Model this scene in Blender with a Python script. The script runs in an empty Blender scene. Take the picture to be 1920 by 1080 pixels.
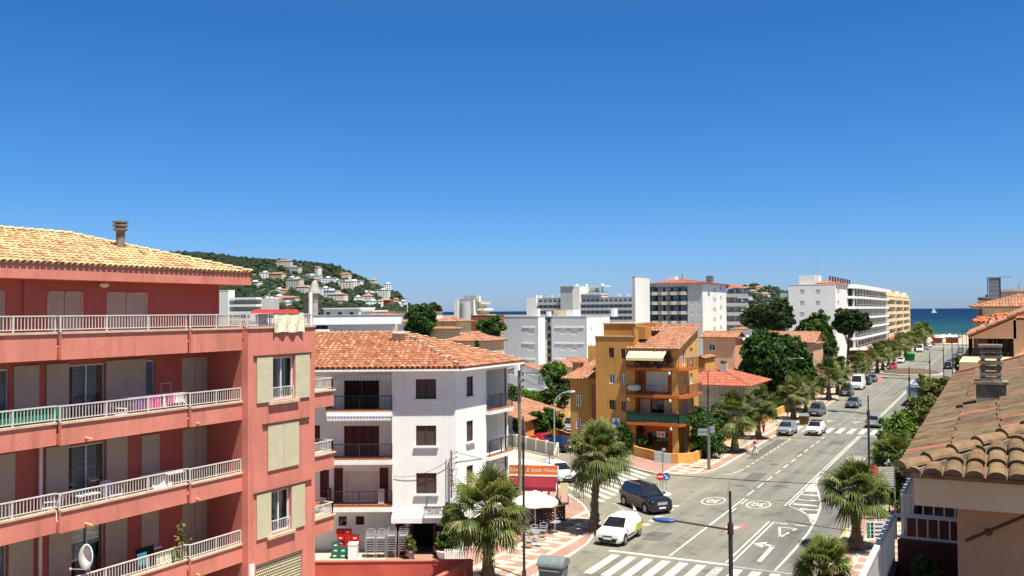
import bpy, math, random
import numpy as np
from mathutils import Matrix, Vector
sc = bpy.context.scene
# ---------------------------------------------------------------- camera, light, exposure
FPX = 1750.0; CAMZ = 14.0
YAW = math.atan(903/1750.0); ROLL = math.atan(.00675); PITCH = math.atan((583.4-540)/1750.0)
Fh = np.array([-math.sin(YAW), math.cos(YAW), 0.0]); Rh = np.array([math.cos(YAW), math.sin(YAW), 0.0]); Uh = np.array([0, 0, 1.0])
F2 = Fh*math.cos(PITCH)+Uh*math.sin(PITCH); U2 = Uh*math.cos(PITCH)-Fh*math.sin(PITCH)
R3 = Rh*math.cos(ROLL)-U2*math.sin(ROLL); U3 = U2*math.cos(ROLL)+Rh*math.sin(ROLL)
cam = bpy.data.cameras.new('camera'); co = bpy.data.objects.new('camera', cam); sc.collection.objects.link(co); sc.camera = co
cam.sensor_width = 36; cam.lens = 36*FPX/1920; cam.clip_end = 60000; cam.clip_start = .1
co.matrix_world = Matrix(((R3[0], U3[0], -F2[0], 0), (R3[1], U3[1], -F2[1], 0), (R3[2], U3[2], -F2[2], CAMZ), (0, 0, 0, 1)))
LD = Vector((-.34, .16, -1)).normalized()
sun = bpy.data.lights.new('sun', 'SUN'); sun.energy = 5.0; sun.angle = math.radians(.5); sun.color = (1, .945, .83)
so = bpy.data.objects.new('sun', sun); sc.collection.objects.link(so); so.rotation_euler = (-LD).to_track_quat('Z', 'Y').to_euler()
w = bpy.data.worlds.new("World"); sc.world = w; w.use_nodes = True
nt = w.node_tree; bg = nt.nodes['Background']
sky = nt.nodes.new('ShaderNodeTexSky'); sky.sky_type = 'NISHITA'; sky.sun_disc = False
sky.sun_elevation = math.asin(-LD.z); sky.sun_rotation = math.atan2(-LD.x, -LD.y)
sky.altitude = 0; sky.air_density = 1.0; sky.dust_density = .35; sky.ozone_density = 2.6
tc = nt.nodes.new('ShaderNodeTexCoord'); sx = nt.nodes.new('ShaderNodeSeparateXYZ'); nt.links.new(tc.outputs['Generated'], sx.inputs[0])
rp = nt.nodes.new('ShaderNodeValToRGB'); rp.color_ramp.elements[0].color = (.52, .74, 1.32, 1); rp.color_ramp.elements[1].position = .5; rp.color_ramp.elements[1].color = (.82, .90, .91, 1)
e_ = rp.color_ramp.elements.new(.12); e_.color = (.29, .66, 1.13, 1); e_ = rp.color_ramp.elements.new(.3); e_.color = (.185, .595, 1.07, 1); nt.links.new(sx.outputs[2], rp.inputs[0])
mxs = nt.nodes.new('ShaderNodeMix'); mxs.data_type = 'RGBA'; mxs.blend_type = 'MULTIPLY'; mxs.inputs[0].default_value = 1; nt.links.new(sky.outputs[0], mxs.inputs[6]); nt.links.new(rp.outputs[0], mxs.inputs[7])
nt.links.new(mxs.outputs[2], bg.inputs[0]); bg.inputs[1].default_value = .060
sc.view_settings.view_transform = 'Standard'; sc.view_settings.look = 'None'; sc.view_settings.exposure = 0.95; sc.view_settings.gamma = 1
sc.render.engine = 'CYCLES'; sc.cycles.max_bounces = 6; sc.cycles.diffuse_bounces = 3; sc.cycles.transparent_max_bounces = 12
rnd = random.Random(7); nr = np.random.default_rng(11)

# ---------------------------------------------------------------- where a pixel of the photo meets a plane of the place
CAMP = np.array([0, 0, CAMZ])
def ray(x, y): return F2+(x-960)/FPX*R3-(y-540)/FPX*U3
def G(x, y, z=0.0): d = ray(x, y); return CAMP+d*((z-CAMZ)/d[2])
def PX(x, y, X): d = ray(x, y); return CAMP+d*(X/d[0])
def PY(x, y, Y): d = ray(x, y); return CAMP+d*(Y/d[1])
def DP(x, y, dep): return CAMP+ray(x, y)*dep
def Yat(px, X, py=640): return float(PX(px, py, X)[1])

# ---------------------------------------------------------------- materials
MATS = {}
def nm(name):
    m = bpy.data.materials.new(name); m.use_nodes = True; MATS[name] = m
    return m, m.node_tree, m.node_tree.nodes['Principled BSDF']
def noise(t, scale, det=3, rough=.6, vec=None):
    n = t.nodes.new('ShaderNodeTexNoise'); n.inputs['Scale'].default_value = scale; n.inputs['Detail'].default_value = det; n.inputs['Roughness'].default_value = rough
    if vec: t.links.new(vec, n.inputs['Vector'])
    return n
def objco(t, sc3=(1, 1, 1)):
    c = t.nodes.new('ShaderNodeTexCoord'); mp = t.nodes.new('ShaderNodeMapping'); mp.inputs['Scale'].default_value = sc3
    t.links.new(c.outputs['Object'], mp.inputs[0]); return mp.outputs[0]
def ramp(t, fac, stops):
    r = t.nodes.new('ShaderNodeValToRGB'); e = r.color_ramp.elements
    while len(e) > 1: e.remove(e[-1])
    e[0].position = stops[0][0]; e[0].color = (*stops[0][1], 1)
    for p, c in stops[1:]:
        x = e.new(p); x.color = (*c, 1)
    t.links.new(fac, r.inputs[0]); return r.outputs[0]
def mul(t, a, b, fac=1.0, mode='MULTIPLY'):
    m = t.nodes.new('ShaderNodeMix'); m.data_type = 'RGBA'; m.blend_type = mode; m.inputs[0].default_value = fac
    t.links.new(a, m.inputs[6]) if not isinstance(a, tuple) else setattr(m.inputs[6], 'default_value', (*a, 1))
    t.links.new(b, m.inputs[7]) if not isinstance(b, tuple) else setattr(m.inputs[7], 'default_value', (*b, 1))
    return m.outputs[2]
def math_(t, op, a, b=0.0):
    m = t.nodes.new('ShaderNodeMath'); m.operation = op
    for i, v in enumerate((a, b)):
        if isinstance(v, (int, float)): m.inputs[i].default_value = v
        else: t.links.new(v, m.inputs[i])
    return m.outputs[0]
def bump(t, bs, h, st=.3, dist=.02):
    b = t.nodes.new('ShaderNodeBump'); b.inputs['Strength'].default_value = st; b.inputs['Distance'].default_value = dist
    t.links.new(h, b.inputs['Height']); t.links.new(b.outputs[0], bs.inputs['Normal'])
def M(name, col, rough=.85, metal=0, var=.12, scale=.8, fine=12, bmp=.0, streak=0.0, spec=.3):
    """plain surface with cloudy wear, fine grain and optional rain streaks"""
    if name in MATS: return MATS[name]
    m, t, b = nm(name); v = objco(t)
    n1 = noise(t, scale, 4, .6, v); n2 = noise(t, fine, 3, .6, v)
    lo = tuple(c*(1-var) for c in col); hi = tuple(min(1, c*(1+var*.6)) for c in col)
    c = ramp(t, n1.outputs[0], [(.3, lo), (.65, hi)])
    c = mul(t, c, ramp(t, n2.outputs[0], [(.3, (1-var,)*3), (.7, (1, 1, 1))]))
    if streak:
        n3 = noise(t, 1.0, 5, .65, objco(t, (2.2, 2.2, .22)))
        c = mul(t, c, ramp(t, n3.outputs[0], [(.50, (1, 1, 1)), (.72, (1-streak, 1-streak*1.05, 1-streak*1.1))]))
    t.links.new(c, b.inputs['Base Color']); b.inputs['Roughness'].default_value = rough; b.inputs['Metallic'].default_value = metal
    b.inputs['Specular IOR Level'].default_value = spec
    if bmp: bump(t, b, n2.outputs[0], bmp, .01)
    return m
def MT(name, stops, rough=.85, var=.25, scale=3, trans=0.0):
    """colour picked per face from the 'tint' attribute (each tile or leaf its own)"""
    m, t, b = nm(name); a = t.nodes.new('ShaderNodeAttribute'); a.attribute_name = 'tint'
    c = ramp(t, a.outputs['Fac'], stops); n = noise(t, scale, 4, .65, objco(t))
    c = mul(t, c, ramp(t, n.outputs[0], [(.3, (1-var,)*3), (.65, (1, 1, 1))]))
    t.links.new(c, b.inputs['Base Color']); b.inputs['Roughness'].default_value = rough; b.inputs['Specular IOR Level'].default_value = .25
    if trans:
        tr = t.nodes.new('ShaderNodeBsdfTranslucent'); mx = t.nodes.new('ShaderNodeMixShader'); mx.inputs[0].default_value = trans
        c2 = mul(t, c, (1.0, 1.0, .55)); t.links.new(c2, tr.inputs[0])
        t.links.new(b.outputs[0], mx.inputs[1]); t.links.new(tr.outputs[0], mx.inputs[2]); t.links.new(mx.outputs[0], t.nodes['Material Output'].inputs[0])
    return m
def Mslat(name, col, pitch=.06, ax='Z', rough=.6, dark=.45):
    m, t, b = nm(name); v = objco(t); s = t.nodes.new('ShaderNodeSeparateXYZ'); t.links.new(v, s.inputs[0])
    fr = math_(t, 'FRACT', math_(t, 'MULTIPLY', s.outputs[ax], 1/pitch))
    n = noise(t, 2.5, 3, .6, v)
    c = mul(t, ramp(t, n.outputs[0], [(.3, tuple(x*.86 for x in col)), (.7, col)]), ramp(t, fr, [(0, (dark,)*3), (.22, (1, 1, 1)), (.9, (.96,)*3), (1, (dark,)*3)]))
    t.links.new(c, b.inputs['Base Color']); b.inputs['Roughness'].default_value = rough; bump(t, b, fr, .4, .01)
    return m
def Mglass(name, col=(.03, .045, .06), rough=.06):
    m, t, b = nm(name); v = objco(t); n = noise(t, .9, 3, .6, v)
    t.links.new(ramp(t, n.outputs[0], [(.35, tuple(c*.5 for c in col)), (.7, tuple(c*1.8 for c in col))]), b.inputs['Base Color'])
    b.inputs['Roughness'].default_value = rough; b.inputs['Specular IOR Level'].default_value = .7; return m
def Mclear(name):
    m, t, b = nm(name); g = t.nodes.new('ShaderNodeBsdfGlossy'); g.inputs['Roughness'].default_value = .03
    tr = t.nodes.new('ShaderNodeBsdfTransparent'); tr.inputs[0].default_value = (.8, .88, .9, 1)
    fr = t.nodes.new('ShaderNodeFresnel'); fr.inputs[0].default_value = 1.5; mx = t.nodes.new('ShaderNodeMixShader')
    t.links.new(fr.outputs[0], mx.inputs[0]); t.links.new(tr.outputs[0], mx.inputs[1]); t.links.new(g.outputs[0], mx.inputs[2])
    t.links.new(mx.outputs[0], t.nodes['Material Output'].inputs[0]); return m
def Mpaint(name, col, rough=.25, metal=0.0):
    m, t, b = nm(name); v = objco(t); n = noise(t, 1.5, 3, .6, v)
    t.links.new(ramp(t, n.outputs[0], [(.3, tuple(c*.88 for c in col)), (.7, col)]), b.inputs['Base Color'])
    b.inputs['Roughness'].default_value = rough; b.inputs['Metallic'].default_value = metal; b.inputs['Coat Weight'].default_value = .6; b.inputs['Coat Roughness'].default_value = .08
    return m
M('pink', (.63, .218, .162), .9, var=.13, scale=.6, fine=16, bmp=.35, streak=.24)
M('red_wall', (.50, .10, .07), .8, var=.15, scale=.8)
M('hill_cream', (.60, .55, .46), .9, var=.1, scale=.2)
M('pink_in', (.43, .135, .095), .9, var=.10, scale=.6, fine=25, bmp=.15)  # darker copy of pink; shade of the loggias put into the colour
M('lip', (.62, .46, .33), .8, var=.2, scale=2)
M('white_wall', (.82, .815, .79), .9, var=.06, scale=.5, fine=18, bmp=.15, streak=.10)
M('white_paint', (.78, .78, .76), .6, var=.08, scale=3)
M('shaded_white_wall', (.50, .515, .53), .9, var=.07, scale=.3, streak=.10)  # greyed copy of white_wall; shade of the south faces put into the colour
M('far_white', (.74, .73, .69), .9, var=.08, scale=.15, streak=.08)
M('far_grey', (.42, .42, .42), .9, var=.10, scale=.2)
M('cream_wall', (.66, .56, .38), .9, var=.1, scale=.3, streak=.1)
M('yellow_wall', (.74, .60, .33), .9, var=.1, scale=.3)
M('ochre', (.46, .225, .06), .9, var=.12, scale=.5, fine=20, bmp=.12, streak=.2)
M('ochre_bright', (.64, .33, .085), .9, var=.1, scale=.5, streak=.12)  # paler copy of ochre; sunlight on east faces put into the colour
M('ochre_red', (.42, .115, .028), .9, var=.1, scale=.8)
M('salmon', (.62, .34, .20), .9, var=.1, scale=.5, streak=.12)
M('peach', (.46, .27, .15), .92, var=.12, scale=.9, fine=30, bmp=.3, streak=.12)
M('peach_light', (.60, .42, .26), .92, var=.1, scale=.9, fine=30, bmp=.2)
M('brick', (.33, .085, .05), .9, var=.2, scale=1)
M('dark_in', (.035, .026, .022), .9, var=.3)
M('oxblood', (.10, .022, .018), .7, var=.25, scale=2)
M('brown_wood', (.10, .045, .028), .7, var=.25, scale=4)
M('stone', (.42, .36, .28), .9, var=.3, scale=4, bmp=.3)
M('concrete', (.40, .38, .34), .9, var=.2, scale=2, bmp=.2)
M('concrete_old', (.25, .21, .155), .95, var=.4, scale=5, fine=30, bmp=.5)
M('mortar', (.50, .46, .40), .95, var=.25, scale=5)
M('terracotta', (.42, .14, .07), .9, var=.3, scale=3)
M('terrace_tile', (.45, .17, .08), .8, var=.3, scale=6)
M('steel', (.45, .47, .49), .4, .6, var=.1)
M('alu', (.62, .63, .65), .35, .7, var=.08)
M('rail_white', (.60, .57, .53), .55, var=.1, scale=4)
M('rail_dark', (.04, .035, .035), .5, var=.2)
M('dark_metal', (.045, .042, .045), .55, var=.25, scale=3)
M('pole_grey', (.20, .21, .21), .6, .3, var=.2, scale=2)
M('rust', (.22, .10, .05), .9, var=.4, scale=6)
M('plastic_white', (.75, .75, .73), .45, var=.05)
M('plastic_green', (.02, .16, .10), .6, var=.2, scale=5)
M('mesh_green', (.015, .19, .115), .8, var=.2, scale=8)
M('green_shade', (.015, .085, .055), .8, var=.25, scale=8)
M('red_plastic', (.62, .02, .015), .45, var=.15, scale=4)
M('iron', (.10, .095, .088), .9, var=.3, scale=9)
M('red_cloth', (.17, .007, .018), .8, var=.12, scale=1.5)
M('orange_sign', (.72, .16, .045), .6, var=.12, scale=3)
M('red_sign', (.6, .02, .02), .5, var=.05)
M('blue_sign', (.02, .10, .42), .5, var=.05)
M('green_sign', (.01, .30, .17), .5, var=.1)
M('black', (.012, .012, .012), .5, var=.2)
M('rubber', (.02, .02, .02), .85, var=.2)
M('bluegrey', (.035, .095, .25), .35, var=.15)
M('bin_grey', (.16, .19, .20), .5, var=.15, scale=3)
M('bin_green', (.03, .22, .05), .5, var=.15)
M('bin_brown', (.16, .075, .035), .7, var=.2)
M('trunk', (.23, .165, .105), .95, var=.5, scale=6, fine=18, bmp=.8)
M('bark', (.13, .09, .06), .95, var=.4, scale=5, bmp=.5)
M('skin', (.55, .33, .22), .6, var=.05)
M('hair', (.05, .03, .02), .8, var=.2)
M('cloth_white', (.72, .72, .70), .9, var=.06, scale=4)
M('cloth_blue', (.08, .15, .28), .9, var=.1)
M('cloth_purple', (.16, .05, .22), .9, var=.1)
M('cloth_red', (.45, .03, .03), .9, var=.1)
M('cloth_black', (.03, .03, .035), .9, var=.1)
M('cloth_pink', (.75, .06, .30), .9, var=.15, scale=6)
M('cloth_teal', (.05, .25, .32), .9, var=.15)
M('soil', (.13, .09, .055), .95, var=.4, scale=3)
M('kerb', (.50, .46, .40), .9, var=.15, scale=2)
M('marking', (.56, .54, .46), .85, var=.34, scale=1.6, fine=7)
M('marking_old', (.37, .365, .34), .85, var=.35, scale=2.5, fine=9)
M('marking_red', (.50, .13, .10), .85, var=.2)
M('marking_yellow', (.62, .38, .10), .85, var=.2)
M('wood_slats', (.20, .085, .04), .8, var=.3, scale=6)
M('wood_light', (.55, .33, .16), .8, var=.2, scale=6)
M('parasol', (.80, .80, .79), .9, var=.05, scale=2)
M('lamp_white', (.8, .8, .78), .3, var=.02)
M('awning_cream', (.72, .60, .36), .85, var=.06)
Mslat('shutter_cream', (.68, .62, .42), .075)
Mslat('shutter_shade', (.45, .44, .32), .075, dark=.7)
Mslat('shutter_brown', (.085, .05, .042), .06)
Mslat('shutter_white', (.72, .69, .62), .06, dark=.7)
Mslat('shutter_oxblood', (.09, .02, .016), .5, 'X', dark=.4)
Mslat('shutter_grey', (.46, .46, .45), .2, dark=.7)
Mslat('awning_stripes', (.62, .64, .68), .16, 'X', .85, .25)
Mslat('awning_yellow', (.78, .64, .36), .45, 'X', .85, .72)
Mslat('awning_blue', (.50, .55, .62), .22, 'Y', .85, .55)
Mslat('sign_slats', (.44, .47, .49), .22, 'Z', .5, .12)
Mslat('metal_slats', (.20, .22, .25), .5, 'Z', .5, .45)
Mglass('glass'); Mglass('glass_blue', (.06, .10, .14)); Mglass('glass_dark', (.012, .012, .014)); Mclear('glass_clear')
Mglass('car_glass', (.012, .014, .018), .04)
TILE = [(0, (.50, .29, .17)), (.3, (.41, .195, .105)), (.6, (.33, .135, .07)), (.85, (.21, .075, .042)), (1, (.46, .29, .18))]
MT('tile_orange', TILE, .9, .35, 4)
MT('tile_salmon', [(0, (.44, .235, .145)), (.5, (.37, .17, .10)), (1, (.27, .115, .07))], .9, .25, 1.5)
MT('tile_red', [(0, (.46, .165, .10)), (.5, (.38, .115, .07)), (1, (.28, .085, .055))], .9, .2, 1.5)
MT('tile_bright', [(0, (.72, .22, .07)), (.5, (.64, .16, .05)), (1, (.50, .11, .04))], .9, .2, 2)
MT('tile_yellow', [(0, (.54, .43, .23)), (.45, (.47, .355, .18)), (.68, (.43, .26, .13)), (1, (.33, .13, .065))], .9, .25, .7)
MT('tile_old', [(0, (.27, .18, .098)), (.35, (.215, .138, .074)), (.6, (.17, .105, .062)), (.8, (.20, .118, .064)), (1, (.12, .09, .058))], .95, .5, 7)
MT('tile_older', [(0, (.20, .142, .085)), (.4, (.16, .11, .062)), (.62, (.19, .112, .062)), (.85, (.12, .09, .062)), (.94, (.30, .12, .075)), (1, (.34, .125, .08))], .95, .6, 3)
MT('leaf_dark', [(0, (.022, .058, .012)), (.5, (.045, .105, .02)), (1, (.095, .17, .035))], .6, .3, 1, .22)
MT('leaf_mid', [(0, (.03, .075, .012)), (.5, (.055, .12, .02)), (1, (.10, .18, .035))], .6, .3, 1, .25)
MT('leaf_bright', [(0, (.07, .14, .02)), (.5, (.12, .22, .03)), (1, (.20, .30, .05))], .6, .3, 1, .3)
MT('leaf_pine', [(0, (.014, .034, .008)), (.5, (.030, .062, .013)), (1, (.06, .105, .02))], .7, .3, .6, .12)
MT('leaf_olive', [(0, (.06, .08, .02)), (.5, (.14, .16, .035)), (1, (.32, .29, .09))], .7, .3, 1, .2)
MT('palm_leaf', [(0, (.045, .07, .015)), (.35, (.085, .12, .026)), (.7, (.175, .20, .055)), (1, (.38, .35, .15))], .5, .25, 2, .3)
MT('palm_dry', [(0, (.20, .13, .06)), (1, (.38, .27, .12))], .9, .2, 2, .1)
MT('forest', [(0, (.010, .022, .010)), (.5, (.014, .026, .012)), (.85, (.022, .038, .016)), (1, (.045, .058, .025))], .9, .2, .02)
MT('thumb', [(0, (.5, .4, .3)), (.5, (.6, .55, .5)), (1, (.3, .25, .22))])

# ---------------------------------------------------------------- mesh building
col = sc.collection
class MB:
    def __init__(s): s.v = []; s.f = []; s.m = []; s.t = []; s.x = None
    def P(s, p):
        if s.x is not None: p = s.x @ Vector(p)
        s.v.append((float(p[0]), float(p[1]), float(p[2]))); return len(s.v)-1
    def F(s, idx, mi=0, t=.5): s.f.append(tuple(idx)); s.m.append(mi); s.t.append(t)
    def poly(s, pts, mi=0, t=.5): s.F([s.P(p) for p in pts], mi, t)
    def box(s, x0, x1, y0, y1, z0, z1, mi=0, t=.5):
        i = [s.P(p) for p in ((x0,y0,z0),(x1,y0,z0),(x1,y1,z0),(x0,y1,z0),(x0,y0,z1),(x1,y0,z1),(x1,y1,z1),(x0,y1,z1))]
        for q in ((3,2,1,0),(4,5,6,7),(0,1,5,4),(1,2,6,5),(2,3,7,6),(3,0,4,7)): s.F([i[k] for k in q], mi, t)
        return s
    def hexa(s, b, t_, mi=0, t=.5):
        i = [s.P(p) for p in b]+[s.P(p) for p in t_]; n = len(b)
        s.F([i[k] for k in range(n)][::-1], mi, t); s.F([i[n+k] for k in range(n)], mi, t)
        for k in range(n): s.F((i[k], i[(k+1) % n], i[n+(k+1) % n], i[n+k]), mi, t)
        return s
    def prism(s, poly, z0, z1, mi=0, t=.5):
        return s.hexa([(p[0], p[1], z0) for p in poly], [(p[0], p[1], z1) for p in poly], mi, t)
    def bar(s, a, b, w=.03, h=None, mi=0, t=.5):
        a = Vector(a); b = Vector(b); d = (b-a)
        if d.length < 1e-6: return s
        d.normalize(); u = d.cross(Vector((0, 0, 1)))
        if u.length < .01: u = Vector((1, 0, 0))
        u.normalize(); v = u.cross(d); h = w if h is None else h
        cs = [(-w/2, -h/2), (w/2, -h/2), (w/2, h/2), (-w/2, h/2)]
        return s.hexa([a+u*p+v*q for p, q in cs], [b+u*p+v*q for p, q in cs], mi, t)
    def tube(s, a, b, r0, r1=None, n=8, mi=0, cap=True, t=.5):
        r1 = r0 if r1 is None else r1; a = Vector(a); b = Vector(b); d = (b-a).normalized(); u = d.orthogonal().normalized(); v = d.cross(u)
        A = []; B = []
        for k in range(n):
            c = math.cos(2*math.pi*k/n); q = math.sin(2*math.pi*k/n); A.append(s.P(a+(u*c+v*q)*r0)); B.append(s.P(b+(u*c+v*q)*r1))
        for k in range(n): s.F((A[k], A[(k+1) % n], B[(k+1) % n], B[k]), mi, t)
        if cap: s.F(A[::-1], mi, t); s.F(B, mi, t)
        return s
    def path(s, pts, r, n=6, mi=0):
        rr = r if isinstance(r, (list, tuple)) else [r]*len(pts)
        for k in range(len(pts)-1): s.tube(pts[k], pts[k+1], rr[k], rr[k+1], n, mi)
        return s
    def lathe(s, c, prof, n=14, mi=0):
        rings = []
        for r, z in prof: rings.append([s.P((c[0]+r*math.cos(2*math.pi*k/n), c[1]+r*math.sin(2*math.pi*k/n), c[2]+z)) for k in range(n)])
        for a, b in zip(rings, rings[1:]):
            for k in range(n): s.F((a[k], a[(k+1) % n], b[(k+1) % n], b[k]), mi)
        s.F(rings[0][::-1], mi); s.F(rings[-1], mi); return s
    def ball(s, c, r, n=10, m=6, mi=0, t=.5):
        r = r if isinstance(r, (tuple, list)) else (r,)*3; rings = []
        for j in range(1, m):
            th = math.pi*j/m; rings.append([s.P((c[0]+r[0]*math.sin(th)*math.cos(2*math.pi*k/n), c[1]+r[1]*math.sin(th)*math.sin(2*math.pi*k/n), c[2]+r[2]*math.cos(th))) for k in range(n)])
        tp = s.P((c[0], c[1], c[2]+r[2])); bt = s.P((c[0], c[1], c[2]-r[2]))
        for a, b in zip(rings, rings[1:]):
            for k in range(n): s.F((b[k], b[(k+1) % n], a[(k+1) % n], a[k]), mi, t)
        for k in range(n): s.F((rings[0][k], rings[0][(k+1) % n], tp), mi, t); s.F((rings[-1][(k+1) % n], rings[-1][k], bt), mi, t)
        return s
    def build(s, name, mats, parent=None, smooth=False):
        me = bpy.data.meshes.new(name); me.from_pydata(s.v, [], s.f)
        mats = mats if isinstance(mats, (list, tuple)) else [mats]
        for m in mats: me.materials.append(MATS[m])
        me.polygons.foreach_set('material_index', s.m)
        a = me.attributes.new('tint', 'FLOAT', 'FACE'); a.data.foreach_set('value', s.t)
        if smooth: me.polygons.foreach_set('use_smooth', [True]*len(s.f))
        me.update(); return link(name, me, parent)
def link(name, me, parent=None):
    o = bpy.data.objects.new(name, me); col.objects.link(o)
    if parent is not None:
        o.parent = parent
        if parent.type == 'EMPTY': o.matrix_parent_inverse = parent.matrix_basis.inverted()
    return o
def npmesh(name, V, Fc, tint, mats, parent=None, mi=None):
    V = np.asarray(V, np.float32).reshape(-1, 3); Fc = np.asarray(Fc, np.int32); k = Fc.shape[1]; n = len(Fc)
    me = bpy.data.meshes.new(name); me.vertices.add(len(V)); me.vertices.foreach_set('co', V.ravel())
    me.loops.add(n*k); me.loops.foreach_set('vertex_index', Fc.ravel()); me.polygons.add(n)
    me.polygons.foreach_set('loop_start', np.arange(0, n*k, k, dtype=np.int32)); me.polygons.foreach_set('loop_total', np.full(n, k, np.int32))
    for m in (mats if isinstance(mats, (list, tuple)) else [mats]): me.materials.append(MATS[m])
    if mi is not None: me.polygons.foreach_set('material_index', np.asarray(mi, np.int32))
    me.update(calc_edges=True)
    a = me.attributes.new('tint', 'FLOAT', 'FACE'); a.data.foreach_set('value', np.asarray(tint, np.float32)); me.validate()
    return link(name, me, parent)
def tag(o, label=None, cat=None, group=None, kind=None):
    if label: o['label'] = label
    if cat: o['category'] = cat
    if group: o['group'] = group
    if kind: o['kind'] = kind
    return o
def thing(name, label, cat, loc=(0, 0, 0), rz=0, group=None):
    o = bpy.data.objects.new(name, None); col.objects.link(o); o.empty_display_size = .3
    o.matrix_basis = Matrix.Translation(Vector((float(loc[0]), float(loc[1]), float(loc[2])))) @ Matrix.Rotation(rz, 4, 'Z')
    return tag(o, label, cat, group)
def struct(name, mb, m): return tag(mb.build(name, m), kind='structure')
def single(name, mb, m, label, cat, group=None, smooth=False): return tag(mb.build(name, m, None, smooth), label, cat, group)
def kids(o): return [c for c in bpy.data.objects if c.parent == o]
def dup(o, M4, label, parent=None):
    """copy of a thing (and its parts, and theirs) set down with matrix M4"""
    c = o.copy(); col.objects.link(c)
    if parent is None:
        c.matrix_basis = M4; c['label'] = label
    else: c.parent = parent
    for k in KIDS[o.name]: dup(k, None, None, c)
    return c
KIDS = {}
def learn(o):
    KIDS[o.name] = kids(o)
    for k in KIDS[o.name]: learn(k)
    return o
def TR(x, y, z=0, rz=0, s=1): return Matrix.Translation(Vector((float(x), float(y), float(z)))) @ Matrix.Rotation(rz, 4, 'Z') @ Matrix.Scale(s, 4)

class Face:
    """a vertical wall plane: u runs to the right when seen from outside, n points out"""
    def __init__(s, ox, oy, ux, uy):
        l = math.hypot(ux, uy); s.o = (float(ox), float(oy)); s.ud = (ux/l, uy/l); s.n = (uy/l, -ux/l)
    def p(s, u, z, d=0): return (s.o[0]+s.ud[0]*u+s.n[0]*d, s.o[1]+s.ud[1]*u+s.n[1]*d, z)
    def at(s, px, py):
        d = ray(px, py); t = (s.o[0]*s.n[0]+s.o[1]*s.n[1])/(d[0]*s.n[0]+d[1]*s.n[1]); q = CAMP+d*t
        return ((q[0]-s.o[0])*s.ud[0]+(q[1]-s.o[1])*s.ud[1], q[2])
    def u(s, px, py=700): return s.at(px, py)[0]
    def z(s, px, py): return s.at(px, py)[1]
    def off(s, d): f = Face(s.o[0]+s.n[0]*d, s.o[1]+s.n[1]*d, *s.ud); return f
    def box(s, mb, u0, u1, z0, z1, d0, d1, mi=0, t=.5):
        if u0 > u1: u0, u1 = u1, u0
        if d0 > d1: d0, d1 = d1, d0
        return mb.hexa([s.p(u0, z0, d1), s.p(u1, z0, d1), s.p(u1, z0, d0), s.p(u0, z0, d0)], [s.p(u0, z1, d1), s.p(u1, z1, d1), s.p(u1, z1, d0), s.p(u0, z1, d0)], mi, t)
    def wall(s, mb, u0, u1, z0, z1, ops=(), dep=.16, mi=0, rmi=None, back=False):
        """wall sheet with real openings and reveals"""
        rmi = mi if rmi is None else rmi
        ops = [(max(a, u0), min(b, u1), max(c, z0), min(d, z1)) for a, b, c, d in ops]; ops = [o for o in ops if o[0] < o[1] and o[2] < o[3]]
        us = sorted({u0, u1, *[o[0] for o in ops], *[o[1] for o in ops]}); zs = sorted({z0, z1, *[o[2] for o in ops], *[o[3] for o in ops]})
        for a, b in zip(us, us[1:]):
            for c, d in zip(zs, zs[1:]):
                mu, mz = (a+b)/2, (c+d)/2
                if any(o[0] < mu < o[1] and o[2] < mz < o[3] for o in ops): continue
                mb.poly([s.p(a, c), s.p(b, c), s.p(b, d), s.p(a, d)], mi)
        for a, b, c, d in ops:
            mb.poly([s.p(a, c), s.p(a, c, -dep), s.p(b, c, -dep), s.p(b, c)], rmi); mb.poly([s.p(a, d), s.p(b, d), s.p(b, d, -dep), s.p(a, d, -dep)], rmi)
            mb.poly([s.p(a, c), s.p(a, d), s.p(a, d, -dep), s.p(a, c, -dep)], rmi); mb.poly([s.p(b, c), s.p(b, c, -dep), s.p(b, d, -dep), s.p(b, d)], rmi)
def window(root, f, u0, u1, z0, z1, d=-.1, pane='glass', frame='white_paint', mull=1, fw=.05, name='window', sub=True, label=None, sill=None):
    a = MB()
    for q in ((u0, u0+fw, z0, z1), (u1-fw, u1, z0, z1), (u0+fw, u1-fw, z0, z0+fw), (u0+fw, u1-fw, z1-fw, z1)): f.box(a, q[0], q[1], q[2], q[3], d-.04, d+.02)
    for k in range(1, mull+1):
        m = u0+(u1-u0)*k/(mull+1); f.box(a, m-fw*.5, m+fw*.5, z0+fw, z1-fw, d-.04, d+.015)
    p = MB() if sub else a; f.box(p, u0+.01, u1-.01, z0+.01, z1-.01, d-.075, d-.042 if sub else d-.01, 0 if sub else 1)
    o = a.build(name, frame if sub else [frame, pane], root)
    if sub: p.build('pane', pane, o)
    if label: o['label'] = label
    if sill:
        q = MB(); f.box(q, u0-.12, u1+.12, z0-.1, z0-.005, .0, .14); q.build('sill', sill, o if sub else root)
    return o
def railing(root, pts, h, m='rail_white', gap=.12, bw=.022, name='railing', top=.05, low=.08, post=1.6):
    a = MB()
    for p, q in zip(pts, pts[1:]):
        p = Vector(p); q = Vector(q); L = (q-p).length; n = max(1, int(L/gap)); zt = Vector((0, 0, h)); zl = Vector((0, 0, low))
        e_ = Vector((0, 0, 0 if L > .4 else .002)); a.bar(p+zt+e_, q+zt+e_, top, .04); a.bar(p+zl+e_, q+zl+e_, .03, .03)
        for k in range(1, n):
            c = p.lerp(q, k/n); a.bar(c+zl, c+zt, bw)
        m_ = max(1, round(L/post))
        for k in (range(m_+1) if L > .4 else ()):
            c = p.lerp(q, k/m_); a.bar(c, c+zt, .045)
    return a.build(name, m, root)
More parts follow.
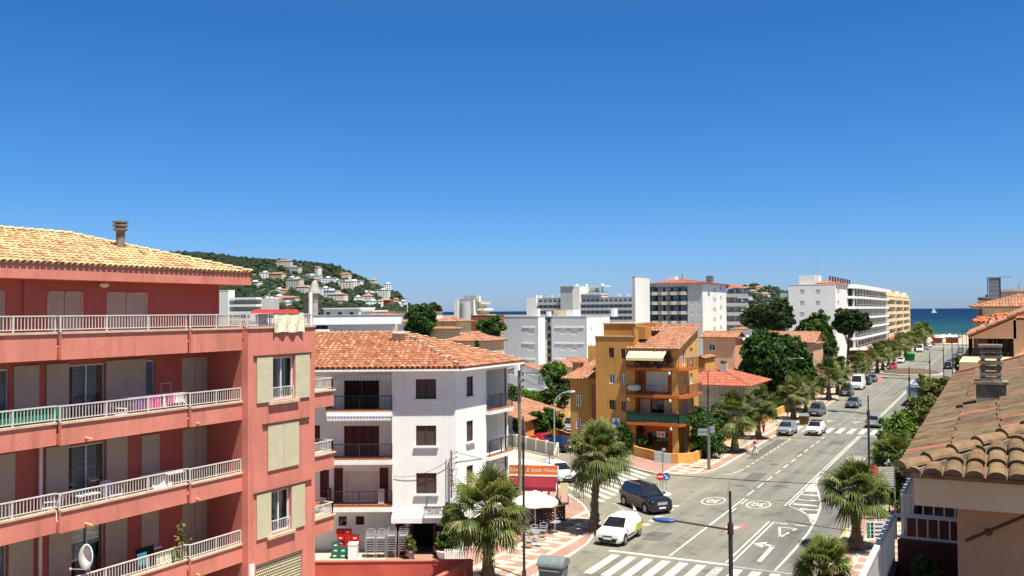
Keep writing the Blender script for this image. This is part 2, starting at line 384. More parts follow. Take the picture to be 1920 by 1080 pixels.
def tile_sheet(mb, poly, eave, w=.25, course=.42, nseg=5, mi=0, bi=0, r=None, step=.022, jit=1.0, lip=.03):
    """barrel tiles laid on a planar polygon; eave = (a, b) points along the lower edge"""
    P = [Vector(p) for p in poly]; a, b = Vector(eave[0]), Vector(eave[1]); u = (b-a).normalized()
    n = None
    for k in range(1, len(P)-1):
        c = (P[k]-P[0]).cross(P[k+1]-P[0])
        if c.length > 1e-5: n = c.normalized(); break
    if n.z < 0: n = -n
    v = n.cross(u).normalized()
    if v.z < 0: v = -v
    Q = [((p-a).dot(u), (p-a).dot(v)) for p in P]
    mb.poly([p+n*.0 for p in P], bi, .7); mb.poly([p-n*.06 for p in P][::-1], bi, .7)
    for k in range(len(P)):
        p, q = P[k], P[(k+1) % len(P)]; mb.poly([p, q, q-n*.06, p-n*.06], bi, .7)
    u0 = min(q[0] for q in Q); u1 = max(q[0] for q in Q); nc = max(1, int(round((u1-u0)/w))); w = (u1-u0)/nc
    r = r or w*.40
    def vr(x):
        vs = []
        for k in range(len(Q)):
            (xa, ya), (xb, yb) = Q[k], Q[(k+1) % len(Q)]
            if (xa-x)*(xb-x) <= 0 and abs(xa-xb) > 1e-9: vs.append(ya+(yb-ya)*(x-xa)/(xb-xa))
        return (min(vs), max(vs)) if len(vs) > 1 else None
    for i in range(nc):
        x = u0+w*(i+.5); g = vr(x)
        if not g or g[1]-g[0] < .05: continue
        y = g[0]-lip; ct = rnd.random()
        while y < g[1]-.02:
            y2 = min(y+course*(1+.04*rnd.uniform(-1, 1)), g[1]); tt = min(1, max(0, rnd.gauss(.45+.15*(ct-.5), .24*jit)))
            ox = rnd.uniform(-.01, .01)*jit; A = []; B = []
            for k in range(nseg+1):
                th = math.pi*k/nseg; cx = math.cos(th); cz = math.sin(th)
                A.append(mb.P(a+u*(x+ox+cx*r)+v*y+n*(cz*r*.75+step))); B.append(mb.P(a+u*(x+ox+cx*r*.86)+v*(y2+.02)+n*(cz*r*.66)))
            for k in range(nseg): mb.F((A[k], A[k+1], B[k+1], B[k]), mi, tt)
            mb.F(A[::-1], bi, .95); y = y2
def caps(mb, p, q, r=.11, L=.42, mi=0, nseg=5, t=None):
    p = Vector(p); q = Vector(q); d = (q-p); n = max(1, int(d.length/L)); d.normalize(); s = d.cross(Vector((0, 0, 1))).normalized(); up = s.cross(d).normalized()
    for i in range(n):
        a = p+d*(i*L); b = p+d*min((i+1)*L+.03, (q-p).length); tt = rnd.random() if t is None else t; A = []; B = []
        for k in range(nseg+1):
            th = math.pi*k/nseg; A.append(mb.P(a+s*math.cos(th)*r+up*(math.sin(th)*r*.8+.03))); B.append(mb.P(b+s*math.cos(th)*r*.85+up*(math.sin(th)*r*.65)))
        for k in range(nseg): mb.F((A[k], A[k+1], B[k+1], B[k]), mi, tt)
        mb.F(A[::-1], mi, tt)
def hip_roof(root, x0, x1, y0, y1, z, pitch=.32, ov=.5, mat='tile_salmon', w=.42, course=1.1, nseg=3, gable=None, name='roof'):
    """hip roof, or a gable with its ridge along 'x' or 'y'"""
    x0 -= ov; x1 += ov; y0 -= ov; y1 += ov; W = x1-x0; D = y1-y0; h = min(W, D)/2; mb = MB()
    if gable == 'x': R1, R2 = (x0, (y0+y1)/2, z+pitch*D/2), (x1, (y0+y1)/2, z+pitch*D/2)
    elif gable == 'y': R1, R2 = ((x0+x1)/2, y0, z+pitch*W/2), ((x0+x1)/2, y1, z+pitch*W/2)
    elif W >= D: R1, R2 = (x0+h, (y0+y1)/2, z+pitch*h), (x1-h, (y0+y1)/2, z+pitch*h)
    else: R1, R2 = ((x0+x1)/2, y0+h, z+pitch*h), ((x0+x1)/2, y1-h, z+pitch*h)
    c = [(x0, y0, z), (x1, y0, z), (x1, y1, z), (x0, y1, z)]
    ts = lambda pl, e: tile_sheet(mb, pl, e, w, course, nseg)
    if gable != 'y' and (gable == 'x' or W >= D):
        ts([c[0], c[1], R2, R1], (c[0], c[1])); ts([c[2], c[3], R1, R2], (c[2], c[3]))
        if not gable: ts([c[1], c[2], R2], (c[1], c[2])); ts([c[3], c[0], R1], (c[3], c[0]))
    else:
        ts([c[1], c[2], R2, R1], (c[1], c[2])); ts([c[3], c[0], R1, R2], (c[3], c[0]))
        if not gable: ts([c[0], c[1], R1], (c[0], c[1])); ts([c[2], c[3], R2], (c[2], c[3]))
    caps(mb, R1, R2, .16, .6, nseg=3)
    if not gable:
        for e in ((c[0], R1), (c[3], R1 if (W >= D) else R2), (c[1], R2 if (W >= D) else R1), (c[2], R2)): caps(mb, e[0], e[1], .16, .6, nseg=3)
    o = mb.build(name, mat, root)
    if gable:
        g = MB(); xi0, xi1, yi0, yi1 = x0+ov, x1-ov, y0+ov, y1-ov
        if gable == 'y':
            zt = z+pitch*W/2
            for y in (yi0, yi1): g.hexa([(xi0, y-.05, z-.02), (xi1, y-.05, z-.02), (xi1, y+.05, z-.02), (xi0, y+.05, z-.02)], [((x0+x1)/2-.05, y-.05, zt-.1), ((x0+x1)/2+.05, y-.05, zt-.1), ((x0+x1)/2+.05, y+.05, zt-.1), ((x0+x1)/2-.05, y+.05, zt-.1)])
        else:
            zt = z+pitch*D/2
            for x in (xi0, xi1): g.hexa([(x-.05, yi0, z-.02), (x+.05, yi0, z-.02), (x+.05, yi1, z-.02), (x-.05, yi1, z-.02)], [(x-.05, (y0+y1)/2-.05, zt-.1), (x+.05, (y0+y1)/2-.05, zt-.1), (x+.05, (y0+y1)/2+.05, zt-.1), (x-.05, (y0+y1)/2+.05, zt-.1)])
        o['gable_done'] = 1; del o['gable_done']; return o, g
    return o, None

# ================================================================ SETTING: land, sea, roads
def Mground():
    m, t, b = nm('town_ground'); v = objco(t); n = noise(t, .05, 6, .65, v); n2 = noise(t, 1.2, 4, .6, v)
    c = mul(t, ramp(t, n.outputs[0], [(.3, (.10, .13, .045)), (.5, (.22, .19, .12)), (.7, (.34, .29, .21))]), ramp(t, n2.outputs[0], [(.3, (.7,)*3), (.7, (1, 1, 1))]))
    t.links.new(c, b.inputs['Base Color']); b.inputs['Roughness'].default_value = .95
Mground()
def Masphalt():
    m, t, b = nm('asphalt'); v = objco(t); s = t.nodes.new('ShaderNodeSeparateXYZ'); t.links.new(v, s.inputs[0])
    n = noise(t, .22, 5, .6, v); n2 = noise(t, 22, 3, .7, v); n3 = noise(t, 1.0, 4, .6, objco(t, (1.6, .06, 1)))
    xr = math_(t, 'ADD', s.outputs[0], math_(t, 'MULTIPLY', n.outputs[0], .5)); xf = math_(t, 'DIVIDE', math_(t, 'ADD', xr, 24.0), 16.0)
    c = ramp(t, xf, [(0, (.220, .200, .152)), (.27, (.214, .196, .152)), (.30, (.184, .175, .143)), (.67, (.178, .170, .142)), (.69, (.150, .146, .130)), (.9, (.147, .143, .129)), (.94, (.16, .15, .125))])
    c = mul(t, c, ramp(t, n.outputs[0], [(.25, (.78,)*3), (.7, (1.10, 1.10, 1.08))])); c = mul(t, c, ramp(t, n2.outputs[0], [(.3, (.82,)*3), (.7, (1.05,)*3)]))
    c = mul(t, c, ramp(t, n3.outputs[0], [(.35, (.80,)*3), (.62, (1.04, 1.04, 1.03))]))
    vo = t.nodes.new('ShaderNodeTexVoronoi'); vo.feature = 'DISTANCE_TO_EDGE'; vo.inputs['Scale'].default_value = .16; t.links.new(mul(t, v, n2.outputs[1], .02, 'ADD'), vo.inputs['Vector'])
    c = mul(t, c, ramp(t, vo.outputs['Distance'], [(0, (.6,)*3), (.006, (1, 1, 1))]))
    t.links.new(c, b.inputs['Base Color']); b.inputs['Roughness'].default_value = .85; bump(t, b, n2.outputs[0], .3, .01)
Masphalt()
def Mpave(name, kerbx, sgn):
    m, t, b = nm(name); v = objco(t); s = t.nodes.new('ShaderNodeSeparateXYZ'); t.links.new(v, s.inputs[0]); Y = s.outputs[1]
    a = math_(t, 'MULTIPLY', math_(t, 'SUBTRACT', s.outputs[0], kerbx), sgn)
    band = lambda lo, hi: math_(t, 'MULTIPLY', math_(t, 'GREATER_THAN', a, lo), math_(t, 'LESS_THAN', a, hi))
    mx = lambda p, q: math_(t, 'MAXIMUM', p, q)
    fy = math_(t, 'FRACT', math_(t, 'MULTIPLY', Y, 1/1.5)); fy2 = math_(t, 'FRACT', math_(t, 'ADD', math_(t, 'MULTIPLY', Y, 1/1.5), .5))
    w_ = mx(band(0, .22), mx(band(1.05, 1.4), band(3.5, 3.85)))
    w_ = mx(w_, math_(t, 'MULTIPLY', math_(t, 'LESS_THAN', fy, .3), band(1.4, 2.75)))
    w_ = mx(w_, math_(t, 'MULTIPLY', math_(t, 'LESS_THAN', fy2, .3), band(2.1, 3.5)))
    w_ = mx(w_, math_(t, 'MULTIPLY', math_(t, 'LESS_THAN', fy, .55), band(2.45, 2.75)))
    n = noise(t, .5, 5, .65, v); n2 = noise(t, 9, 4, .65, v)
    gx = math_(t, 'FRACT', math_(t, 'MULTIPLY', s.outputs[0], 1/.4)); gy = math_(t, 'FRACT', math_(t, 'MULTIPLY', Y, 1/.4))
    gr = math_(t, 'MAXIMUM', math_(t, 'LESS_THAN', gx, .05), math_(t, 'LESS_THAN', gy, .05))
    c = mul(t, (.37, .215, .165), (.56, .49, .38), 1, 'MIX'); t.links.new(w_, c.node.inputs[0])
    c = mul(t, c, ramp(t, n.outputs[0], [(.3, (.72, .70, .68)), (.65, (1, 1, 1))])); c = mul(t, c, ramp(t, n2.outputs[0], [(.3, (.8,)*3), (.65, (1.05,)*3)]))
    c = mul(t, c, ramp(t, gr, [(0, (1, 1, 1)), (1, (.82,)*3)]))
    c = mul(t, c, ramp(t, n.outputs[0], [(.3, (.30, .27, .21)), (.7, (.42, .38, .31))]), 1, 'MIX'); t.links.new(math_(t, 'GREATER_THAN', a, 9.0), c.node.inputs[0])
    t.links.new(c, b.inputs['Base Color']); b.inputs['Roughness'].default_value = .85
Mpave('paving', -21.6, -1); Mpave('paving_right', -8.3, 1); Mpave('plaza', -300, 1)
def Msea():
    m, t, b = nm('sea'); v = objco(t); s = t.nodes.new('ShaderNodeSeparateXYZ'); t.links.new(v, s.inputs[0]); n = noise(t, .01, 5, .6, v)
    d = math_(t, 'ADD', math_(t, 'SUBTRACT', s.outputs[1], 540.0), math_(t, 'MULTIPLY', n.outputs[0], 160.0)); k = math_(t, 'DIVIDE', d, 2600.0)
    c = ramp(t, k, [(0.02, (.07, .13, .12)), (.06, (.014, .058, .07)), (.22, (.006, .042, .065)), (.40, (.003, .024, .062)), (1, (.002, .018, .055))])
    n2 = noise(t, .18, 6, .7, objco(t, (1, .35, 1)))
    c = mul(t, c, ramp(t, n2.outputs[0], [(.3, (.8,)*3), (.68, (1.05,)*3), (.74, (1.5, 1.4, 1.4))]))
    t.links.new(c, b.inputs['Base Color']); b.inputs['Roughness'].default_value = .6; b.inputs['Specular IOR Level'].default_value = .06; bump(t, b, n2.outputs[0], .5, .4)
Msea()
M('sand', (.42, .32, .21), .95, var=.18, scale=.08)
M('hill_ground', (.10, .105, .05), .95, var=.4, scale=.02)
M('foam', (.75, .77, .77), .8)
g = MB(); g.poly([(3000, -400, 0), (3000, 545, 0), (-240, 545, 0), (-430, 700, 0), (-690, 1120, 0), (-760, 1700, 0), (-1500, 3200, 0), (-4000, 3200, 0), (-4000, -400, 0)]); struct('ground', g, 'town_ground')
g = MB(); g.poly([(-60000, 500, -.6), (60000, 500, -.6), (60000, 58000, -.6), (-60000, 58000, -.6)]); struct('sea', g, 'sea')
g = MB(); g.poly([(400, 392, .02), (400, 540, .02), (-250, 540, .02), (-260, 392, .02)]); g.poly([(400, 540, .02), (400, 552, -.7), (-250, 552, -.7), (-250, 540, .02)]); struct('beach', g, 'sand')
g = MB(); xs = np.linspace(-240, 300, 90); zz = [(x, 547+2.2*math.sin(x*.13)+1.5*math.sin(x*.37)) for x in xs]
for (a, b_), (c, d) in zip(zz, zz[1:]): g.poly([(a, b_, -.5), (c, d, -.5), (c, d+3, -.5), (a, b_+3, -.5)])
struct('surf', g, 'foam')
g = MB(); g.poly([(-22.6, 5, .004), (-8.0, 5, .004), (-8.0, 392, .004), (-22.6, 392, .004)])
g.poly([(-22.6, 60, .004), (-22.6, 86, .004), (-30, 92, .004), (-42, 99, .004), (-80, 125, .004), (-80, 105, .004), (-46, 84, .004), (-37, 70, .004), (-30, 60, .004)][::-1])
g.poly([(-90, 205, .004), (-22.6, 205, .004), (-22.6, 231, .004), (-90, 231, .004)]); g.poly([(-8, 204, .004), (30, 204, .004), (30, 222, .004), (-8, 222, .004)])
g.poly([(-26, 384.5, .006), (60, 384.5, .006), (60, 391, .006), (-200, 391, .006), (-200, 384.5, .006)])
struct('road', g, 'asphalt')
def walk(name, kerb, back, m, h=.13):
    a = MB(); a.prism([*kerb, *back], -.05, h); o = struct(name, a, m)
    k = MB()
    for p, q in zip(kerb, kerb[1:]):
        d = Vector((q[0]-p[0], q[1]-p[1], 0)); d.normalize(); s = Vector((-d.y, d.x, 0))*.09
        k.bar((p[0], p[1], h*.5+.002), (q[0], q[1], h*.5+.002), .16, h+.012)
    struct(name.replace('pavement', 'kerb'), k, 'kerb')
K1 = [(-21.6, 5), (-21.6, 48.5), (-21.75, 51.5), (-22.1, 53.3), (-22.9, 55.4), (-23.7, 56.9), (-24.7, 59.1), (-26.5, 62.2), (-28.9, 65), (-31, 67.8), (-33.5, 71.8), (-35.5, 76), (-37.5, 80.2)]
walk('pavement', K1, [(-46.5, 86), (-62, 96), (-62, 5)], 'paving')
K2 = [(-75, 118), (-52, 101), (-47, 97.9), (-41.7, 94.2), (-36, 88.5), (-32.5, 83.5), (-29.6, 79.7), (-28.2, 78.3), (-27.2, 77.5), (-25.9, 76.65), (-25, 76.65), (-23.9, 76.9), (-22.9, 77.6), (-22.3, 78.3), (-21.9, 79.6), (-21.6, 83), (-21.75, 150), (-22.4, 156), (-22.5, 200), (-24.5, 205)]
walk('pavement', K2, [(-90, 205)], 'paving')
walk('pavement', [(-27, 231), (-23, 234), (-22.6, 238), (-22.6, 384)], [(-90, 384), (-90, 231)], 'paving')
walk('pavement', [(-8.3, 200), (-8.3, 5)], [(12, 5), (12, 200)], 'paving_right')
walk('pavement', [(-8.0, 384), (-8.0, 226)], [(14, 226), (14, 384)], 'paving_right')
g = MB(); g.prism([(-200, 391.5), (200, 391.5), (200, 396), (-200, 396)], 0, .35); struct('promenade', g, 'kerb')

# road markings, each group its own sheet just above the asphalt
Z1 = .009
def line(mb, pts, w=.13, z=Z1):
    L = []
    for i, p in enumerate(pts):
        a = pts[max(0, i-1)]; b = pts[min(len(pts)-1, i+1)]; dx, dy = b[0]-a[0], b[1]-a[1]; l = math.hypot(dx, dy); L.append((p[0]-dy/l*w/2, p[1]+dx/l*w/2, p[0]+dy/l*w/2, p[1]-dx/l*w/2))
    for p, q in zip(L, L[1:]): mb.poly([(p[2], p[3], z), (q[2], q[3], z), (q[0], q[1], z), (p[0], p[1], z)])
def rect(mb, x0, x1, y0, y1, z=Z1): mb.poly([(x0, y0, z), (x1, y0, z), (x1, y1, z), (x0, y1, z)])
a = MB(); old = MB()
line(a, [(-16.65, 51.6), (-16.68, 69.6)], .13)
for X in (-13.12, -13.42): line(a, [(X, 51.6), (X, 62.85)], .12)
for X in (-13.24, -13.48): line(a, [(X, 68.3), (X, 109)], .12); line(a, [(X, 117), (X, 203)], .12)
for k in range(11): line(a, [(-16.75, 70.9+3.4*k), (-16.75, 73.0+3.4*k)], .13)
for k in range(24): line(old, [(-16.8, 118+3.4*k), (-16.8, 120+3.4*k)], .13)
for k in range(11): line(a, [(-19.74, 83.4+1.9*k), (-19.74, 84.5+1.9*k)], .12)
line(a, [(-16.4, 64.6), (-16.4, 66.0)], .12); line(a, [(-16.4, 67.6), (-16.4, 69.4)], .12)
line(a, [(-10.67, 51.2), (-10.56, 56.1), (-10.56, 60.6), (-10.75, 64.4), (-11.0, 67.5), (-11.29, 70), (-11.8, 72.6), (-12.23, 74.6), (-12.75, 76.8), (-13.01, 78.8), (-13.16, 80.8), (-13.22, 83)], .14)
line(a, [(-13.27, 68.4), (-12.7, 67.8), (-12.24, 67.2), (-11.58, 66.1), (-11.2, 65.1), (-10.85, 63.6)], .13)
for q in ((-13.1, -12.0, 73.0), (-13.1, -11.65, 71.1), (-13.08, -11.37, 69.2), (-12.35, -11.1, 67.7)): rect(a, q[0], q[1], q[2]-.22, q[2]+.22)
a.poly([(-13.24, 74.1, Z1), (-12.34, 74.6, Z1), (-13.15, 78.7, Z1)]); a.poly([(-10.85, 64.3, Z1), (-10.98, 66.4, Z1), (-11.62, 66.2, Z1)])
for k in range(11): X = -19.75+1.0*k; rect(a if k != 6 else old, X, X+.52, 46.3, 50.55)
line(a, [(-20.2, 51.25), (-13.0, 51.2)], .34); line(old, [(-13.0, 51.0), (-9.2, 50.9)], .2)
for k in range(-2, 7): X = -18.6+1.2*k; rect(a, X, X+.6, 110.6, 115.3)
line(a, [(-13.3, 109.3), (-11.0, 109.1)], .25); line(a, [(-20.2, 116.2), (-11, 116.0)], .12)
for X in (-18.45, -15.3): old.poly([(X-.62, 122.9, Z1), (X, 120.6, Z1), (X+.62, 122.9, Z1)])
for k in range(6):
    for X in (-19.6, -16.2): rect(old, X+.5*k, X+.3+.5*k, 126.2, 126.7)
a.poly([(-15.65, 60.4, Z1+.004), (-15.2, 58.7, Z1+.004), (-14.65, 60.55, Z1+.004)])
line(a, [(-11.83, 52.6), (-11.86, 56.5)], .26); line(a, [(-11.74, 56.4), (-12.45, 56.55)], .3); a.poly([(-12.35, 57.3, Z1), (-13.05, 56.55, Z1), (-12.35, 55.75, Z1)])
for p, q in (((-12.5, 61.5), (-11.42, 61.5)), ((-11.42, 61.5), (-11.92, 58.8)), ((-11.92, 58.8), (-12.5, 61.5))): line(a, [p, q], .15)
line(a, [(-13.0, 62.62), (-12.2, 62.6)], .2); line(a, [(-11.75, 62.55), (-10.95, 62.5)], .2)
for k in range(6): rect(a, -20.65, -20.2, 58.2+1.28*k, 58.75+1.28*k)
line(a, [(-20.6, 79.1), (-20.1, 80.0), (-19.8, 81.3), (-19.74, 82.6)], .12)
c5 = lambda x, y: tuple(G(1040+x/3.857, 800+y/3.857)[:2]); line(old, [c5(350, 550), c5(430, 555), c5(525, 625)], .12)
for k in range(10):
    f = k/9; p = Vector((-30.7+1.1*f, 68.6+10.3*f)); q = Vector((-25.7-.4*f, 64.1+11.6*f)); p = q.lerp(p, .8+.2*(1-f)); line(a, [tuple(p), tuple(q)], .5)
line(a, [(-37, 88.6), (-33, 83.2), (-31.6, 81.5)], .12)
rect(old, -20.4, -19.9, 205, 207)
line(old, [(-14.2, 232), (-14.4, 384)], .15)
for k in range(12): rect(a, -20+1.0*k, -19.5+1.0*k, 372, 378)
def ring(mb, cx, cy, rx, ry, w=.11, z=Z1, n=28):
    for k in range(n):
        t0, t1 = 2*math.pi*k/n, 2*math.pi*(k+1)/n
        mb.poly([(cx+rx*math.cos(t0), cy+ry*math.sin(t0), z), (cx+rx*math.cos(t1), cy+ry*math.sin(t1), z), (cx+(rx-w)*math.cos(t1), cy+(ry-w*1.6)*math.sin(t1), z), (cx+(rx-w)*math.cos(t0), cy+(ry-w*1.6)*math.sin(t0), z)])
for cx, cy in ((-15.24, 67.9), (-18.5, 67.8), (-11.72, 92.6)): ring(a, cx, cy, .84, 1.5)
struct('road_markings', a, 'marking'); struct('worn_road_markings', old, 'marking_old')
a = MB(); a.poly([(-15.85, 60.75, Z1), (-15.18, 58.2, Z1), (-14.4, 60.95, Z1)]); a.poly([(-22.4, 206.5, Z1), (-21.9, 197, Z1), (-20.6, 192, Z1), (-19.7, 196, Z1), (-19.9, 204, Z1)]); struct('red_road_markings', a, 'marking_red')
a = MB(); line(a, [(-8.55, 57.5), (-8.55, 63)], .14); struct('yellow_road_markings', a, 'marking_yellow')
def text_mb(s, size, m4, mat, name='lettering', parent=None, ex=.004, space=1.0, bold=0.0):
    cu = bpy.data.curves.new('t', 'FONT'); cu.body = s; cu.size = size; cu.extrude = ex; cu.align_x = 'CENTER'; cu.align_y = 'CENTER'; cu.space_character = space; cu.offset = bold; cu.resolution_u = 3
    o = bpy.data.objects.new('t', cu); me = bpy.data.meshes.new_from_object(o); bpy.data.objects.remove(o); bpy.data.curves.remove(cu)
    me.transform(m4); me.name = name; me.materials.clear(); me.materials.append(MATS[mat]); return link(name, me, parent)
def facemat(f, u, z, d, flip=False):
    n = Vector((f.n[0], f.n[1], 0)); ud = Vector((f.ud[0], f.ud[1], 0)); up = Vector((0, 0, 1)); p = f.p(u, z, d)
    return Matrix(((ud.x, up.x, n.x, p[0]), (ud.y, up.y, n.y, p[1]), (ud.z, up.z, n.z, p[2]), (0, 0, 0, 1)))
for (cx, cy, r) in ((-15.24, 67.9, math.pi), (-18.5, 67.8, math.pi), (-11.72, 92.6, 0)):
    o = text_mb('30', 1.0, TR(cx, cy, Z1+.003, r) @ Matrix.Diagonal((.95, 1.75, 1, 1)), 'marking', 'speed_marking', None, 0, 1, .02); tag(o, kind='structure')

# roundabout and its island
g = MB(); g.lathe((-16, 216, 0), [(6.3, 0), (6.3, .28), (5.9, .32)], 40); struct('roundabout_kerb', g, 'kerb')
g = MB(); g.lathe((-16, 216, .3), [(5.9, 0), (5.0, .45), (3, .8), (1, .9)], 32); struct('roundabout_island', g, 'soil')
g = MB(); isl = [(-22.75, 67.3), (-22.2, 67.1), (-21.75, 67.6), (-21.85, 68.4), (-22.5, 69.1), (-23.3, 69.7), (-23.5, 69.2)]; g.prism(isl, 0, .16); struct('traffic_island', g, 'kerb')

# hills
def hill(name, prof, d0, d1, d2, ztopf=1.0):
    """terrain sheet: foot at depth d0, ridge at d1, back at d2; prof = ridge line (px, py)"""
    pxs = np.linspace(prof[0][0], prof[-1][0], 90); pys = np.interp(pxs, [p[0] for p in prof], [p[1] for p in prof])
    ts = np.linspace(0, 1, 26); V = []
    for i, (x, y) in enumerate(zip(pxs, pys)):
        zr = DP(x, y, d1)[2]
        for t in ts:
            q = DP(x, 583, d0+(d1-d0)*t); V.append((q[0], q[1], -3+(zr+3)*hs(t)+6*math.sin(i*.35+t*9)*t*(1-t)))
        for t in (.25, .6, 1): q = DP(x, 583, d1+(d2-d1)*t); V.append((q[0], q[1], zr*(1-t)-4*t))
    n = len(ts)+3; Fc = [(i*n+j, (i+1)*n+j, (i+1)*n+j+1, i*n+j+1) for i in range(len(pxs)-1) for j in range(n-1)]
    o = npmesh(name, V, Fc, np.full(len(Fc), .5), 'hill_ground'); tag(o, kind='structure')
    return lambda px, t: (DP(px, 583, d0+(d1-d0)*t), DP(px, np.interp(px, pxs, pys), d1)[2])
def hs(t): return t**1.25 if t < 1 else 1
P1 = [(230, 475), (290, 475), (340, 476), (400, 479), (433, 485), (467, 488), (500, 490), (533, 491), (567, 494), (600, 498), (625, 500), (642, 505), (660, 517), (692, 530), (719, 543), (744, 552), (762, 568), (775, 584)]
H1 = hill('hill', P1, 850, 1560, 2300)
P2 = [(1350, 560), (1385, 540), (1410, 534), (1440, 537), (1470, 545), (1510, 565), (1530, 580)]
H2 = hill('far_hill', P2, 2200, 2900, 3600)
def on_hill(H, px, py, d0, d1):
    """the point of the slope seen at that pixel of the photo"""
    lo, hi = 0.0, 1.0
    for _ in range(24):
        t = (lo+hi)/2; q, zr = H(px, t); z = -3+(zr+3)*hs(t)
        r = DP(px, py, d0+(d1-d0)*t)
        if z < r[2]: lo = t
        else: hi = t
    q, zr = H(px, lo); return (q[0], q[1], -3+(zr+3)*hs(lo)), lo
def ico_blobs(C, R, tint, name, mats, squash=.8):
    base = [(0, 0, 1), (.894, 0, .447), (.276, .851, .447), (-.724, .526, .447), (-.724, -.526, .447), (.276, -.851, .447), (.724, .526, -.447), (-.276, .851, -.447), (-.894, 0, -.447), (-.276, -.851, -.447), (.724, -.526, -.447), (0, 0, -1)]
    fs = [(0,1,2),(0,2,3),(0,3,4),(0,4,5),(0,5,1),(1,6,2),(2,7,3),(3,8,4),(4,9,5),(5,10,1),(2,6,7),(3,7,8),(4,8,9),(5,9,10),(1,10,6),(6,11,7),(7,11,8),(8,11,9),(9,11,10),(10,11,6)]
    B = np.array(base); N = len(C); jit = nr.uniform(.7, 1.3, (N, 12, 1)); V = np.array(C)[:, None, :]+B[None]*jit*np.array(R)[:, None, None]*np.array([1, 1, squash])
    Fc = (np.array(fs)[None]+np.arange(N)[:, None, None]*12).reshape(-1, 3); T = np.repeat(np.array(tint), 20)+nr.uniform(-.15, .15, N*20)
    return npmesh(name, V, Fc, np.clip(T, 0, 1), mats)
HH = []     # houses on the hill: (px, py, width m, height m)
HOUSES = [(533, 497, 26, 9, 'pinkish terraced mansion on the crest of the wooded hill'), (552, 508, 22, 8, 'sand coloured villa just below the hilltop mansion'), (497, 520, 14, 9, 'white cube shaped villa at the left edge of the hillside houses'), (520, 522, 24, 9, 'broad cream villa with long balcony in mid slope of the hill'),
 (558, 533, 14, 10, 'tall narrow cream house in the dark trees below the hilltop'), (585, 519, 30, 4, 'long low white terrace building crossing the hill slope'), (597, 513, 6, 12, 'slim brick turret house rising over the long white terrace'), (615, 529, 22, 8, 'grey villa right of the long white terrace on the hill'),
 (630, 528, 18, 4, 'low white house on the upper right slope'), (648, 520, 16, 8, 'reddish villa near the top right shoulder of the hill'), (665, 530, 26, 5, 'long white house under the reddish shoulder villa'), (553, 541, 22, 14, 'pale pink apartment cluster in the centre of the hill'), (567, 548, 14, 9, 'small terracotta house beside the pale pink cluster'),
 (610, 552, 14, 10, 'white stepped house left in the lower white terraces'), (622, 557, 18, 10, 'white stepped house in the middle of the lower terraces'), (634, 563, 22, 9, 'white stepped house right in the lower terraces'), (650, 541, 18, 12, 'cream and red villa on the right of the hill centre'), (662, 537, 12, 10, 'little white villa above the green gap on the right slope'),
 (690, 563, 14, 8, 'pinkish small house low on the right slope'), (718, 556, 20, 12, 'bright white villa on the right flank of the hill'), (699, 570, 26, 6, 'low white row house at the hill foot'), (722, 573, 20, 9, 'brown stone house at the hill foot on the right'), (727, 542, 12, 12, 'white tower villa on the right skyline of the hill'),
 (700, 530, 10, 8, 'tiny villa under the pines at the right shoulder'), (538, 566, 30, 7, 'long cream hall at the left foot of the hill'), (478, 534, 18, 6, 'white low villa on the left lower slope'), (756, 571, 9, 7, 'last small white house near the headland tip'), (743, 566, 8, 6, 'tiny pale house on the headland slope')]
HOUSES = [(a, b, c*1.0, d, e) for a, b, c, d, e in HOUSES]; HCOL = ['far_white', 'cream_wall', 'far_white', 'salmon', 'far_white', 'far_grey']
for i, (px, py, W, Hh, lab) in enumerate(HOUSES):
    (x, y, z), t = on_hill(H1, px, py+3, 850, 1560); HH.append((px, py, W))
    r = thing('hillside_house', lab, 'house', (x, y, z), YAW+rnd.uniform(-.5, .3), 'houses on the wooded hill')
    mt = 'far_white' if 'white' in lab else ('hill_cream' if ('pink' in lab or 'red' in lab or 'terracotta' in lab) else ('brick' if 'brick' in lab or 'brown' in lab else 'cream_wall'))
    f = Face(-W/2, -5, 1, 0); X = r.matrix_basis; b_ = MB(); b_.x = X; fl = max(1, int(Hh/3)); ops = []
    for k in range(fl):
        for j in range(max(2, int(W/4))): u = 1+j*(W-1.5)/max(2, int(W/4)); ops.append((u, u+1.7, k*3+.8, k*3+2.3))
    f.wall(b_, 0, W, -6, Hh, ops, .4); b_.poly([(-W/2, -4.6, 0), (W/2, -4.6, 0), (W/2, -4.6, Hh), (-W/2, -4.6, Hh)], 1)
    b_.box(-W/2, W/2, -4.55, 5, -6, Hh-.01); b_.box(-W/2+.01, -W/2+.3, -5, -4.5, -6, Hh-.02); b_.box(W/2-.3, W/2-.01, -5, -4.5, -6, Hh-.02); b_.build('wall', [mt, 'glass_dark'], r)
    q = MB(); q.x = X
    if i % 3 == 0: q.hexa([(-W/2-.5, -5.5, Hh), (W/2+.5, -5.5, Hh), (W/2+.5, 5.5, Hh), (-W/2-.5, 5.5, Hh)], [(-W/4, -.5, Hh+2), (W/4, -.5, Hh+2), (W/4, .5, Hh+2), (-W/4, .5, Hh+2)]); q.build('roof', 'tile_salmon', r)
    else: q.box(-W/2-.4, W/2+.4, -5.4, 5.4, Hh, Hh+.5); q.box(-2, 3, -2, 2, Hh+.5, Hh+2.6); q.build('roof', mt, r)
LMK = [(533, 497, 'hilltop mansion'), (497, 520, 'cube shaped villa'), (520, 522, 'broad cream villa'), (585, 519, 'long terrace building'), (597, 513, 'brick turret house'), (648, 520, 'reddish shoulder villa'), (553, 541, 'pink apartment cluster'), (622, 557, 'stepped houses'), (650, 541, 'cream and red villa'), (718, 556, 'bright flank villa'), (699, 570, 'foot row house'), (538, 566, 'long cream hall'), (727, 542, 'tower villa')]; SEEN = {}
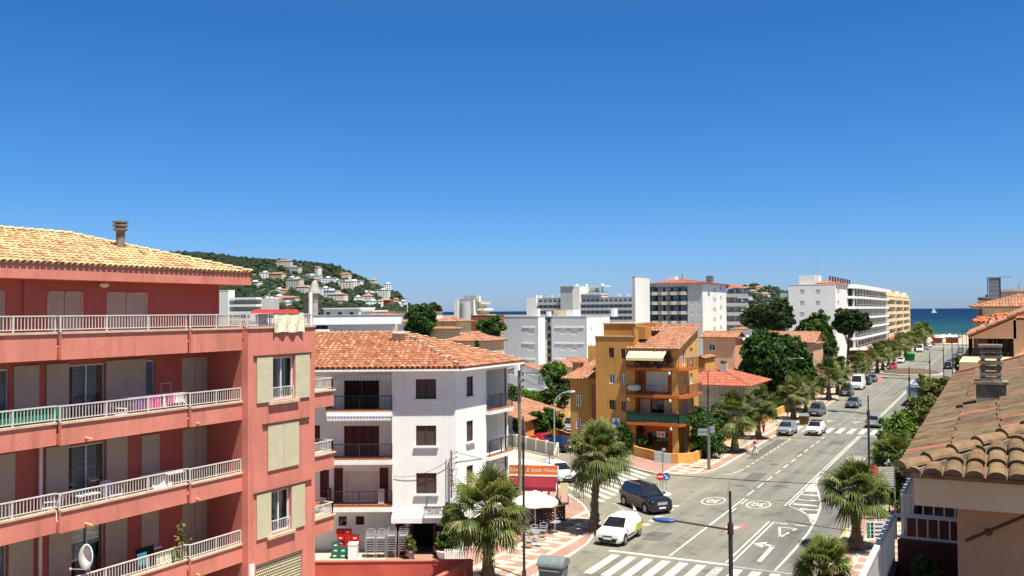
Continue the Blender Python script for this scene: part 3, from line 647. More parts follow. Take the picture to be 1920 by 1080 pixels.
for i in range(20):
    while True:
        px = rnd.uniform(486, 752); top = np.interp(px, [p[0] for p in P1], [p[1] for p in P1]); py = rnd.uniform(top+16+max(0, 530-px)*.4, 576)
        if all(abs(px-h[0])*1.0 > 8 or abs(py-h[1]) > 6 for h in HH): break
    W, Hh = rnd.uniform(6, 12), rnd.uniform(3, 6.5); (x, y, z), t = on_hill(H1, px, py+3, 850, 1560); HH.append((px, py, W))
    mt = rnd.choice(['far_white', 'far_white', 'white_wall', 'cream_wall', 'peach_light']); lk = min(LMK, key=lambda l: abs(l[0]-px)+abs(l[1]-py)); dx, dy = px-lk[0], py-lk[1]; dn = ('above' if dy < -4 else 'below' if dy > 4 else '')+(' and ' if abs(dy) > 4 and abs(dx) > 5 else '')+('left of' if dx < -5 else 'right of' if dx > 5 else '') or 'touching'
    lab = 'small %s %s villa %s the %s' % ({'far_white': 'white', 'white_wall': 'bright white', 'cream_wall': 'cream', 'peach_light': 'sandy'}[mt], 'tile roofed' if i % 5 == 0 else 'flat roofed', dn, lk[2].replace('the foot', 'foot')); SEEN[lab] = SEEN.get(lab, 0)+1; lab += ['', ', second', ', third', ', fourth', ', fifth', ', sixth'][SEEN[lab]-1]
    r = thing('hillside_house', lab, 'house', (x, y, z), YAW+rnd.uniform(-.6, .4), 'small scattered villas on the hill'); b_ = MB(); b_.x = r.matrix_basis
    b_.box(-W/2, W/2, -4, 4, -5, Hh); k = 0
    while k*3+2.5 < Hh+1: b_.box(-W/2+.8, W/2-.8, -4.08, -4.02, k*3+.9, k*3+2.2, 1); k += 1
    b_.build('wall', [mt, 'far_grey'], r); q = MB(); q.x = r.matrix_basis
    if i % 5 == 0: q.hexa([(-W/2-.5, -4.5, Hh), (W/2+.5, -4.5, Hh), (W/2+.5, 4.5, Hh), (-W/2-.5, 4.5, Hh)], [(-W/4, -.5, Hh+1.8), (W/4, -.5, Hh+1.8), (W/4, .5, Hh+1.8), (-W/4, .5, Hh+1.8)]); q.build('roof', 'tile_salmon', r)
    else: q.box(-W/2-.4, W/2+.4, -4.4, 4.4, Hh, Hh+.4); q.box(-W/4, W/6, -2, 3, Hh+.4, Hh+2.2); q.build('roof', 'far_white', r)
C = []; Rr = []; T = []
while len(C) < 4200:
    px = rnd.uniform(232, 770); t = rnd.random()**.75*1.02; q, zr = H1(px, min(t, 1)); d = 850+710*t; q = DP(px, 583, d); z = -3+(zr+3)*hs(min(t, 1)); p = np.array([q[0], q[1], z])-CAMP
    w_ = p@F2; sy = 540-FPX*(p@U3)/w_
    if any(abs(px-h[0]) < h[2]*.5+2 and -5 < sy-h[1] < 6 for h in HH): continue
    dn = .34 if sy > 505+max(0, (px-600)*.15) and 470 < px < 740 else .95
    if sy > 508 and 480 < px < 740 and rnd.random() > .8: continue
    r = rnd.uniform(2.2, 5.2); C.append((q[0], q[1], z+r*.5)); Rr.append(r); T.append(min(1, max(0, rnd.gauss(.4 if dn > .5 else .6, .22))))
tag(ico_blobs(C, Rr, T, 'hill_forest', 'forest'), 'dark pine forest covering the hill around the villas', 'forest', kind='stuff')
C = []; Rr = []; T = []
for k in range(900):
    px = rnd.uniform(1350, 1528); t = rnd.random()**.8; q, zr = H2(px, t); r = rnd.uniform(5, 9)
    if rnd.random() < .35: continue
    C.append((q[0], q[1], -3+(zr+3)*hs(t)+2)); Rr.append(r); T.append(rnd.uniform(.3, 1))
tag(ico_blobs(C, Rr, T, 'distant_scrub', 'forest'), 'scrub covering the distant headland right of the tall block', 'scrub', kind='stuff')
for i, (px, py, lab) in enumerate(((1398, 541, 'small pale villa high on the distant headland'), (1412, 547, 'pale house in the middle of the distant headland'), (1424, 540, 'small house on the crest of the distant headland'), (1436, 553, 'pale house low on the distant headland'))):
    (x, y, z), t = on_hill(H2, px, py+3, 2200, 2900); r = thing('headland_house', lab, 'house', (x, y, z), YAW, 'houses on the distant headland'); q = MB(); q.x = r.matrix_basis
    q.box(-12, 12, -6, 6, -8, 7); q.build('wall', 'far_white' if i % 2 else 'cream_wall', r); q = MB(); q.x = r.matrix_basis; q.hexa([(-13, -7, 7), (13, -7, 7), (13, 7, 7), (-13, 7, 7)], [(-6, -.5, 11), (6, -.5, 11), (6, .5, 11), (-6, .5, 11)]); q.build('roof', 'tile_salmon', r)
for i, (mx_, my_) in enumerate(((-18.2, 74.5), (-15.1, 95), (-11.4, 60.5), (-24.6, 72.2), (-17.9, 86))):
    g = MB(); g.lathe((mx_, my_, .005), [(.36, 0), (.36, .006)], 20); struct('manhole_cover', g, 'iron')
def Mstain():
    m, t, b = nm('oil_stain'); v = objco(t); n = noise(t, .55, 5, .6, v); b.inputs['Base Color'].default_value = (.05, .046, .04, 1); b.inputs['Roughness'].default_value = .6
    t.links.new(ramp(t, n.outputs[0], [(.56, (0, 0, 0)), (.74, (.38, .38, .38))]), b.inputs['Alpha'])
Mstain()
g = MB(); g.poly([(-21.5, 40, .0065), (-8.4, 40, .0065), (-8.4, 200, .0065), (-21.5, 200, .0065)]); struct('road_stains', g, 'oil_stain')

M('asphalt_patch', (.115, .112, .10), .9, var=.2, scale=2, fine=20)
for (x0, x1, y0, y1) in ((-18.6, -17.4, 76.5, 81.2), (-12.6, -11.2, 84.5, 87.0), (-20.9, -20.0, 88, 103), (-15.6, -14.2, 101, 104.5), (-10.4, -9.2, 53, 58.5), (-19.4, -18.2, 54.5, 57.0)):
    g = MB(); g.poly([(x0, y0, .0055), (x1, y0+.15, .0055), (x1+.05, y1, .0055), (x0-.08, y1-.2, .0055)]); struct('road_repair', g, 'asphalt_patch')

# ================================================================ PINK APARTMENT BUILDING (left)
def curtain(f, u0, u1, z0, z1, d, root, m='cloth_white', n=18, name='curtain'):
    a = MB(); L = [(u0+(u1-u0)*k/n, d+.035*math.sin(k*2.1)+.02*math.sin(k*.9)) for k in range(n+1)]
    for p, q in zip(L, L[1:]): a.poly([f.p(p[0], z0, p[1]), f.p(q[0], z0, q[1]), f.p(q[0], z1, q[1]), f.p(p[0], z1, p[1])])
    return a.build(name, m, root)
pink = thing('apartment_building', 'salmon pink apartment building with yellow tiled roof and long stepped balconies', 'building', (-30, 22, 0))
LIP = [13.42, 10.46, 7.60, 4.75, 1.90]
XB = -28.9; fb = Face(XB, 0, 0, 1); fw = Face(-26.7, 0, 0, 1)
YA0, YA, YB, YC, YW1 = 10.0, 20.45, 25.85, 28.54, 32.69
SEG = [(YA0, YA, -27.42), (YA, YB, -27.2), (YB, YC, -27.02)]
yb = lambda px: Yat(px, XB, 700)
# back wall of the loggias with door and window openings
FL = [9.98, 7.13, 4.28, 1.43]
doors = []    # (level, px0, px1, z0, z1, kind)
for i, fz in enumerate(FL):
    top = fz+2.22
    rows = [[(-60, -8, 'g'), (-6, 17, 'g'), (25, 72, 's'), (86, 128, 's'), (129, 197, 'c'), (198, 237, 's'), (237.2, 272, 's'), (273, 291, 'w'), (341, 391, 'p')],
            [(-60, -30, 'g'), (-28, 28, 's'), (86, 128, 's'), (129, 198, 'c'), (199, 238, 's'), (265, 298, 'h'), (343, 392, 'p')],
            [(-60, -10, 'g'), (-9, 15, 'g'), (17, 63, 's'), (92, 134, 's'), (135, 197, 'c'), (198, 238, 's'), (265, 297, 'h'), (342, 391, 'p')],
            [(92, 134, 's'), (200, 240, 's'), (345, 408, 'p')]][i]
    for a, b, k in rows: doors.append((i, yb(a), yb(b), fz+(.75 if k in 'hw' else .02), top, k))
W_ = MB(); fb.wall(W_, YA0, YC, 0, 15.4, [(a, b, c, d) for (_, a, b, c, d, k) in doors]+[(yb(89), yb(153), 12.98, 14.78), (yb(200), yb(274), 12.98, 14.78), (yb(-20), yb(5), 12.98, 14.78)], .14)
YP = Yat(411, XB, 560)
fb.wall(W_, YC, YP, 12.9, 15.4); W_.poly([(XB, YP, 12.9), (-36.5, YP, 12.9), (-36.5, YP, 15.4), (XB, YP, 15.4)])
W_.poly([(-27.0, YC, 0), (XB, YC, 0), (XB, YC, 13.4), (-27.0, YC, 13.4)][::-1])            # end wall of the loggias
# body behind
W_.poly([(-37, YW1, 0), (-26.7, YW1, 0), (-26.7, YW1, 13.4), (-37, YW1, 13.4)][::-1]); W_.poly([(XB-4, YA0, 0), (XB-4, YW1, 0), (XB-4, YW1, 12.9), (XB-4, YA0, 12.9)])
for z in (12.95,): W_.poly([(-37, YC-.02, z), (-26.9, YC-.02, z), (-26.9, YW1-.02, z), (-37, YW1-.02, z)])
W_.box(-29.1, -28.82, yb(42), yb(60), 12.97, 15.3)
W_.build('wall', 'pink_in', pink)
# wing front with its own openings
fy = lambda px, py: fw.u(px, py)
WIN = [(fy(510, 700), fy(552, 700), 10.35, 12.13), (fy(503, 840), fy(557, 840), 7.53, 9.32), (fy(507, 960), fy(545, 960), 4.83, 6.57), (fy(480, 1045), fy(567, 1045), 2.0, 3.78)]
W_ = MB(); fw.wall(W_, YC, YW1, 0, 13.4, WIN, .2)
W_.poly([(-27.02, YC-.001, 0), (-26.7, YC-.001, 0), (-26.7, YC-.001, 13.4), (-27.02, YC-.001, 13.4)])
W_.build('wing_wall', 'pink', pink)
for k, (a, b, z0, z1) in enumerate(WIN[:3]):
    if k == 1:
        m = (a+b)/2
        for q in ((a-.06, m-.01), (m+.01, b+.06)): s_ = MB(); fw.box(s_, q[0], q[1], z0-.05, z1+.03, .02, .06); s_.build('shutter', 'shutter_cream', pink)
        s_ = MB(); fw.box(s_, a-.35, b+.75, z1+.05, z1+.12, .0, .08); s_.build('shutter_rail', 'brown_wood', pink)
    else:
        wo = window(pink, fw, a, b, z0, z1, -.14, 'glass_clear', 'white_paint', 1, .05)
        curtain(fw, a+.05, b-.25, z0+.05, z1-.05, -.24, pink)
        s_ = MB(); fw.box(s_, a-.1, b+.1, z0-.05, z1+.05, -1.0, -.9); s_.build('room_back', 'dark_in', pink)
        for q in ((fy(480, 960) if k else fy(480.5, 700), a-.01), (b+.01, fy(570, 960) if k else fy(579, 700))):
            s_ = MB(); fw.box(s_, q[0], q[1], z0-.03, z1+.06, .02, .06)
            o = s_.build('shutter', 'shutter_cream', pink)
        s_ = MB(); fw.box(s_, fy(478, 700)-.1, fy(580, 700)+.1, z1+.08, z1+.13, 0, .08); s_.build('shutter_rail', 'brown_wood', pink)
        s_ = MB(); fw.box(s_, a-.25, b+.2, z0-.16, z0-.04, 0, .13); s_.build('sill', 'lip', pink)
        railing(pink, [fw.p(a+.02, z0, -.05), fw.p(b-.02, z0, -.05)], .52, gap=.11, bw=.016, name='window_guard', top=.03, low=.1)
a, b, z0, z1 = WIN[3]; s_ = MB()
for k in range(15): fw.box(s_, a, b, z0+.12*k, z0+.12*k+.03, -.14, -.07)
for k in range(26):
    for j in range(15): u = a+(k+(j % 2)*.5)*(b-a)/26; fw.box(s_, u, u+.03, z0+.12*j+.03, z0+.12*j+.12, -.13, -.08)
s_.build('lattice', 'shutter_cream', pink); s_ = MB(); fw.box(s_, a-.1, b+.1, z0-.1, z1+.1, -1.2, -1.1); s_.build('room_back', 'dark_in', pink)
s_ = MB(); fw.box(s_, fy(466, 1045)+.02, fy(475, 1045), 3.0, 3.9, 0, .06); s_.build('meter_box', 'plastic_white', pink)
# doors and shutters of the loggias
for (i, a, b, z0, z1, k) in doors:
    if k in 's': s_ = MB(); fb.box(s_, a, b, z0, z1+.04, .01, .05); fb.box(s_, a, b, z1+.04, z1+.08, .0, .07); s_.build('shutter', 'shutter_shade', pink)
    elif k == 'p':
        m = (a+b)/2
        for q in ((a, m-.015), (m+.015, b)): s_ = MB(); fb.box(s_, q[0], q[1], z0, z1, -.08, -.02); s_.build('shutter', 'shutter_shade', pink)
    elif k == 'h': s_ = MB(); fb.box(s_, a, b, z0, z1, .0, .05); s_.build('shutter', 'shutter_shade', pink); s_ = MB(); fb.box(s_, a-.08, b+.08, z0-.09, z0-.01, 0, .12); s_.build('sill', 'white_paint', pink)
    elif k == 'c':
        window(pink, fb, a, b, z0, z1, -.08, 'glass_clear', 'alu', 1, .05, 'glass_door'); curtain(fb, a+.3, b-.2, z0, z1, -.2, pink, 'shutter_grey', 14)
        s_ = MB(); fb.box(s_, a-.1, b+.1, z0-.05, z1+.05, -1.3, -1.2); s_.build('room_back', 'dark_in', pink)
    else: window(pink, fb, a, b, z0, z1, -.08, 'glass_blue', 'alu', 1 if b-a > .7 else 0, .05, 'glass_door')
for a, b in ((89, 153), (200, 274), (-20, 5)):
    a, b = yb(a), yb(b); m = (a+b)/2
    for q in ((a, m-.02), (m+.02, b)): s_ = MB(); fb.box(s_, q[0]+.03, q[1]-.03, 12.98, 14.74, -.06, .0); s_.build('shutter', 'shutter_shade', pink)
    s_ = MB()
    for q in ((a-.03, a+.03), (m-.03, m+.03), (b-.03, b+.03)): fb.box(s_, q[0], q[1], 12.98, 14.8, -.08, .03)
    fb.box(s_, a, b, 14.74, 14.8, -.08, .03); s_.build('shutter_frame', 'lip', pink)
# slabs, parapet fascias, lips and railings, stepping outward segment by segment
for i, L in enumerate(LIP):
    hgt = .92 if i == 0 else .76
    for (y0, y1, X) in SEG:
        s_ = MB(); e = .0 if y0 == YA0 else .12
        s_.box(X-.12, X, y0, y1, L-hgt, L-.07); s_.build('parapet', 'pink', pink)
        s_ = MB(); s_.box(X-.16, X+.05, y0, y1, L-.07, L); s_.build('coping', 'lip', pink)
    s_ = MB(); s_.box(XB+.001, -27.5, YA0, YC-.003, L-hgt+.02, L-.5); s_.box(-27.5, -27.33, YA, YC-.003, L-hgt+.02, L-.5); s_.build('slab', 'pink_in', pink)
    if i == 0:
        s_ = MB(); s_.box(-26.86, -26.64, YC-.02, YW1+.05, 13.36, 13.43); s_.box(-36, -26.86, YW1-.15, YW1+.05, 13.36, 13.43); s_.build('coping', 'lip', pink)
    pts = []
    for (y0, y1, X) in SEG: pts += [(X-.05, y0, L), (X-.05, y1-.03, L)]
    if i == 0: pts += [(-26.8, YC+.03, L), (-26.8, YW1-.06, L), (-33, YW1-.06, L)]
    railing(pink, pts, .52)
    for y in (21.4, 26.15):
        s_ = MB(); s_.tube((-27.2, y, L-.62), (-26.85, y, L-.66), .045, .045, 8)
        if i: s_.build('drain_spout', 'wood_light', pink)
    if i and i < 4:     # balcony on the north flank
        s_ = MB(); s_.box(-30.5, -27.15, YW1+.002, 34.6, L-.76, L-.07); s_.build('parapet', 'pink', pink)
        s_ = MB(); s_.box(-30.5, -27.08, YW1+.002, 34.68, L-.07, L); s_.build('coping', 'lip', pink)
        railing(pink, [(-27.2, YW1+.05, L), (-27.2, 34.55, L), (-30.4, 34.55, L)], .52)
s_ = MB(); s_.tube((-28.75, yb(72), 4.3), (-28.75, yb(72), 9.7), .06); s_.build('downpipe', 'plastic_white', pink)
s_ = MB(); s_.ball((-28.7, yb(188), 15.05), (.12, .2, .1)); s_.build('lamp', 'lamp_white', pink)
# eaves and roof
s_ = MB(); s_.box(-37.9, -27.9, 8, 30.0, 15.17, 15.68); s_.build('eaves_board', 'pink', pink)
ez = 15.69; pk = .30; hw = 4.95; e0 = (-27.86, 6, ez); e1 = (-27.86, 30.04, ez); rdz = ez+pk*hw
s_ = MB(); tile_sheet(s_, [e0, e1, (-27.86-hw, 30.04-hw, rdz), (-27.86-hw, 6, rdz)], (e0, e1), .235, .40, 5, 0, 1)
tile_sheet(s_, [e1, (-27.86-2*hw, 30.04, ez), (-27.86-hw, 30.04-hw, rdz)], (e1, (-27.86-2*hw, 30.04, ez)), .3, .5, 3, 0, 1)
s_.poly([(-27.86-2*hw, 6, ez), (-27.86-hw, 6, rdz), (-27.86-hw, 30.04-hw, rdz), (-27.86-2*hw, 30.04, ez)], 1)
s_.build('roof', ['tile_yellow', 'tile_yellow'], pink)
s_ = MB(); caps(s_, (-27.86, 30.04, ez+.06), (-27.86-hw, 30.04-hw, rdz+.04), .1, .42, t=.1); caps(s_, (-27.86-hw, 30.04-hw, rdz+.04), (-27.86-hw, 6, rdz+.04), .12, .42, t=.15)
s_.build('ridge_tiles', 'tile_yellow', pink)
s_ = MB(); s_.lathe((-31, 25.95, 16.45), [(.17, 0), (.17, .85), (.28, .9), (.28, .95), (.2, .97), (.2, 1.02), (.3, 1.05), (.3, 1.11), (.2, 1.12), (.2, 1.16), (.3, 1.18), (.3, 1.25)], 12); s_.build('chimney', 'concrete_old', pink)
# ground storey, low red wall of the ramp
q0, q1, q2 = G(590, 1053, 1.2), G(884, 1050, 1.2), G(800, 1092, 1.2)
ramp_ = thing('ramp_wall', 'low red painted wall with coping around the ramp in front of the bar', 'wall', (q1[0], q1[1], 0)); s_ = MB()
for p, q in ((q0, q1), (q1, q2)): s_.bar((p[0], p[1], .6), (q[0], q[1], .6), .18, 1.14)
s_.build('wall', 'red_wall' if 'red_wall' in MATS else 'pink', ramp_); s_ = MB()
for p, q in ((q0, q1), (q1, q2)): s_.bar((p[0], p[1], 1.2), (q[0], q[1], 1.2), .26, .06)
s_.build('coping', 'pink_in', ramp_)
# things on the balconies
def plastic_chair(name, label, x, y, z, rz, mat='plastic_white', group=None, s=1.0):
    r = thing(name, label, 'chair', (x, y, z), rz, group); X = r.matrix_basis
    a = MB(); a.x = X; a.box(-.24, .24, -.24, .22, .40, .44); a.build('seat', mat, r)
    a = MB(); a.x = X
    for k in range(7): u = -.21+.07*k; a.hexa([(u-.022, .2, .44), (u+.022, .2, .44), (u+.022, .23, .44), (u-.022, .23, .44)], [(u*1.1-.022, .32, .86-.9*u*u), (u*1.1+.022, .32, .86-.9*u*u), (u*1.1+.022, .35, .86-.9*u*u), (u*1.1-.022, .35, .86-.9*u*u)])
    a.path([(-.24, .22, .44), (-.27, .33, .78), (-.14, .35, .88), (.14, .35, .88), (.27, .33, .78), (.24, .22, .44)], .018); a.build('backrest', mat, r)
    for sx in (-1, 1): a = MB(); a.x = X; a.path([(sx*.25, -.2, .42), (sx*.27, -.22, .62), (sx*.28, .25, .66)], .018); a.build('armrest', mat, r)
    for sx in (-1, 1):
        for sy in (-1, 1): a = MB(); a.x = X; a.tube((sx*.2, sy*.2, .41), (sx*.25, sy*.26, 0), .028, .018); a.build('leg', mat, r)
    return r
plastic_chair('plastic_chair', 'white plastic armchair with slatted back on upper pink balcony', -28.0, yb(184)+.2, FL[0], 2.6)
plastic_chair('plastic_chair', 'white plastic armchair left of the low table on middle pink balcony', -28.1, 20.8, FL[1], -1.0)
plastic_chair('plastic_chair', 'white plastic armchair between low table and dish on middle pink balcony', -28.1, 23.2, FL[1], 1.6)
def ptable(label, x, y, z, rz=0, m='plastic_white', h=.7, w=.8):
    r = thing('garden_table', label, 'table', (x, y, z), rz); X = r.matrix_basis; a = MB(); a.x = X; a.box(-w/2, w/2, -w/2, w/2, h-.04, h); a.build('tabletop', m, r)
    for sx in (-1, 1):
        for sy in (-1, 1): a = MB(); a.x = X; a.tube((sx*w*.36, sy*w*.36, h-.04), (sx*w*.42, sy*w*.42, 0), .025, .02); a.build('leg', m, r)
    return r
ptable('white plastic table at the left of the middle pink balcony', -28.0, 21.9, FL[1]); ptable('small white table at the right step of the middle pink balcony', -28.0, 25.7, FL[1], 0, h=.85)
def dish(label, x, y, z, rz, tilt, r_=.42, arm=True):
    r = thing('satellite_dish', label, 'satellite dish', (x, y, z), rz); X = r.matrix_basis; T = Matrix.Translation((0, 0, .55)) @ Matrix.Rotation(tilt, 4, 'X'); a = MB(); a.x = X @ T
    a.lathe((0, 0, 0), [(.02, -.01), (r_*.5, .03), (r_*.85, .09), (r_, .13), (r_*1.02, .13), (r_*.98, .15), (r_*.5, .05), (.02, .01)], 24); a.build('reflector', 'plastic_white', r, True)
    a = MB(); a.x = X; a.tube((0, 0, 0), (0, 0, .55), .025); a.build('mast', 'steel', r)
    if arm: a = MB(); a.x = X @ T; a.path([(0, -r_*.95, .1), (0, -r_*.8, .6)], .014); a.ball((0, -r_*.8, .62), .05); a.build('receiver', 'alu', r)
p = DP(168, 1062, 31.5); dish('large white satellite dish leaning out from the lowest pink balcony', -26.95, Yat(168, -26.95, 1048), float(PX(168, 1044, -26.95)[2])-.55, -.15, 1.45, .42)
p = PX(302, 893, -28.0); dish('round white satellite dish on the middle pink balcony', -27.9, Yat(302, -27.9, 890), 7.0, 1.2, 1.2, .36, False)
# green screen, laundry
s_ = MB(); y0, y1 = Yat(-30, -27.5, 780), Yat(116, -27.5, 780); s_.box(-27.54, -27.52, y0, y1, 10.5, 10.95); single('privacy_screen', s_, 'mesh_green', 'green mesh screen tied behind the railing of the upper pink balcony', 'screen')
def cloth(name, label, cat, f, u0, u1, z0, z1, d, m, wav=.04, group=None, sag=.0):
    a = MB(); n, k = 14, 6; I = {}
    for i in range(n+1):
        for j in range(k+1):
            u = u0+(u1-u0)*i/n; z = z1+(z0-z1)*j/k-sag*math.sin(math.pi*i/n)*(1 if j == 0 else .6)+(rnd.uniform(-.03, .03) if j == k else 0); I[i, j] = a.P(f.p(u+.01*math.sin(j+i), z, d+wav*math.sin(i*1.3+j*.4)*j/k))
    for i in range(n):
        for j in range(k): a.F((I[i, j+1], I[i+1, j+1], I[i+1, j], I[i, j]))
    return single(name, a, m, label, cat, group, True)
def Mfloral():
    m, t, b = nm('floral'); n = noise(t, 9, 3, .7, objco(t)); t.links.new(ramp(t, n.outputs[0], [(.38, (.45, .36, .22)), (.46, (.76, .72, .50)), (.60, (.80, .78, .58)), (.66, (.5, .52, .3))]), b.inputs['Base Color']); b.inputs['Roughness'].default_value = .9
Mfloral()
cloth('blanket', 'cream floral blanket hung over the roof terrace railing', 'blanket', fw, fy(510, 600), fy(566, 600), 13.18, 13.99, .1, 'floral', .05)
s_ = MB(); f_ = fw.off(-.12)
u0, u1 = fy(486, 580), fy(558, 580); s_.hexa([f_.p(u0, 13.99, .25), f_.p(u1, 13.99, .25), f_.p(u1+.05, 13.99, -.35), f_.p(u0-.05, 13.99, -.35)], [f_.p(u0+.15, 14.14, .15), f_.p(u1-.15, 14.14, .15), f_.p(u1-.1, 14.14, -.3), f_.p(u0+.2, 14.14, -.3)]); single('red_cover', s_, 'cloth_red', 'red cover spread flat over the terrace railing behind the floral blanket', 'cover')
cloth('pink_towel', 'pale pink towel behind the roof terrace railing left of the blanket', 'towel', fw, fy(476, 600), fy(508, 600), 13.47, 13.93, -.22, 'awning_stripes', .03)
f_ = Face(-27.6, 0, 0, 1); uu = lambda px, py=755: f_.u(px, py)
rk = thing('drying_rack', 'metal drying rack on the upper pink balcony behind the laundry', 'drying rack', (-27.7, uu(300), FL[0])); s_ = MB()
for k in range(5): s_.tube((-27.5-.12*k, uu(240), 10.98), (-27.5-.12*k, uu(345), 10.98), .008, n=4)
for y in (uu(242), uu(343)): s_.tube((-27.45, y, 10.0), (-28.05, y, 11.0), .012, n=5); s_.tube((-28.05, y, 10.0), (-27.45, y, 11.0), .012, n=5)
s_.tube((-28, uu(316), 11.0), (-28, uu(316), 11.35), .012, n=5); s_.tube((-28, uu(334), 11.0), (-28, uu(334), 11.35), .012, n=5); s_.tube((-28, uu(316), 11.35), (-28, uu(334), 11.35), .012, n=5)
s_.build('frame', 'rail_white', rk)
for a, b, m, lab, z in ((243, 270, 'cloth_purple', 'dark plum cloths on the drying rack of the upper pink balcony', 10.55), (273, 286, 'cloth_pink', 'bright pink towel on the left of the drying rack', 10.5), (287, 300, 'cloth_pink', 'hot pink shirt beside the pink towel on the drying rack', 10.5), (303, 309, 'cloth_white', 'small white cloth between the pink laundry pieces', 10.52), (310, 322, 'cloth_pink', 'pink blouse right of the small white cloth', 10.6), (323, 343, 'cloth_white', 'white laundry at the right end of the drying rack', 10.6)):
    cloth('laundry', lab, 'laundry', f_, uu(a), uu(b), z, 10.99, .06, m, .05, 'laundry drying on the upper pink balcony')
f_ = Face(-27.4, 0, 0, 1)
cloth('laundry', 'cream sheet over the railing of the lowest pink balcony', 'laundry', f_, f_.u(288, 1040), f_.u(317, 1040), 4.72, 5.25, .12, 'floral', .03); cloth('laundry', 'dark blue cloths beside the cream sheet on the lowest pink balcony', 'laundry', f_, f_.u(268, 1030), f_.u(286, 1030), 4.85, 5.3, -.3, 'cloth_teal', .05)
cloth('laundry', 'black and white garments behind the cream sheet on the lowest pink balcony', 'laundry', f_, f_.u(275, 1030), f_.u(310, 1030), 4.95, 5.4, -.6, 'cloth_black', .06)

# ================================================================ foliage helpers
def leaves(C, size, tint, jit=.35, flat=0.0, elong=1.7):
    """numpy leaf quads (diamonds) around centres C"""
    C = np.asarray(C, float); N = len(C); n = nr.normal(size=(N, 3)); n[:, 2] = n[:, 2]*(1+flat*2)+flat; n /= np.linalg.norm(n, axis=1)[:, None]
    a = nr.normal(size=(N, 3)); u = np.cross(n, a); u /= np.linalg.norm(u, axis=1)[:, None]; v = np.cross(n, u); s = (size*nr.uniform(1-jit, 1+jit, N))[:, None]
    V = np.stack([C-u*s*elong*.5, C+v*s*.5, C+u*s*elong*.5+n*s*.12, C-v*s*.5], 1).reshape(-1, 3); return V, np.arange(N*4).reshape(N, 4), tint
def crown_pts(c, r, nclump, nleaf, cr=.28, shell=.55, flatb=0.0, seed=0):
    g_ = np.random.default_rng(seed); P = []; T = []
    d = g_.normal(size=(nclump, 3)); d /= np.linalg.norm(d, axis=1)[:, None]
    if flatb: d[:, 2] = np.where(d[:, 2] < 0, d[:, 2]*flatb, d[:, 2])
    rad = shell+(1-shell)*g_.random(nclump)**.6; lump = 1+.16*np.sin(d[:, 0]*5+seed)+.12*np.sin(d[:, 1]*7+seed*2)+.1*np.sin(d[:, 2]*6+d[:, 0]*4)
    cc = np.array(c)+d*(rad*lump)[:, None]*np.array(r); rr = cr*np.mean(r)*g_.uniform(.6, 1.3, nclump); tt = g_.normal(.45, .2, nclump)
    for k in range(nclump):
        q = g_.normal(size=(nleaf, 3)); q /= np.linalg.norm(q, axis=1)[:, None]; q *= (g_.random(nleaf)**.45)[:, None]*rr[k]*np.array([1, 1, .75]); P.append(cc[k]+q); T.append(tt[k]+.16*(q[:, 2]/rr[k])+g_.normal(0, .12, nleaf))
    return np.concatenate(P), np.clip(np.concatenate(T), 0, 1), cc
def tree(name, label, base, ctr, r, mat='leaf_mid', ncl=90, nlf=90, size=.3, trunk_r=.25, group=None, flatb=.0, cr=.28, seed=1, cat='tree', limbs=7, shell=.5, bark='bark'):
    root = thing(name, label, cat, base, 0, group); P, T, cc = crown_pts(ctr, r, ncl, nlf, cr, shell, flatb, seed); V, Fc, T = leaves(P, size, T)
    npmesh('crown', V, Fc, T, mat, root)
    a = MB(); b0 = Vector([float(q) for q in base]); c0 = Vector([float(q) for q in ctr]); mid = b0.lerp(c0, .55)+Vector((.15*trunk_r, -.1, 0)); a.path([b0-Vector((0, 0, .1)), b0+Vector((0, 0, .25)), mid, c0], [trunk_r*1.3, trunk_r, trunk_r*.75, trunk_r*.4], 9)
    g_ = random.Random(seed)
    for k in range(limbs):
        t = Vector(cc[g_.randrange(len(cc))]); s = mid.lerp(c0, g_.random()*.7); m_ = s.lerp(t, .5)+Vector((0, 0, .15*r[2])); a.path([s, m_, t], [trunk_r*.45, trunk_r*.3, trunk_r*.1], 6)
    a.build('trunk', bark, root, True); return root
def bush(name, label, c, r, mat='leaf_mid', ncl=50, nlf=70, size=.18, group=None, seed=1, cat='bush', cr=.3):
    c = [float(q) for q in c]; root = thing(name, label, cat, (c[0], c[1], 0), 0, group); P, T, cc = crown_pts((c[0], c[1], c[2]), r, ncl, nlf, cr, .45, 0, seed); P = P[P[:, 2] > .05]; T = T[:len(P)]
    V, Fc, T = leaves(P, size, T); npmesh('foliage', V, Fc, T, mat, root)
    a = MB(); g_ = random.Random(seed)
    for k in range(6): a.tube((c[0]+g_.uniform(-.2, .2), c[1]+g_.uniform(-.2, .2), 0), (c[0]+g_.uniform(-.5, .5)*r[0], c[1]+g_.uniform(-.5, .5)*r[1], c[2]+.2*r[2]), .04, .015, 5)
    a.build('stem', 'bark', root); return root
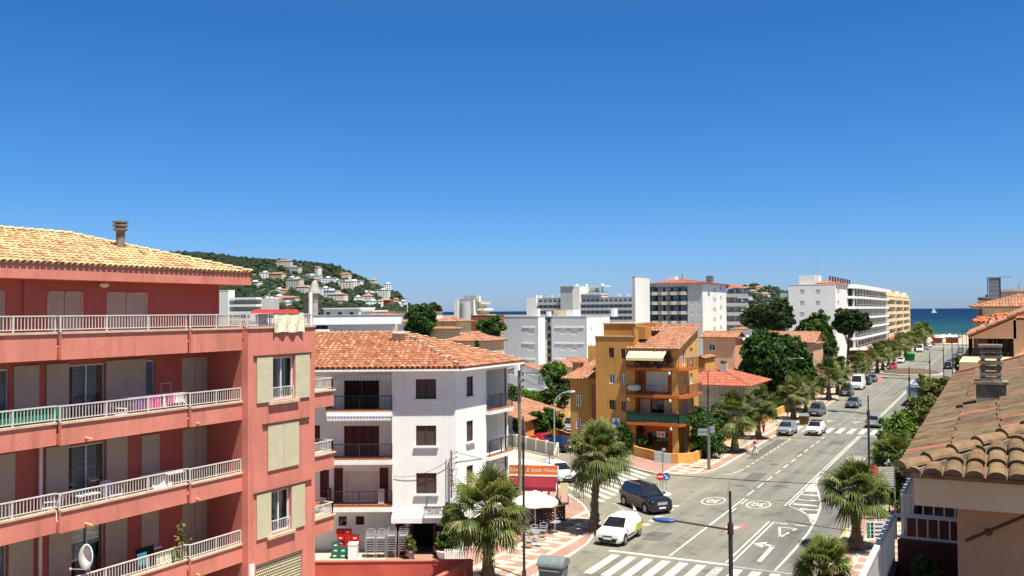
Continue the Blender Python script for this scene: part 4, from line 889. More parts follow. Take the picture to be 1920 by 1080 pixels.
def hedge(name, label, pts, w, h, mat='leaf_mid', n=4000, size=.16, group=None, z0=0, seed=3, cat='hedge'):
    g_ = np.random.default_rng(seed); seg = []
    for p, q in zip(pts, pts[1:]): seg.append(math.hypot(q[0]-p[0], q[1]-p[1]))
    tot = sum(seg); P = []
    for (p, q), L in zip(zip(pts, pts[1:]), seg):
        k = int(n*L/tot); t = g_.random(k); ux, uy = (q[0]-p[0])/L, (q[1]-p[1])/L; s = t*L; hh = h*(.82+.13*np.sin(s*1.3+seed)+.08*np.sin(s*3.1)); e = np.abs(g_.random(k))
        side = g_.uniform(-1, 1, k); top = g_.random(k) < .45; lat = np.where(top, side*.5, np.sign(side)*(.42+.1*g_.random(k)))*w*(1+.12*np.sin(s*2.3)); zz = np.where(top, hh*(.9+.12*g_.random(k)), hh*g_.random(k))
        P.append(np.stack([p[0]+ux*s-uy*lat, p[1]+uy*s+ux*lat, z0+zz], 1))
    P = np.concatenate(P); V, Fc, T = leaves(P, size, np.clip(g_.normal(.5, .22, len(P)), 0, 1)); root = thing(name, label, cat, (pts[0][0], pts[0][1], z0), 0, group); npmesh('foliage', V, Fc, T, mat, root)
    a = MB()
    for p, q in zip(pts, pts[1:]): a.bar((p[0], p[1], z0+h*.38), (q[0], q[1], z0+h*.38), w*.6, h*.75)
    a.build('stem', 'leaf_dark', root); return root
def palm(name, label, x, y, th, R=2.0, nf=62, seed=1, group=None, tr=.2, droop=1.0, lean=(0, 0)):
    """fan palm: rough tapered trunk, petioles, folded fans whose tips hang"""
    root = thing(name, label, 'palm tree', (x, y, 0), 0, group); g_ = np.random.default_rng(seed); X0 = float(x); Y0 = float(y)
    a = MB(); n = 14; H_ = th; prev = None; zc = H_
    for k in range(n+1):
        z = H_*k/n; r = tr*(1.95-1.0*min(1, z/1.2))*(1+.1*(k % 2)) if z < 1.2 else tr*(.92+.10*(k % 2)); cx = X0+lean[0]*(z/H_)**2; cy = Y0+lean[1]*(z/H_)**2
        ring_ = [a.P((cx+r*math.cos(6.283*j/12)*(1+.06*math.sin(j*5+k)), cy+r*math.sin(6.283*j/12)*(1+.06*math.cos(j*3+k)), z)) for j in range(12)]
        if prev:
            for j in range(12): a.F((prev[j], prev[(j+1) % 12], ring_[(j+1) % 12], ring_[j]))
        prev = ring_
    a.F(prev)
    for k in range(240):   # leaf bases
        z = H_*g_.uniform(.05, 1)**.7; th_ = g_.uniform(0, 6.28); r = tr*(1.95-1.0*min(1, z/1.2)); c = Vector((X0+lean[0]*(z/H_)**2+r*math.cos(th_), Y0+lean[1]*(z/H_)**2+r*math.sin(th_), z)); o_ = Vector((math.cos(th_), math.sin(th_), .9)); s_ = Vector((-math.sin(th_), math.cos(th_), 0))*.05
        a.poly([c-s_, c+s_, c+s_*.6+o_*.13, c-s_*.6+o_*.13])
    a.build('trunk', 'trunk', root)
    c0 = np.array([X0+lean[0], Y0+lean[1], H_]); V = []; Fc = []; T = []; PT = MB()
    for k in range(nf):
        f = (k+.5)/nf; el = math.radians(82-126*f**.9*droop+g_.uniform(-18, 18)); az = k*2.39996+g_.uniform(-.45, .45); dry = f > .95; dr_ = g_.uniform(.25, 1.25)
        d = np.array([math.cos(az)*math.cos(el), math.sin(az)*math.cos(el), math.sin(el)]); pl = R*(.36+.36*g_.random()); tip = c0+d*pl+np.array([0, 0, .05-.12*pl*f])
        PT.path([tuple(c0+d*.08), tuple(c0+d*pl*.55+np.array([0, 0, .05])), tuple(tip)], [.022, .016, .012], 4, 1 if dry else 0)
        side = np.cross(d, [0, 0, 1]); side /= np.linalg.norm(side)+1e-6; up = np.cross(side, d); bl = R*(.40+.18*g_.random())*(1 if not dry else .8); nb = 22; tt = g_.normal(.45-.1*f, .13)+(.35 if g_.random() < .10 else 0); fold = g_.uniform(-.1, .7)
        for j in range(nb):
            t_ = (j/(nb-1)-.5)*2; an = t_*math.radians(104); ln = bl*(1-.32*abs(t_)**2)*g_.uniform(.78, 1.08); dr = d*math.cos(an)+side*math.sin(an); dr = dr-up*fold*abs(math.sin(an))*.6; dr /= np.linalg.norm(dr); pr = np.cross(dr, up); pr /= np.linalg.norm(pr)+1e-6
            w_ = .030*R/2+.010; p0 = tip; p1 = tip+dr*ln*.5+np.array([0, 0, -.04*ln]); dn = np.array([0, 0, -1.0])*(.10+.78*f*dr_+.14*g_.random())*ln; p2 = tip+dr*ln*.86+dn*.55; p3 = p2+dr*ln*.08+dn*.42
            b = len(V); V += [p0-pr*w_*.25, p0+pr*w_*.25, p1+pr*w_, p1-pr*w_, p2+pr*w_*.5, p2-pr*w_*.5, p3+pr*.004, p3-pr*.004]
            Fc += [(b, b+1, b+2, b+3), (b+3, b+2, b+4, b+5), (b+5, b+4, b+6, b+7)]; q = min(1, max(0, tt+g_.normal(0, .08))); T += [q, q+.05, min(1, q+.18)]
    npmesh('crown', V, Fc, np.clip(T, 0, 1), 'palm_leaf', root); PT.build('petioles', ['palm_leaf', 'palm_dry'], root)
    # hanging dry skirt right under the crown
    s_ = MB()
    for k in range(70):
        az = g_.uniform(0, 6.28); r = tr*1.1; p = c0+np.array([math.cos(az)*r, math.sin(az)*r, -.05]); q = p+np.array([math.cos(az)*.12*R, math.sin(az)*.12*R, -R*g_.uniform(.18, .4)]); s_.bar(tuple(p), tuple(q), .03, .015, 0, g_.random())
    s_.build('dry_skirt', 'palm_dry', root); return root

vn = thing('climbing_vine', 'sparse yellow flowering vine tied to the lowest pink balcony railing', 'climber', (-27.3, Yat(338, -27.3, 1010), 4.3)); a = MB(); y = Yat(338, -27.3, 1010); a.path([(-27.4, y, 4.3), (-27.35, y+.08, 5.2), (-27.3, y, 5.9), (-27.35, y+.1, 6.2)], .012, 5); a.build('stem', 'bark', vn)
P = np.array([(-27.3+nr.normal(0, .07), y+nr.normal(0, .13)-(.25 if k % 3 == 0 else 0), 4.75+1.4*nr.random()*(1 if k % 3 else .4)) for k in range(160)]); V, Fc, T = leaves(P, .09, nr.uniform(.3, 1, 160)); npmesh('foliage', V, Fc, T, 'leaf_olive', vn)

# ================================================================ WHITE HOUSE WITH THE BAR
wh = thing('white_house', 'white three storey corner house with orange hip roof and bar below', 'building', (-30, 48, 0))
cx, cy = -27.5, 46.15; ff = Face(cx, cy, math.cos(YAW), math.sin(YAW)); fe = Face(cx, cy, 0, 1); ZE = 10.72
uL = ff.u(735, 800); uFar = -16.0
SL = [8.05, 5.3, 2.62]      # undersides of the balcony slabs
def uf(px, py=820): return ff.u(px, py)
fr_ops = [(uf(780), uf(818), ff.z(800, 748), ff.z(800, 711)), (uf(780), uf(818), ff.z(800, 836), ff.z(800, 798)), (uf(780), uf(818), ff.z(800, 926), ff.z(800, 887)), (uf(742), uf(854)-.02, .02, ff.z(800, 976))]
ea_ops = [(fe.u(875, 725), fe.u(887, 725), fe.z(880, 743), fe.z(880, 706)), (fe.u(875, 808), fe.u(887, 808), fe.z(880, 828), fe.z(880, 789)), (fe.u(875, 890), fe.u(887, 890), fe.z(880, 911), fe.z(880, 873)),
          (fe.u(912, 730), 6.4, 7.95, 10.4), (fe.u(912, 800), 6.4, 5.2, 7.7), (fe.u(912, 880), 6.4, 2.3, 4.9)]
W_ = MB(); ff.wall(W_, uL, 0, 0, ZE+.35, fr_ops, .2); fe.wall(W_, 0, 6.5, 0, ZE+.35, ea_ops, .2)
fr = ff.off(-1.15)      # recessed wall of the balcony zone
rops = [(fr.u(645, 740), fr.u(711, 740), 8.3, 10.05), (fr.u(645, 840), fr.u(711, 840), 5.55, 7.35), (fr.u(645, 930), fr.u(711, 930), 2.95, 4.75), (fr.u(635, 985), fr.u(650, 985), 1.55, 2.1), (fr.u(667, 985), fr.u(683, 985), 1.6, 2.1), (fr.u(600, 930), fr.u(617, 930), 3.2, 4.8), (fr.u(590, 830), fr.u(600, 830), 6.3, 7.4)]
fr.wall(W_, uFar, uL, 0, ZE+.35, rops, .15)
W_.poly([ff.p(uL, 0), ff.p(uL, ZE+.35), ff.p(uL, ZE+.35, -1.15), ff.p(uL, 0, -1.15)])
W_.poly([(cx, cy+6.5, 0), (cx-6, cy+6.5, 0), (cx-6, cy+6.5, ZE), (cx, cy+6.5, ZE)]); 
W_.build('wall', 'white_wall', wh)
s_ = MB()
for k, (a, b, z0, z1) in enumerate(ea_ops[3:]):
    s_.poly([(cx-1.6, cy+a-.2, z0-.1), (cx-1.6, cy+6.5, z0-.1), (cx-1.6, cy+6.5, z1+.2), (cx-1.6, cy+a-.2, z1+.2)])
    s_.poly([(cx-1.6, cy+a+.0, z0-.1), (cx-.1, cy+a+.0, z0-.1), (cx-.1, cy+a+.0, z1+.2), (cx-1.6, cy+a+.0, z1+.2)]); s_.poly([(cx-1.6, cy+6.4, z0-.1), (cx-.1, cy+6.4, z0-.1), (cx-.1, cy+6.4, z1+.2), (cx-1.6, cy+6.4, z1+.2)][::-1])
    s_.poly([(cx-1.6, cy+a, z0+.01), (cx-.1, cy+a, z0+.01), (cx-.1, cy+6.4, z0+.01), (cx-1.6, cy+6.4, z0+.01)]); s_.poly([(cx-1.6, cy+a, z1-.01), (cx-.1, cy+a, z1-.01), (cx-.1, cy+6.4, z1-.01), (cx-1.6, cy+6.4, z1-.01)][::-1])
s_.build('loggia_lining', 'white_wall', wh)
for k, (a, b, z0, z1) in enumerate(ea_ops[3:]):
    q = MB(); q.box(cx-1.58, cx-1.52, cy+a+.7, cy+a+1.6, z0+.02, z0+2.05); q.build('door', 'brown_wood', wh)
    if k < 3:
        q = MB(); q.box(cx-.1, cx+.32, cy+a-.15, cy+6.62, z0-.22, z0-.01); q.build('slab', 'white_paint', wh); q = MB(); q.box(cx-.05, cx+.3, cy+a-.1, cy+6.55, z0-.01, z0+.05); q.build('slab_tiles', 'terrace_tile', wh)
        railing(wh, [(cx+.26, cy+a-.1, z0+.05), (cx+.26, cy+6.55, z0+.05)], .9, 'rail_dark', .14)
for (a, b, z0, z1) in fr_ops[:3]: window(wh, ff, a, b, z0, z1, -.05, 'shutter_brown', 'brown_wood', 1, .06, 'shutters', sill='white_paint')
for (a, b, z0, z1) in ea_ops[:3]: window(wh, fe, a, b, z0, z1, -.05, 'shutter_brown', 'brown_wood', 0, .05, 'shutters', sill='white_paint')
window(wh, fr, *rops[0], -.1, 'glass_dark', 'brown_wood', 1, .05, 'glass_door'); window(wh, fr, *rops[1], -.1, 'shutter_oxblood', 'brown_wood', 3, .04, 'shutters'); window(wh, fr, *rops[2], -.08, 'shutter_white', 'white_paint', 0, .05, 'shutters')
for q in rops[3:5]: window(wh, fr, *q, -.08, 'glass_dark', 'oxblood', 1, .05)
for q in rops[5:]: window(wh, fr, *q, -.03, 'shutter_oxblood', 'oxblood', 0, .05, 'shutters')
for a, b in ((627, 643), (712, 728)): q = MB(); fr.box(q, fr.u(a, 930), fr.u(b, 930), 2.75, 4.9, .01, .07); q.build('shutter_panel', 'oxblood', wh)
bu0, bu1 = uf(613, 800), uL-.0
for i, z in enumerate(SL):
    q = MB(); ff.box(q, bu0-(3 if i == 2 else 0), bu1+.04, z, z+.26, -1.14, .18); q.build('slab', 'white_paint', wh)
    q = MB(); ff.box(q, bu0-(3 if i == 2 else 0), bu1-.02, z+.26, z+.30, -1.14, .16); ff.box(q, bu0, bu1-.02, z+.3, z+.36, -.1, .16); q.build('slab_tiles', 'terrace_tile', wh)
    pts = [ff.p(bu0, z+.3, -1.1), ff.p(bu0, z+.3, .12), ff.p(bu1, z+.3, .12)]; railing(wh, pts, .86, 'rail_dark', .13, .016, top=.035)
    if i < 2:
        a = MB(); u0, u1 = uf(622 if i == 0 else 615, 700), uf(734, 700); n = 30
        for k in range(n): ua = u0+(u1-u0)*k/n; ub = u0+(u1-u0)*(k+1)/n; zt = (z+2.25) if i == 0 else (SL[0]-.04); m_ = (ua+ub)/2; a.poly([ff.p(ua, zt-.16, .3), ff.p(m_, zt-.22, .3), ff.p(ub, zt-.16, .3), ff.p(ub, zt, .28), ff.p(ua, zt, .28)])
        ff.box(a, u0, u1, zt, zt+.1, .1, .3); a.build('awning_valance', 'awning_stripes', wh)
q = MB(); ff.box(q, uf(706, 960), uf(716, 960)+.05, 2.95, 3.75, -.9, -.5); q.build('air_conditioner', 'plastic_white', wh)
# eaves and hip roof: front slope and east slope share an apex
ap = np.array(DP(757, 623.5, 60.0)); ap[2] = 12.68; zq = ZE+.12
ec = ff.p(0, zq, .78); ec = (ff.p(0, 0, .78)[0]+.78*math.cos(YAW)*1.0, ff.p(0, 0, .78)[1]+.55, zq); ec = (cx+.78, ff.p(0, 0, .78)[1]+(cx+.78-ff.p(0, 0, .78)[0])*math.tan(YAW), zq)
el = ff.p(uFar, zq, .78); er = (cx+.78, cy+7.3, zq); rl = (ap[0]-16*math.cos(YAW)*.9, ap[1]-16*math.sin(YAW)*.9, ap[2])
q = MB(); q.hexa([(*el[:2], zq-.2), (*ec[:2], zq-.2), (*er[:2], zq-.2), (ap[0], ap[1], zq-.2), (rl[0], rl[1], zq-.2)], [(*el[:2], zq-.07), (*ec[:2], zq-.07), (*er[:2], zq-.07), (ap[0], ap[1], zq-.07), (rl[0], rl[1], zq-.07)]); q.build('eaves', 'white_wall', wh)
q = MB(); tile_sheet(q, [el, ec, tuple(ap), rl], (el, ec), .30, .46, 6, 0, 1, r=.125, step=.03); tile_sheet(q, [ec, er, tuple(ap)], (ec, er), .26, .46, 4, 0, 1)
nb = (cx-7, cy+11.5, zq); tile_sheet(q, [er, nb, tuple(ap)], (er, nb), .3, .5, 3, 0, 1); q.build('roof', ['tile_orange', 'terracotta'], wh)
q = MB(); caps(q, ec, tuple(ap), .13, .45); caps(q, er, tuple(ap), .12, .45); caps(q, tuple(ap), rl, .13, .45, t=0); q.build('ridge_tiles', 'tile_orange', wh)
for k in range(14):
    t = (k+.5)/14; p = Vector(ec).lerp(Vector(tuple(ap)), t); p2 = Vector(er).lerp(Vector(tuple(ap)), t)
    if k % 2: q = MB(); q.ball(p+Vector((0, 0, .09)), (.20, .14, .05), 7, 4); q.build('ridge_mortar', 'mortar', wh)
    q = MB(); q.ball(p2+Vector((0, 0, .09)), (.20, .14, .045), 7, 4); q.build('ridge_mortar', 'mortar', wh)
p = DP(747, 637, 58.2); q = MB(); q.lathe((p[0], p[1], p[2]-.3), [(.40, 0), (.40, .62), (.46, .66), (.46, .74), (.36, .78)], 16); q.build('chimney', 'mortar', wh, True)
# bar front
M('menu', (.55, .55, .5), .7); bz = ff.z(800, 976)
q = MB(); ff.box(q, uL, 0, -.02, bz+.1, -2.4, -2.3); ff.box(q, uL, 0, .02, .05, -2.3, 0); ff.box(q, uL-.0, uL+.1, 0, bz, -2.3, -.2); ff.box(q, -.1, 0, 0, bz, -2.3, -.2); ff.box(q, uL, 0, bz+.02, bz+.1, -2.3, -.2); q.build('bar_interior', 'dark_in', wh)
for a, b in ((741, 745), (769, 774), (812, 817)): q = MB(); ff.box(q, uf(a, 1000), uf(b, 1000), 0, bz, -.12, .02); q.build('door_post', 'oxblood', wh)
for a, b, z1 in ((745, 769, .75), (817, 853, .75)):
    q = MB(); ff.box(q, uf(a, 1000), uf(b, 1000), 0, z1, -.12, -.04); ff.box(q, uf(a, 1000), uf(b, 1000), bz-.12, bz, -.12, -.04); ff.box(q, uf((a+b)/2, 1000)-.04, uf((a+b)/2, 1000)+.04, z1, bz-.12, -.12, -.04); q.build('shop_window', 'oxblood', wh)
for k, (px, z) in enumerate(((764, 1.9), (764, 1.5), (764, 1.1), (823, 1.95), (823, 1.3), (826, .95))): q = MB(); ff.box(q, uf(px, 1000)-.13, uf(px, 1000)+.13, z-.16, z+.16, -.03, -.015); q.build('menu_board', 'menu', wh)
q = MB(); ff.box(q, uL-.02, .0, bz+.10, bz+.22, .0, .42); ff.box(q, uL-.02, .0, bz+.25, bz+.36, .0, .2); ff.box(q, uL-.02, 0, bz-.06, bz+.10, .36, .42); q.build('awning_cassette', 'white_paint', wh)
sg = thing('bar_sign', 'white hanging sign lettered FIGHTING COCKS above the bar door', 'sign', ff.p(uf(821, 953), 3, .5)); us, ue = uf(797, 953), uf(844, 953); zs0, zs1 = ff.z(820, 961), ff.z(820, 947)
q = MB(); ff.box(q, us, ue, zs0, zs1, .5, .56); q.build('board', 'plastic_white', sg)
q = MB()
for r_ in ((us-.02, ue+.02, zs1, zs1+.025), (us-.02, ue+.02, zs0-.025, zs0), (us-.02, us, zs0, zs1), (ue, ue+.02, zs0, zs1)): ff.box(q, *r_, .49, .575)
ff.box(q, uf(802, 953)-.02, uf(802, 953)+.02, zs1, zs1+.5, .5, .53); ff.box(q, uf(802, 953)-.02, uf(802, 953)+.02, zs1+.45, zs1+.5, 0, .5); q.build('frame', 'dark_metal', sg)
cu_ = (us+ue)/2; text_mb('FIGHTING', .20, facemat(ff, cu_-.22, (zs0+zs1)/2+.085, .562), 'black', 'lettering', sg, .002, 1, .004); text_mb('COCKS', .20, facemat(ff, cu_-.2, (zs0+zs1)/2-.09, .562), 'black', 'lettering', sg, .002, 1, .004)
q = MB()
for sx in (-1, 1):   # two small bird marks facing each other
    c = Vector(ff.p(cu_+.45+sx*.11, (zs0+zs1)/2, .565)); U = Vector((ff.ud[0], ff.ud[1], 0)); Z = Vector((0, 0, 1))
    for (a, b, w_) in (((.0, 0), (-.05*sx, .05), .03), ((0, 0), (.06*sx, .05), .035), ((-.05*sx, .05), (-.075*sx, .04), .015), ((0, 0), (-.02*sx, -.07), .012), ((0, 0), (.03*sx, -.07), .012)): q.bar(c+U*a[0]+Z*a[1], c+U*b[0]+Z*b[1], w_, .006)
q.build('emblem', 'black', sg)
# service pole with cables on the corner of the white house
sp = thing('service_pole', 'rusty service pole with insulators fixed to the white house corner', 'pole', (cx-.1, cy-.3, 0)); q = MB(); q.tube(ff.p(-.25, 3.4, .25), ff.p(-.25, 6.1, .25), .045); q.build('pole', 'rust', sp)
q = MB(); q.tube(ff.p(-.55, 0, .06), ff.p(-.55, 5.6, .06), .02); q.tube(ff.p(-.35, .1, .06), ff.p(-.35, 5.6, .06), .02); q.build('conduit', 'steel', sp); q = MB()
for z in (5.9, 5.6, 5.3): q.tube(ff.p(-.25, z, .25), ff.p(.05, z+.1, .35), .015); q.ball(ff.p(.05, z+.12, .35), .05, 6, 4)
q.path([ff.p(-.25, 4.9, .25), ff.p(.1, 5.1, .3), ff.p(.0, 4.6, .2)], .012); q.build('insulator', 'dark_metal', sp)
def cable(label, a, b, sag, r=.018, name='cable', cat='cable', group=None):
    a = Vector([float(q) for q in a]); b = Vector([float(q) for q in b]); P = [a.lerp(b, k/16)-Vector((0, 0, sag*4*(k/16)*(1-k/16))) for k in range(17)]; q = MB(); q.path(P, r, 5); return single(name, q, 'black', label, cat, group)
cable('thin black cable from the rusty service pole to the restaurant roof', ff.p(.05, 6.0, .35), DP(1050, 872, 68), .3, .014)
cable('loose black cable sagging along the white wall to the rusty pole', ff.p(uL+.1, 4.6, .05), ff.p(-.3, 5.6, .15), .35, .012)
cable('long black cable crossing the avenue from the ochre house corner', DP(1240, 889, 76), DP(1690, 913, 60), .12, .022)
cable('black strand standing in for a shadow line across the turn lane', DP(1474, 976, 58), DP(1620, 998, 52), .05, .02)  # added strand; draws a dark shadow line over the road
cable('upper of the two cables crossing from the blue cars to the street trees', DP(1668, 744, 120), DP(1745, 700, 105), .0, .02)

def stackchair(label, x, y, rz, n, group='aluminium chairs stacked beside the bar'):
    for k in range(n):
        r = thing('cafe_chair', '%s, %s' % (label, ['lowest', 'second from the bottom', 'third from the bottom', 'fourth from the bottom', 'fifth from the bottom', 'sixth from the bottom', 'seventh from the bottom', 'topmost'][k if k < n-1 else 7]), 'chair', (x, y, .13+.135*k), rz, group); X = r.matrix_basis
        a = MB(); a.x = X; a.box(-.21, .21, -.2, .2, .42, .44); a.build('seat', 'alu', r); a = MB(); a.x = X
        a.path([(-.24, .2, .44), (-.25, .26, .76), (-.17, .28, .86), (0, .29, .89), (.17, .28, .86), (.25, .26, .76), (.24, .2, .44)], .014, 5)
        for z in (.55, .65, .75): a.box(-.23, .23, .235+(z-.44)*.12, .25+(z-.44)*.12, z-.02, z+.02)
        a.build('backrest', 'alu', r)
        for sx in (-1, 1): a = MB(); a.x = X; a.path([(sx*.25, -.22, 0), (sx*.25, -.21, .64), (sx*.25, .24, .66)], .014, 5); a.tube((sx*.24, .2, .44), (sx*.24, .26, 0), .014, n=5); a.build('leg', 'alu', r)
for i, (px, n) in enumerate(((685, 6), (705, 6), (725, 7), (747, 7))):
    p = G(px, 1049, .13); stackchair(['aluminium chair in the stack nearest the white crates', 'aluminium chair in the second stack from the green crates', 'aluminium chair in the tall third stack by the house corner', 'aluminium chair in the stack nearest the bar door'][i], p[0], p[1]+.5, YAW+math.pi*0, n)
def crate(label, p, rz, m, z, group, mark=None):
    r = thing('bottle_crate', label, 'crate', (p[0], p[1], z), rz, group); a = MB(); a.x = r.matrix_basis
    for q in ((-.2, .2, -.15, -.135, 0, .29), (-.2, .2, .135, .15, 0, .29), (-.2, -.185, -.135, .135, 0, .29), (.185, .2, -.135, .135, 0, .29), (-.185, .185, -.135, .135, 0, .02), (-.205, .205, -.155, -.15, .22, .29), (-.205, .205, -.155, -.15, 0, .05)): a.box(*q)
    for i in range(4):
        for j in range(3): a.lathe((-.14+.093*i, -.09+.09*j, .02), [(.035, 0), (.035, .16), (.012, .22), (.012, .26)], 6)
    a.build('body', m, r)
    if mark: a = MB(); a.x = r.matrix_basis; a.box(-.09, .09, -.162, -.156, .11, .19); a.build('mark', mark, r)
b0 = G(645, 1046, .13); RX = np.array([math.cos(YAW), math.sin(YAW)])
for k, (du, dv, z) in enumerate(((-.25, .9, 1.25), (.05, .9, 1.25), (.1, .75, .95), (.35, .7, .95), (.4, .6, .65), (-.2, .75, .95), (.35, .55, .35), (-.2, .8, .65), (.1, .7, .65))):
    crate('red bottle crate in the heap left of the chair stacks, %s' % ['topmost left', 'topmost right', 'second row middle', 'second row right', 'third row right', 'second row left', 'lowest right', 'third row left', 'third row middle'][k], (b0[0]+RX[0]*du*1.5-.46*dv, b0[1]+RX[1]*du*1.5+.88*dv), YAW, 'red_plastic', z, 'red bottle crates heaped beside the bar', 'plastic_white' if k % 2 else None)
for k, (du, z) in enumerate(((-.45, .13), (0.02, .13), (-.4, .43), (.03, .43), (-.4, .73))): crate('green bottle crate with white mark before the red crates, %s' % ['bottom left', 'bottom right', 'middle left', 'middle right', 'on top'][k], (b0[0]+RX[0]*(du-.05), b0[1]+RX[1]*(du-.05)), YAW, 'plastic_green', z, 'green bottle crates beside the bar', 'plastic_white')
q = MB(); p = G(662, 1048, .13); r = thing('chest_freezer', 'white chest freezer between the crates and the chair stacks', 'freezer', (p[0], p[1], .13), YAW); q.x = r.matrix_basis; q.box(-.25, .25, -.2, .35, 0, .8); q.build('cabinet', 'plastic_white', r); q = MB(); q.x = r.matrix_basis; q.box(-.27, .27, -.22, .37, .8, .88); q.build('lid', 'plastic_white', r)
def potplant(label, x, y, h, m='leaf_mid', pot='stone', pr=.22, n=500, R=(.35, .35, .4), cat='plant', z=.13, name='potted_plant', group=None, seed=5, ph=.4):
    r = thing(name, label, cat, (x, y, z), 0, group); a = MB(); a.lathe((x, y, z), [(pr*.7, 0), (pr, ph), (pr*1.08, ph), (pr*1.08, ph+.05)], 12); a.build('pot', pot, r)
    P, T, cc = crown_pts((x, y, z+ph+h*.55), R, 14, n//14, .4, .2, 0, seed); V, Fc, T = leaves(P, .11, T); npmesh('foliage', V, Fc, T, m, r)
    a = MB()
    for k in range(4): a.tube((x, y, z+ph), tuple(cc[k]), .015, .006, 4)
    a.build('stem', 'bark', r)
p = G(771, 1048, .13); potplant('rose bush in a grey pot beside the bar door', p[0], p[1], .9, 'leaf_olive', 'concrete', .2, 500, (.3, .3, .5))
p = G(832, 1046, .13); potplant('leafy green shrub in a white planter at the right of the bar door', p[0], p[1], .5, 'leaf_bright', 'white_paint', .45, 900, (.5, .4, .3), seed=9)
p = G(851, 1048, .13); q = MB(); r = thing('picket_box', 'low white picket planter box right of the bar door shrub', 'planter', (p[0], p[1], .13), YAW); q.x = r.matrix_basis
for k in range(9): q.box(-.5+.12*k, -.43+.12*k, -.25, -.21, 0, .6); q.box(-.5+.12*k, -.43+.12*k, .21, .25, 0, .6)
q.box(-.5, .55, -.21, .21, 0, .45); q.build('box', 'white_paint', r)
p = G(845, 1010, .13)
b_ = ff.p(-.6, 0, .45); bush('climbing_plant', 'green climbing plant growing up to the sign right of the bar door', (b_[0]+.3, b_[1], 1.6), (.5, .4, 1.5), 'leaf_mid', 60, 70, .13, seed=21, cat='climber')

# ================================================================ RESTAURANT beside the white house
re_ = thing('restaurant', 'low white flat roofed restaurant beyond the white house', 'building', (-31, 58, 0)); q = MB()
P0 = [tuple(G(px, py, 3.3)[:2]) for px, py in ((952, 888), (1046, 890), (1047, 874), (1000, 866), (935, 850), (935, 880))]
q.prism([(-29.3, 52.75), (-29.3, 57.0), (-33.0, 62.0), (-36.0, 62.0), (-36.0, 52.8)], .1, 3.1); q.build('wall', 'white_wall', re_); q = MB(); q.prism(P0, 3.102, 3.3); q.build('roof', 'white_paint', re_)
q = MB(); q.box(-29.28, -29.24, 53.3, 57.3, .15, 2.6); q.build('dark_front', 'dark_in', re_)
a0, a1 = G(952, 888, 3.35), G(1046, 890, 3.35); fa = Face(a0[0], a0[1], a1[0]-a0[0], a1[1]-a0[1]); La = math.hypot(a1[0]-a0[0], a1[1]-a0[1]); zs_ = 3.32; zt_ = fa.z(1000, 872)
q = MB(); fa.box(q, .1, La, zs_, zt_, .0, .12)
sg = thing('restaurant_sign', 'long orange sign with pale script over the red awning', 'sign', fa.p(La/2, 3, 0)); q.build('board', 'orange_sign', sg)
text_mb('Pizzeria  & Steak House', .36, facemat(fa, La/2, (zs_+zt_)/2, .125) @ Matrix(((1, .3, 0, 0), (0, 1, 0, 0), (0, 0, 1, 0), (0, 0, 0, 1))), 'awning_cream', 'lettering', sg, .003, .94, .006)
q = MB(); z0 = 3.3
q.hexa([fa.p(-.3, z0-.6, 1.3), fa.p(La, z0-.6, 1.3), fa.p(La, z0-.08, 0), fa.p(-.3, z0-.08, 0)], [fa.p(-.3, z0-.55, 1.3), fa.p(La, z0-.55, 1.3), fa.p(La, z0-.02, 0), fa.p(-.3, z0-.02, 0)])
fa.box(q, -.3, La, z0-.8, z0-.55, 1.3, 1.32); o = q.build('awning', 'red_cloth', re_); q = MB(); fa.box(q, -.3, La, z0-.06, z0+.02, .0, .2); q.build('awning_bar', 'white_paint', re_)
for u in (La*.55, La*.72, La*.86, La-.05): q = MB(); fa.box(q, u-.05, u+.05, .1, z0-.62, 1.15, 1.25); q.build('post', 'oxblood' if u < La-.1 else 'white_paint', re_)
# aerial wires on the roof
q = MB(); q.tube(DP(1030, 875, 70), DP(1030, 845, 70), .03); q.tube(DP(1018, 853, 70), DP(1045, 856, 70), .02); single('aerial', q, 'dark_metal', 'thin aerial on the restaurant roof behind the orange sign', 'aerial')
# parasol, fence and terrace
p = G(1003, 919, 2.75); p[2] = .13; r = thing('parasol', 'large white parasol shading the restaurant terrace', 'parasol', tuple(p), YAW); px_, py_ = p[0], p[1]
q = MB(); q.tube((px_, py_, .13), (px_, py_, 2.6), .035); q.build('pole', 'alu', r); q = MB(); n = 8; top = q.P((px_, py_, 2.75)); I = []
for k in range(n*4):
    t = 2*math.pi*k/(n*4)+.3; d = 1.5*(1-.05*(1-abs(math.cos(t*n/2)))); I.append(q.P((px_+d*math.cos(t), py_+d*math.sin(t), 2.08+.03*math.cos(t*n)))); 
J = [q.P((q.v[i][0]*1.0, q.v[i][1], q.v[i][2]-.16)) for i in I]
for k in range(n*4): q.F((top, I[k], I[(k+1) % (n*4)])); q.F((I[k], J[k], J[(k+1) % (n*4)], I[(k+1) % (n*4)]))
q.build('canopy', 'parasol', r)
fp = [G(1008, 985, .13), G(1058, 977, .13), G(1040, 948, .13)]
r = thing('terrace_fence', 'brown slatted timber fence with wide rails around the restaurant terrace', 'fence', tuple(fp[1])); q = MB()
for p_, q_ in ((fp[0], fp[1]), (fp[1], fp[2])):
    for z in (.3, .5, .7, .9, 1.06): q.bar((p_[0], p_[1], z), (q_[0], q_[1], z), .05, .13)
q.build('rails', 'wood_slats', r)
for t in (0, .5, 1): a = Vector(fp[0]).lerp(Vector(fp[1]), t); q = MB(); q.box(a.x-.06, a.x+.06, a.y-.06, a.y+.06, .13, 1.2); q.build('post', 'wood_slats', r)
q = MB(); q.bar((*fp[0][:2], 1.16), (*fp[1][:2], 1.16), .3, .04); q.build('ledge', 'wood_light', r)
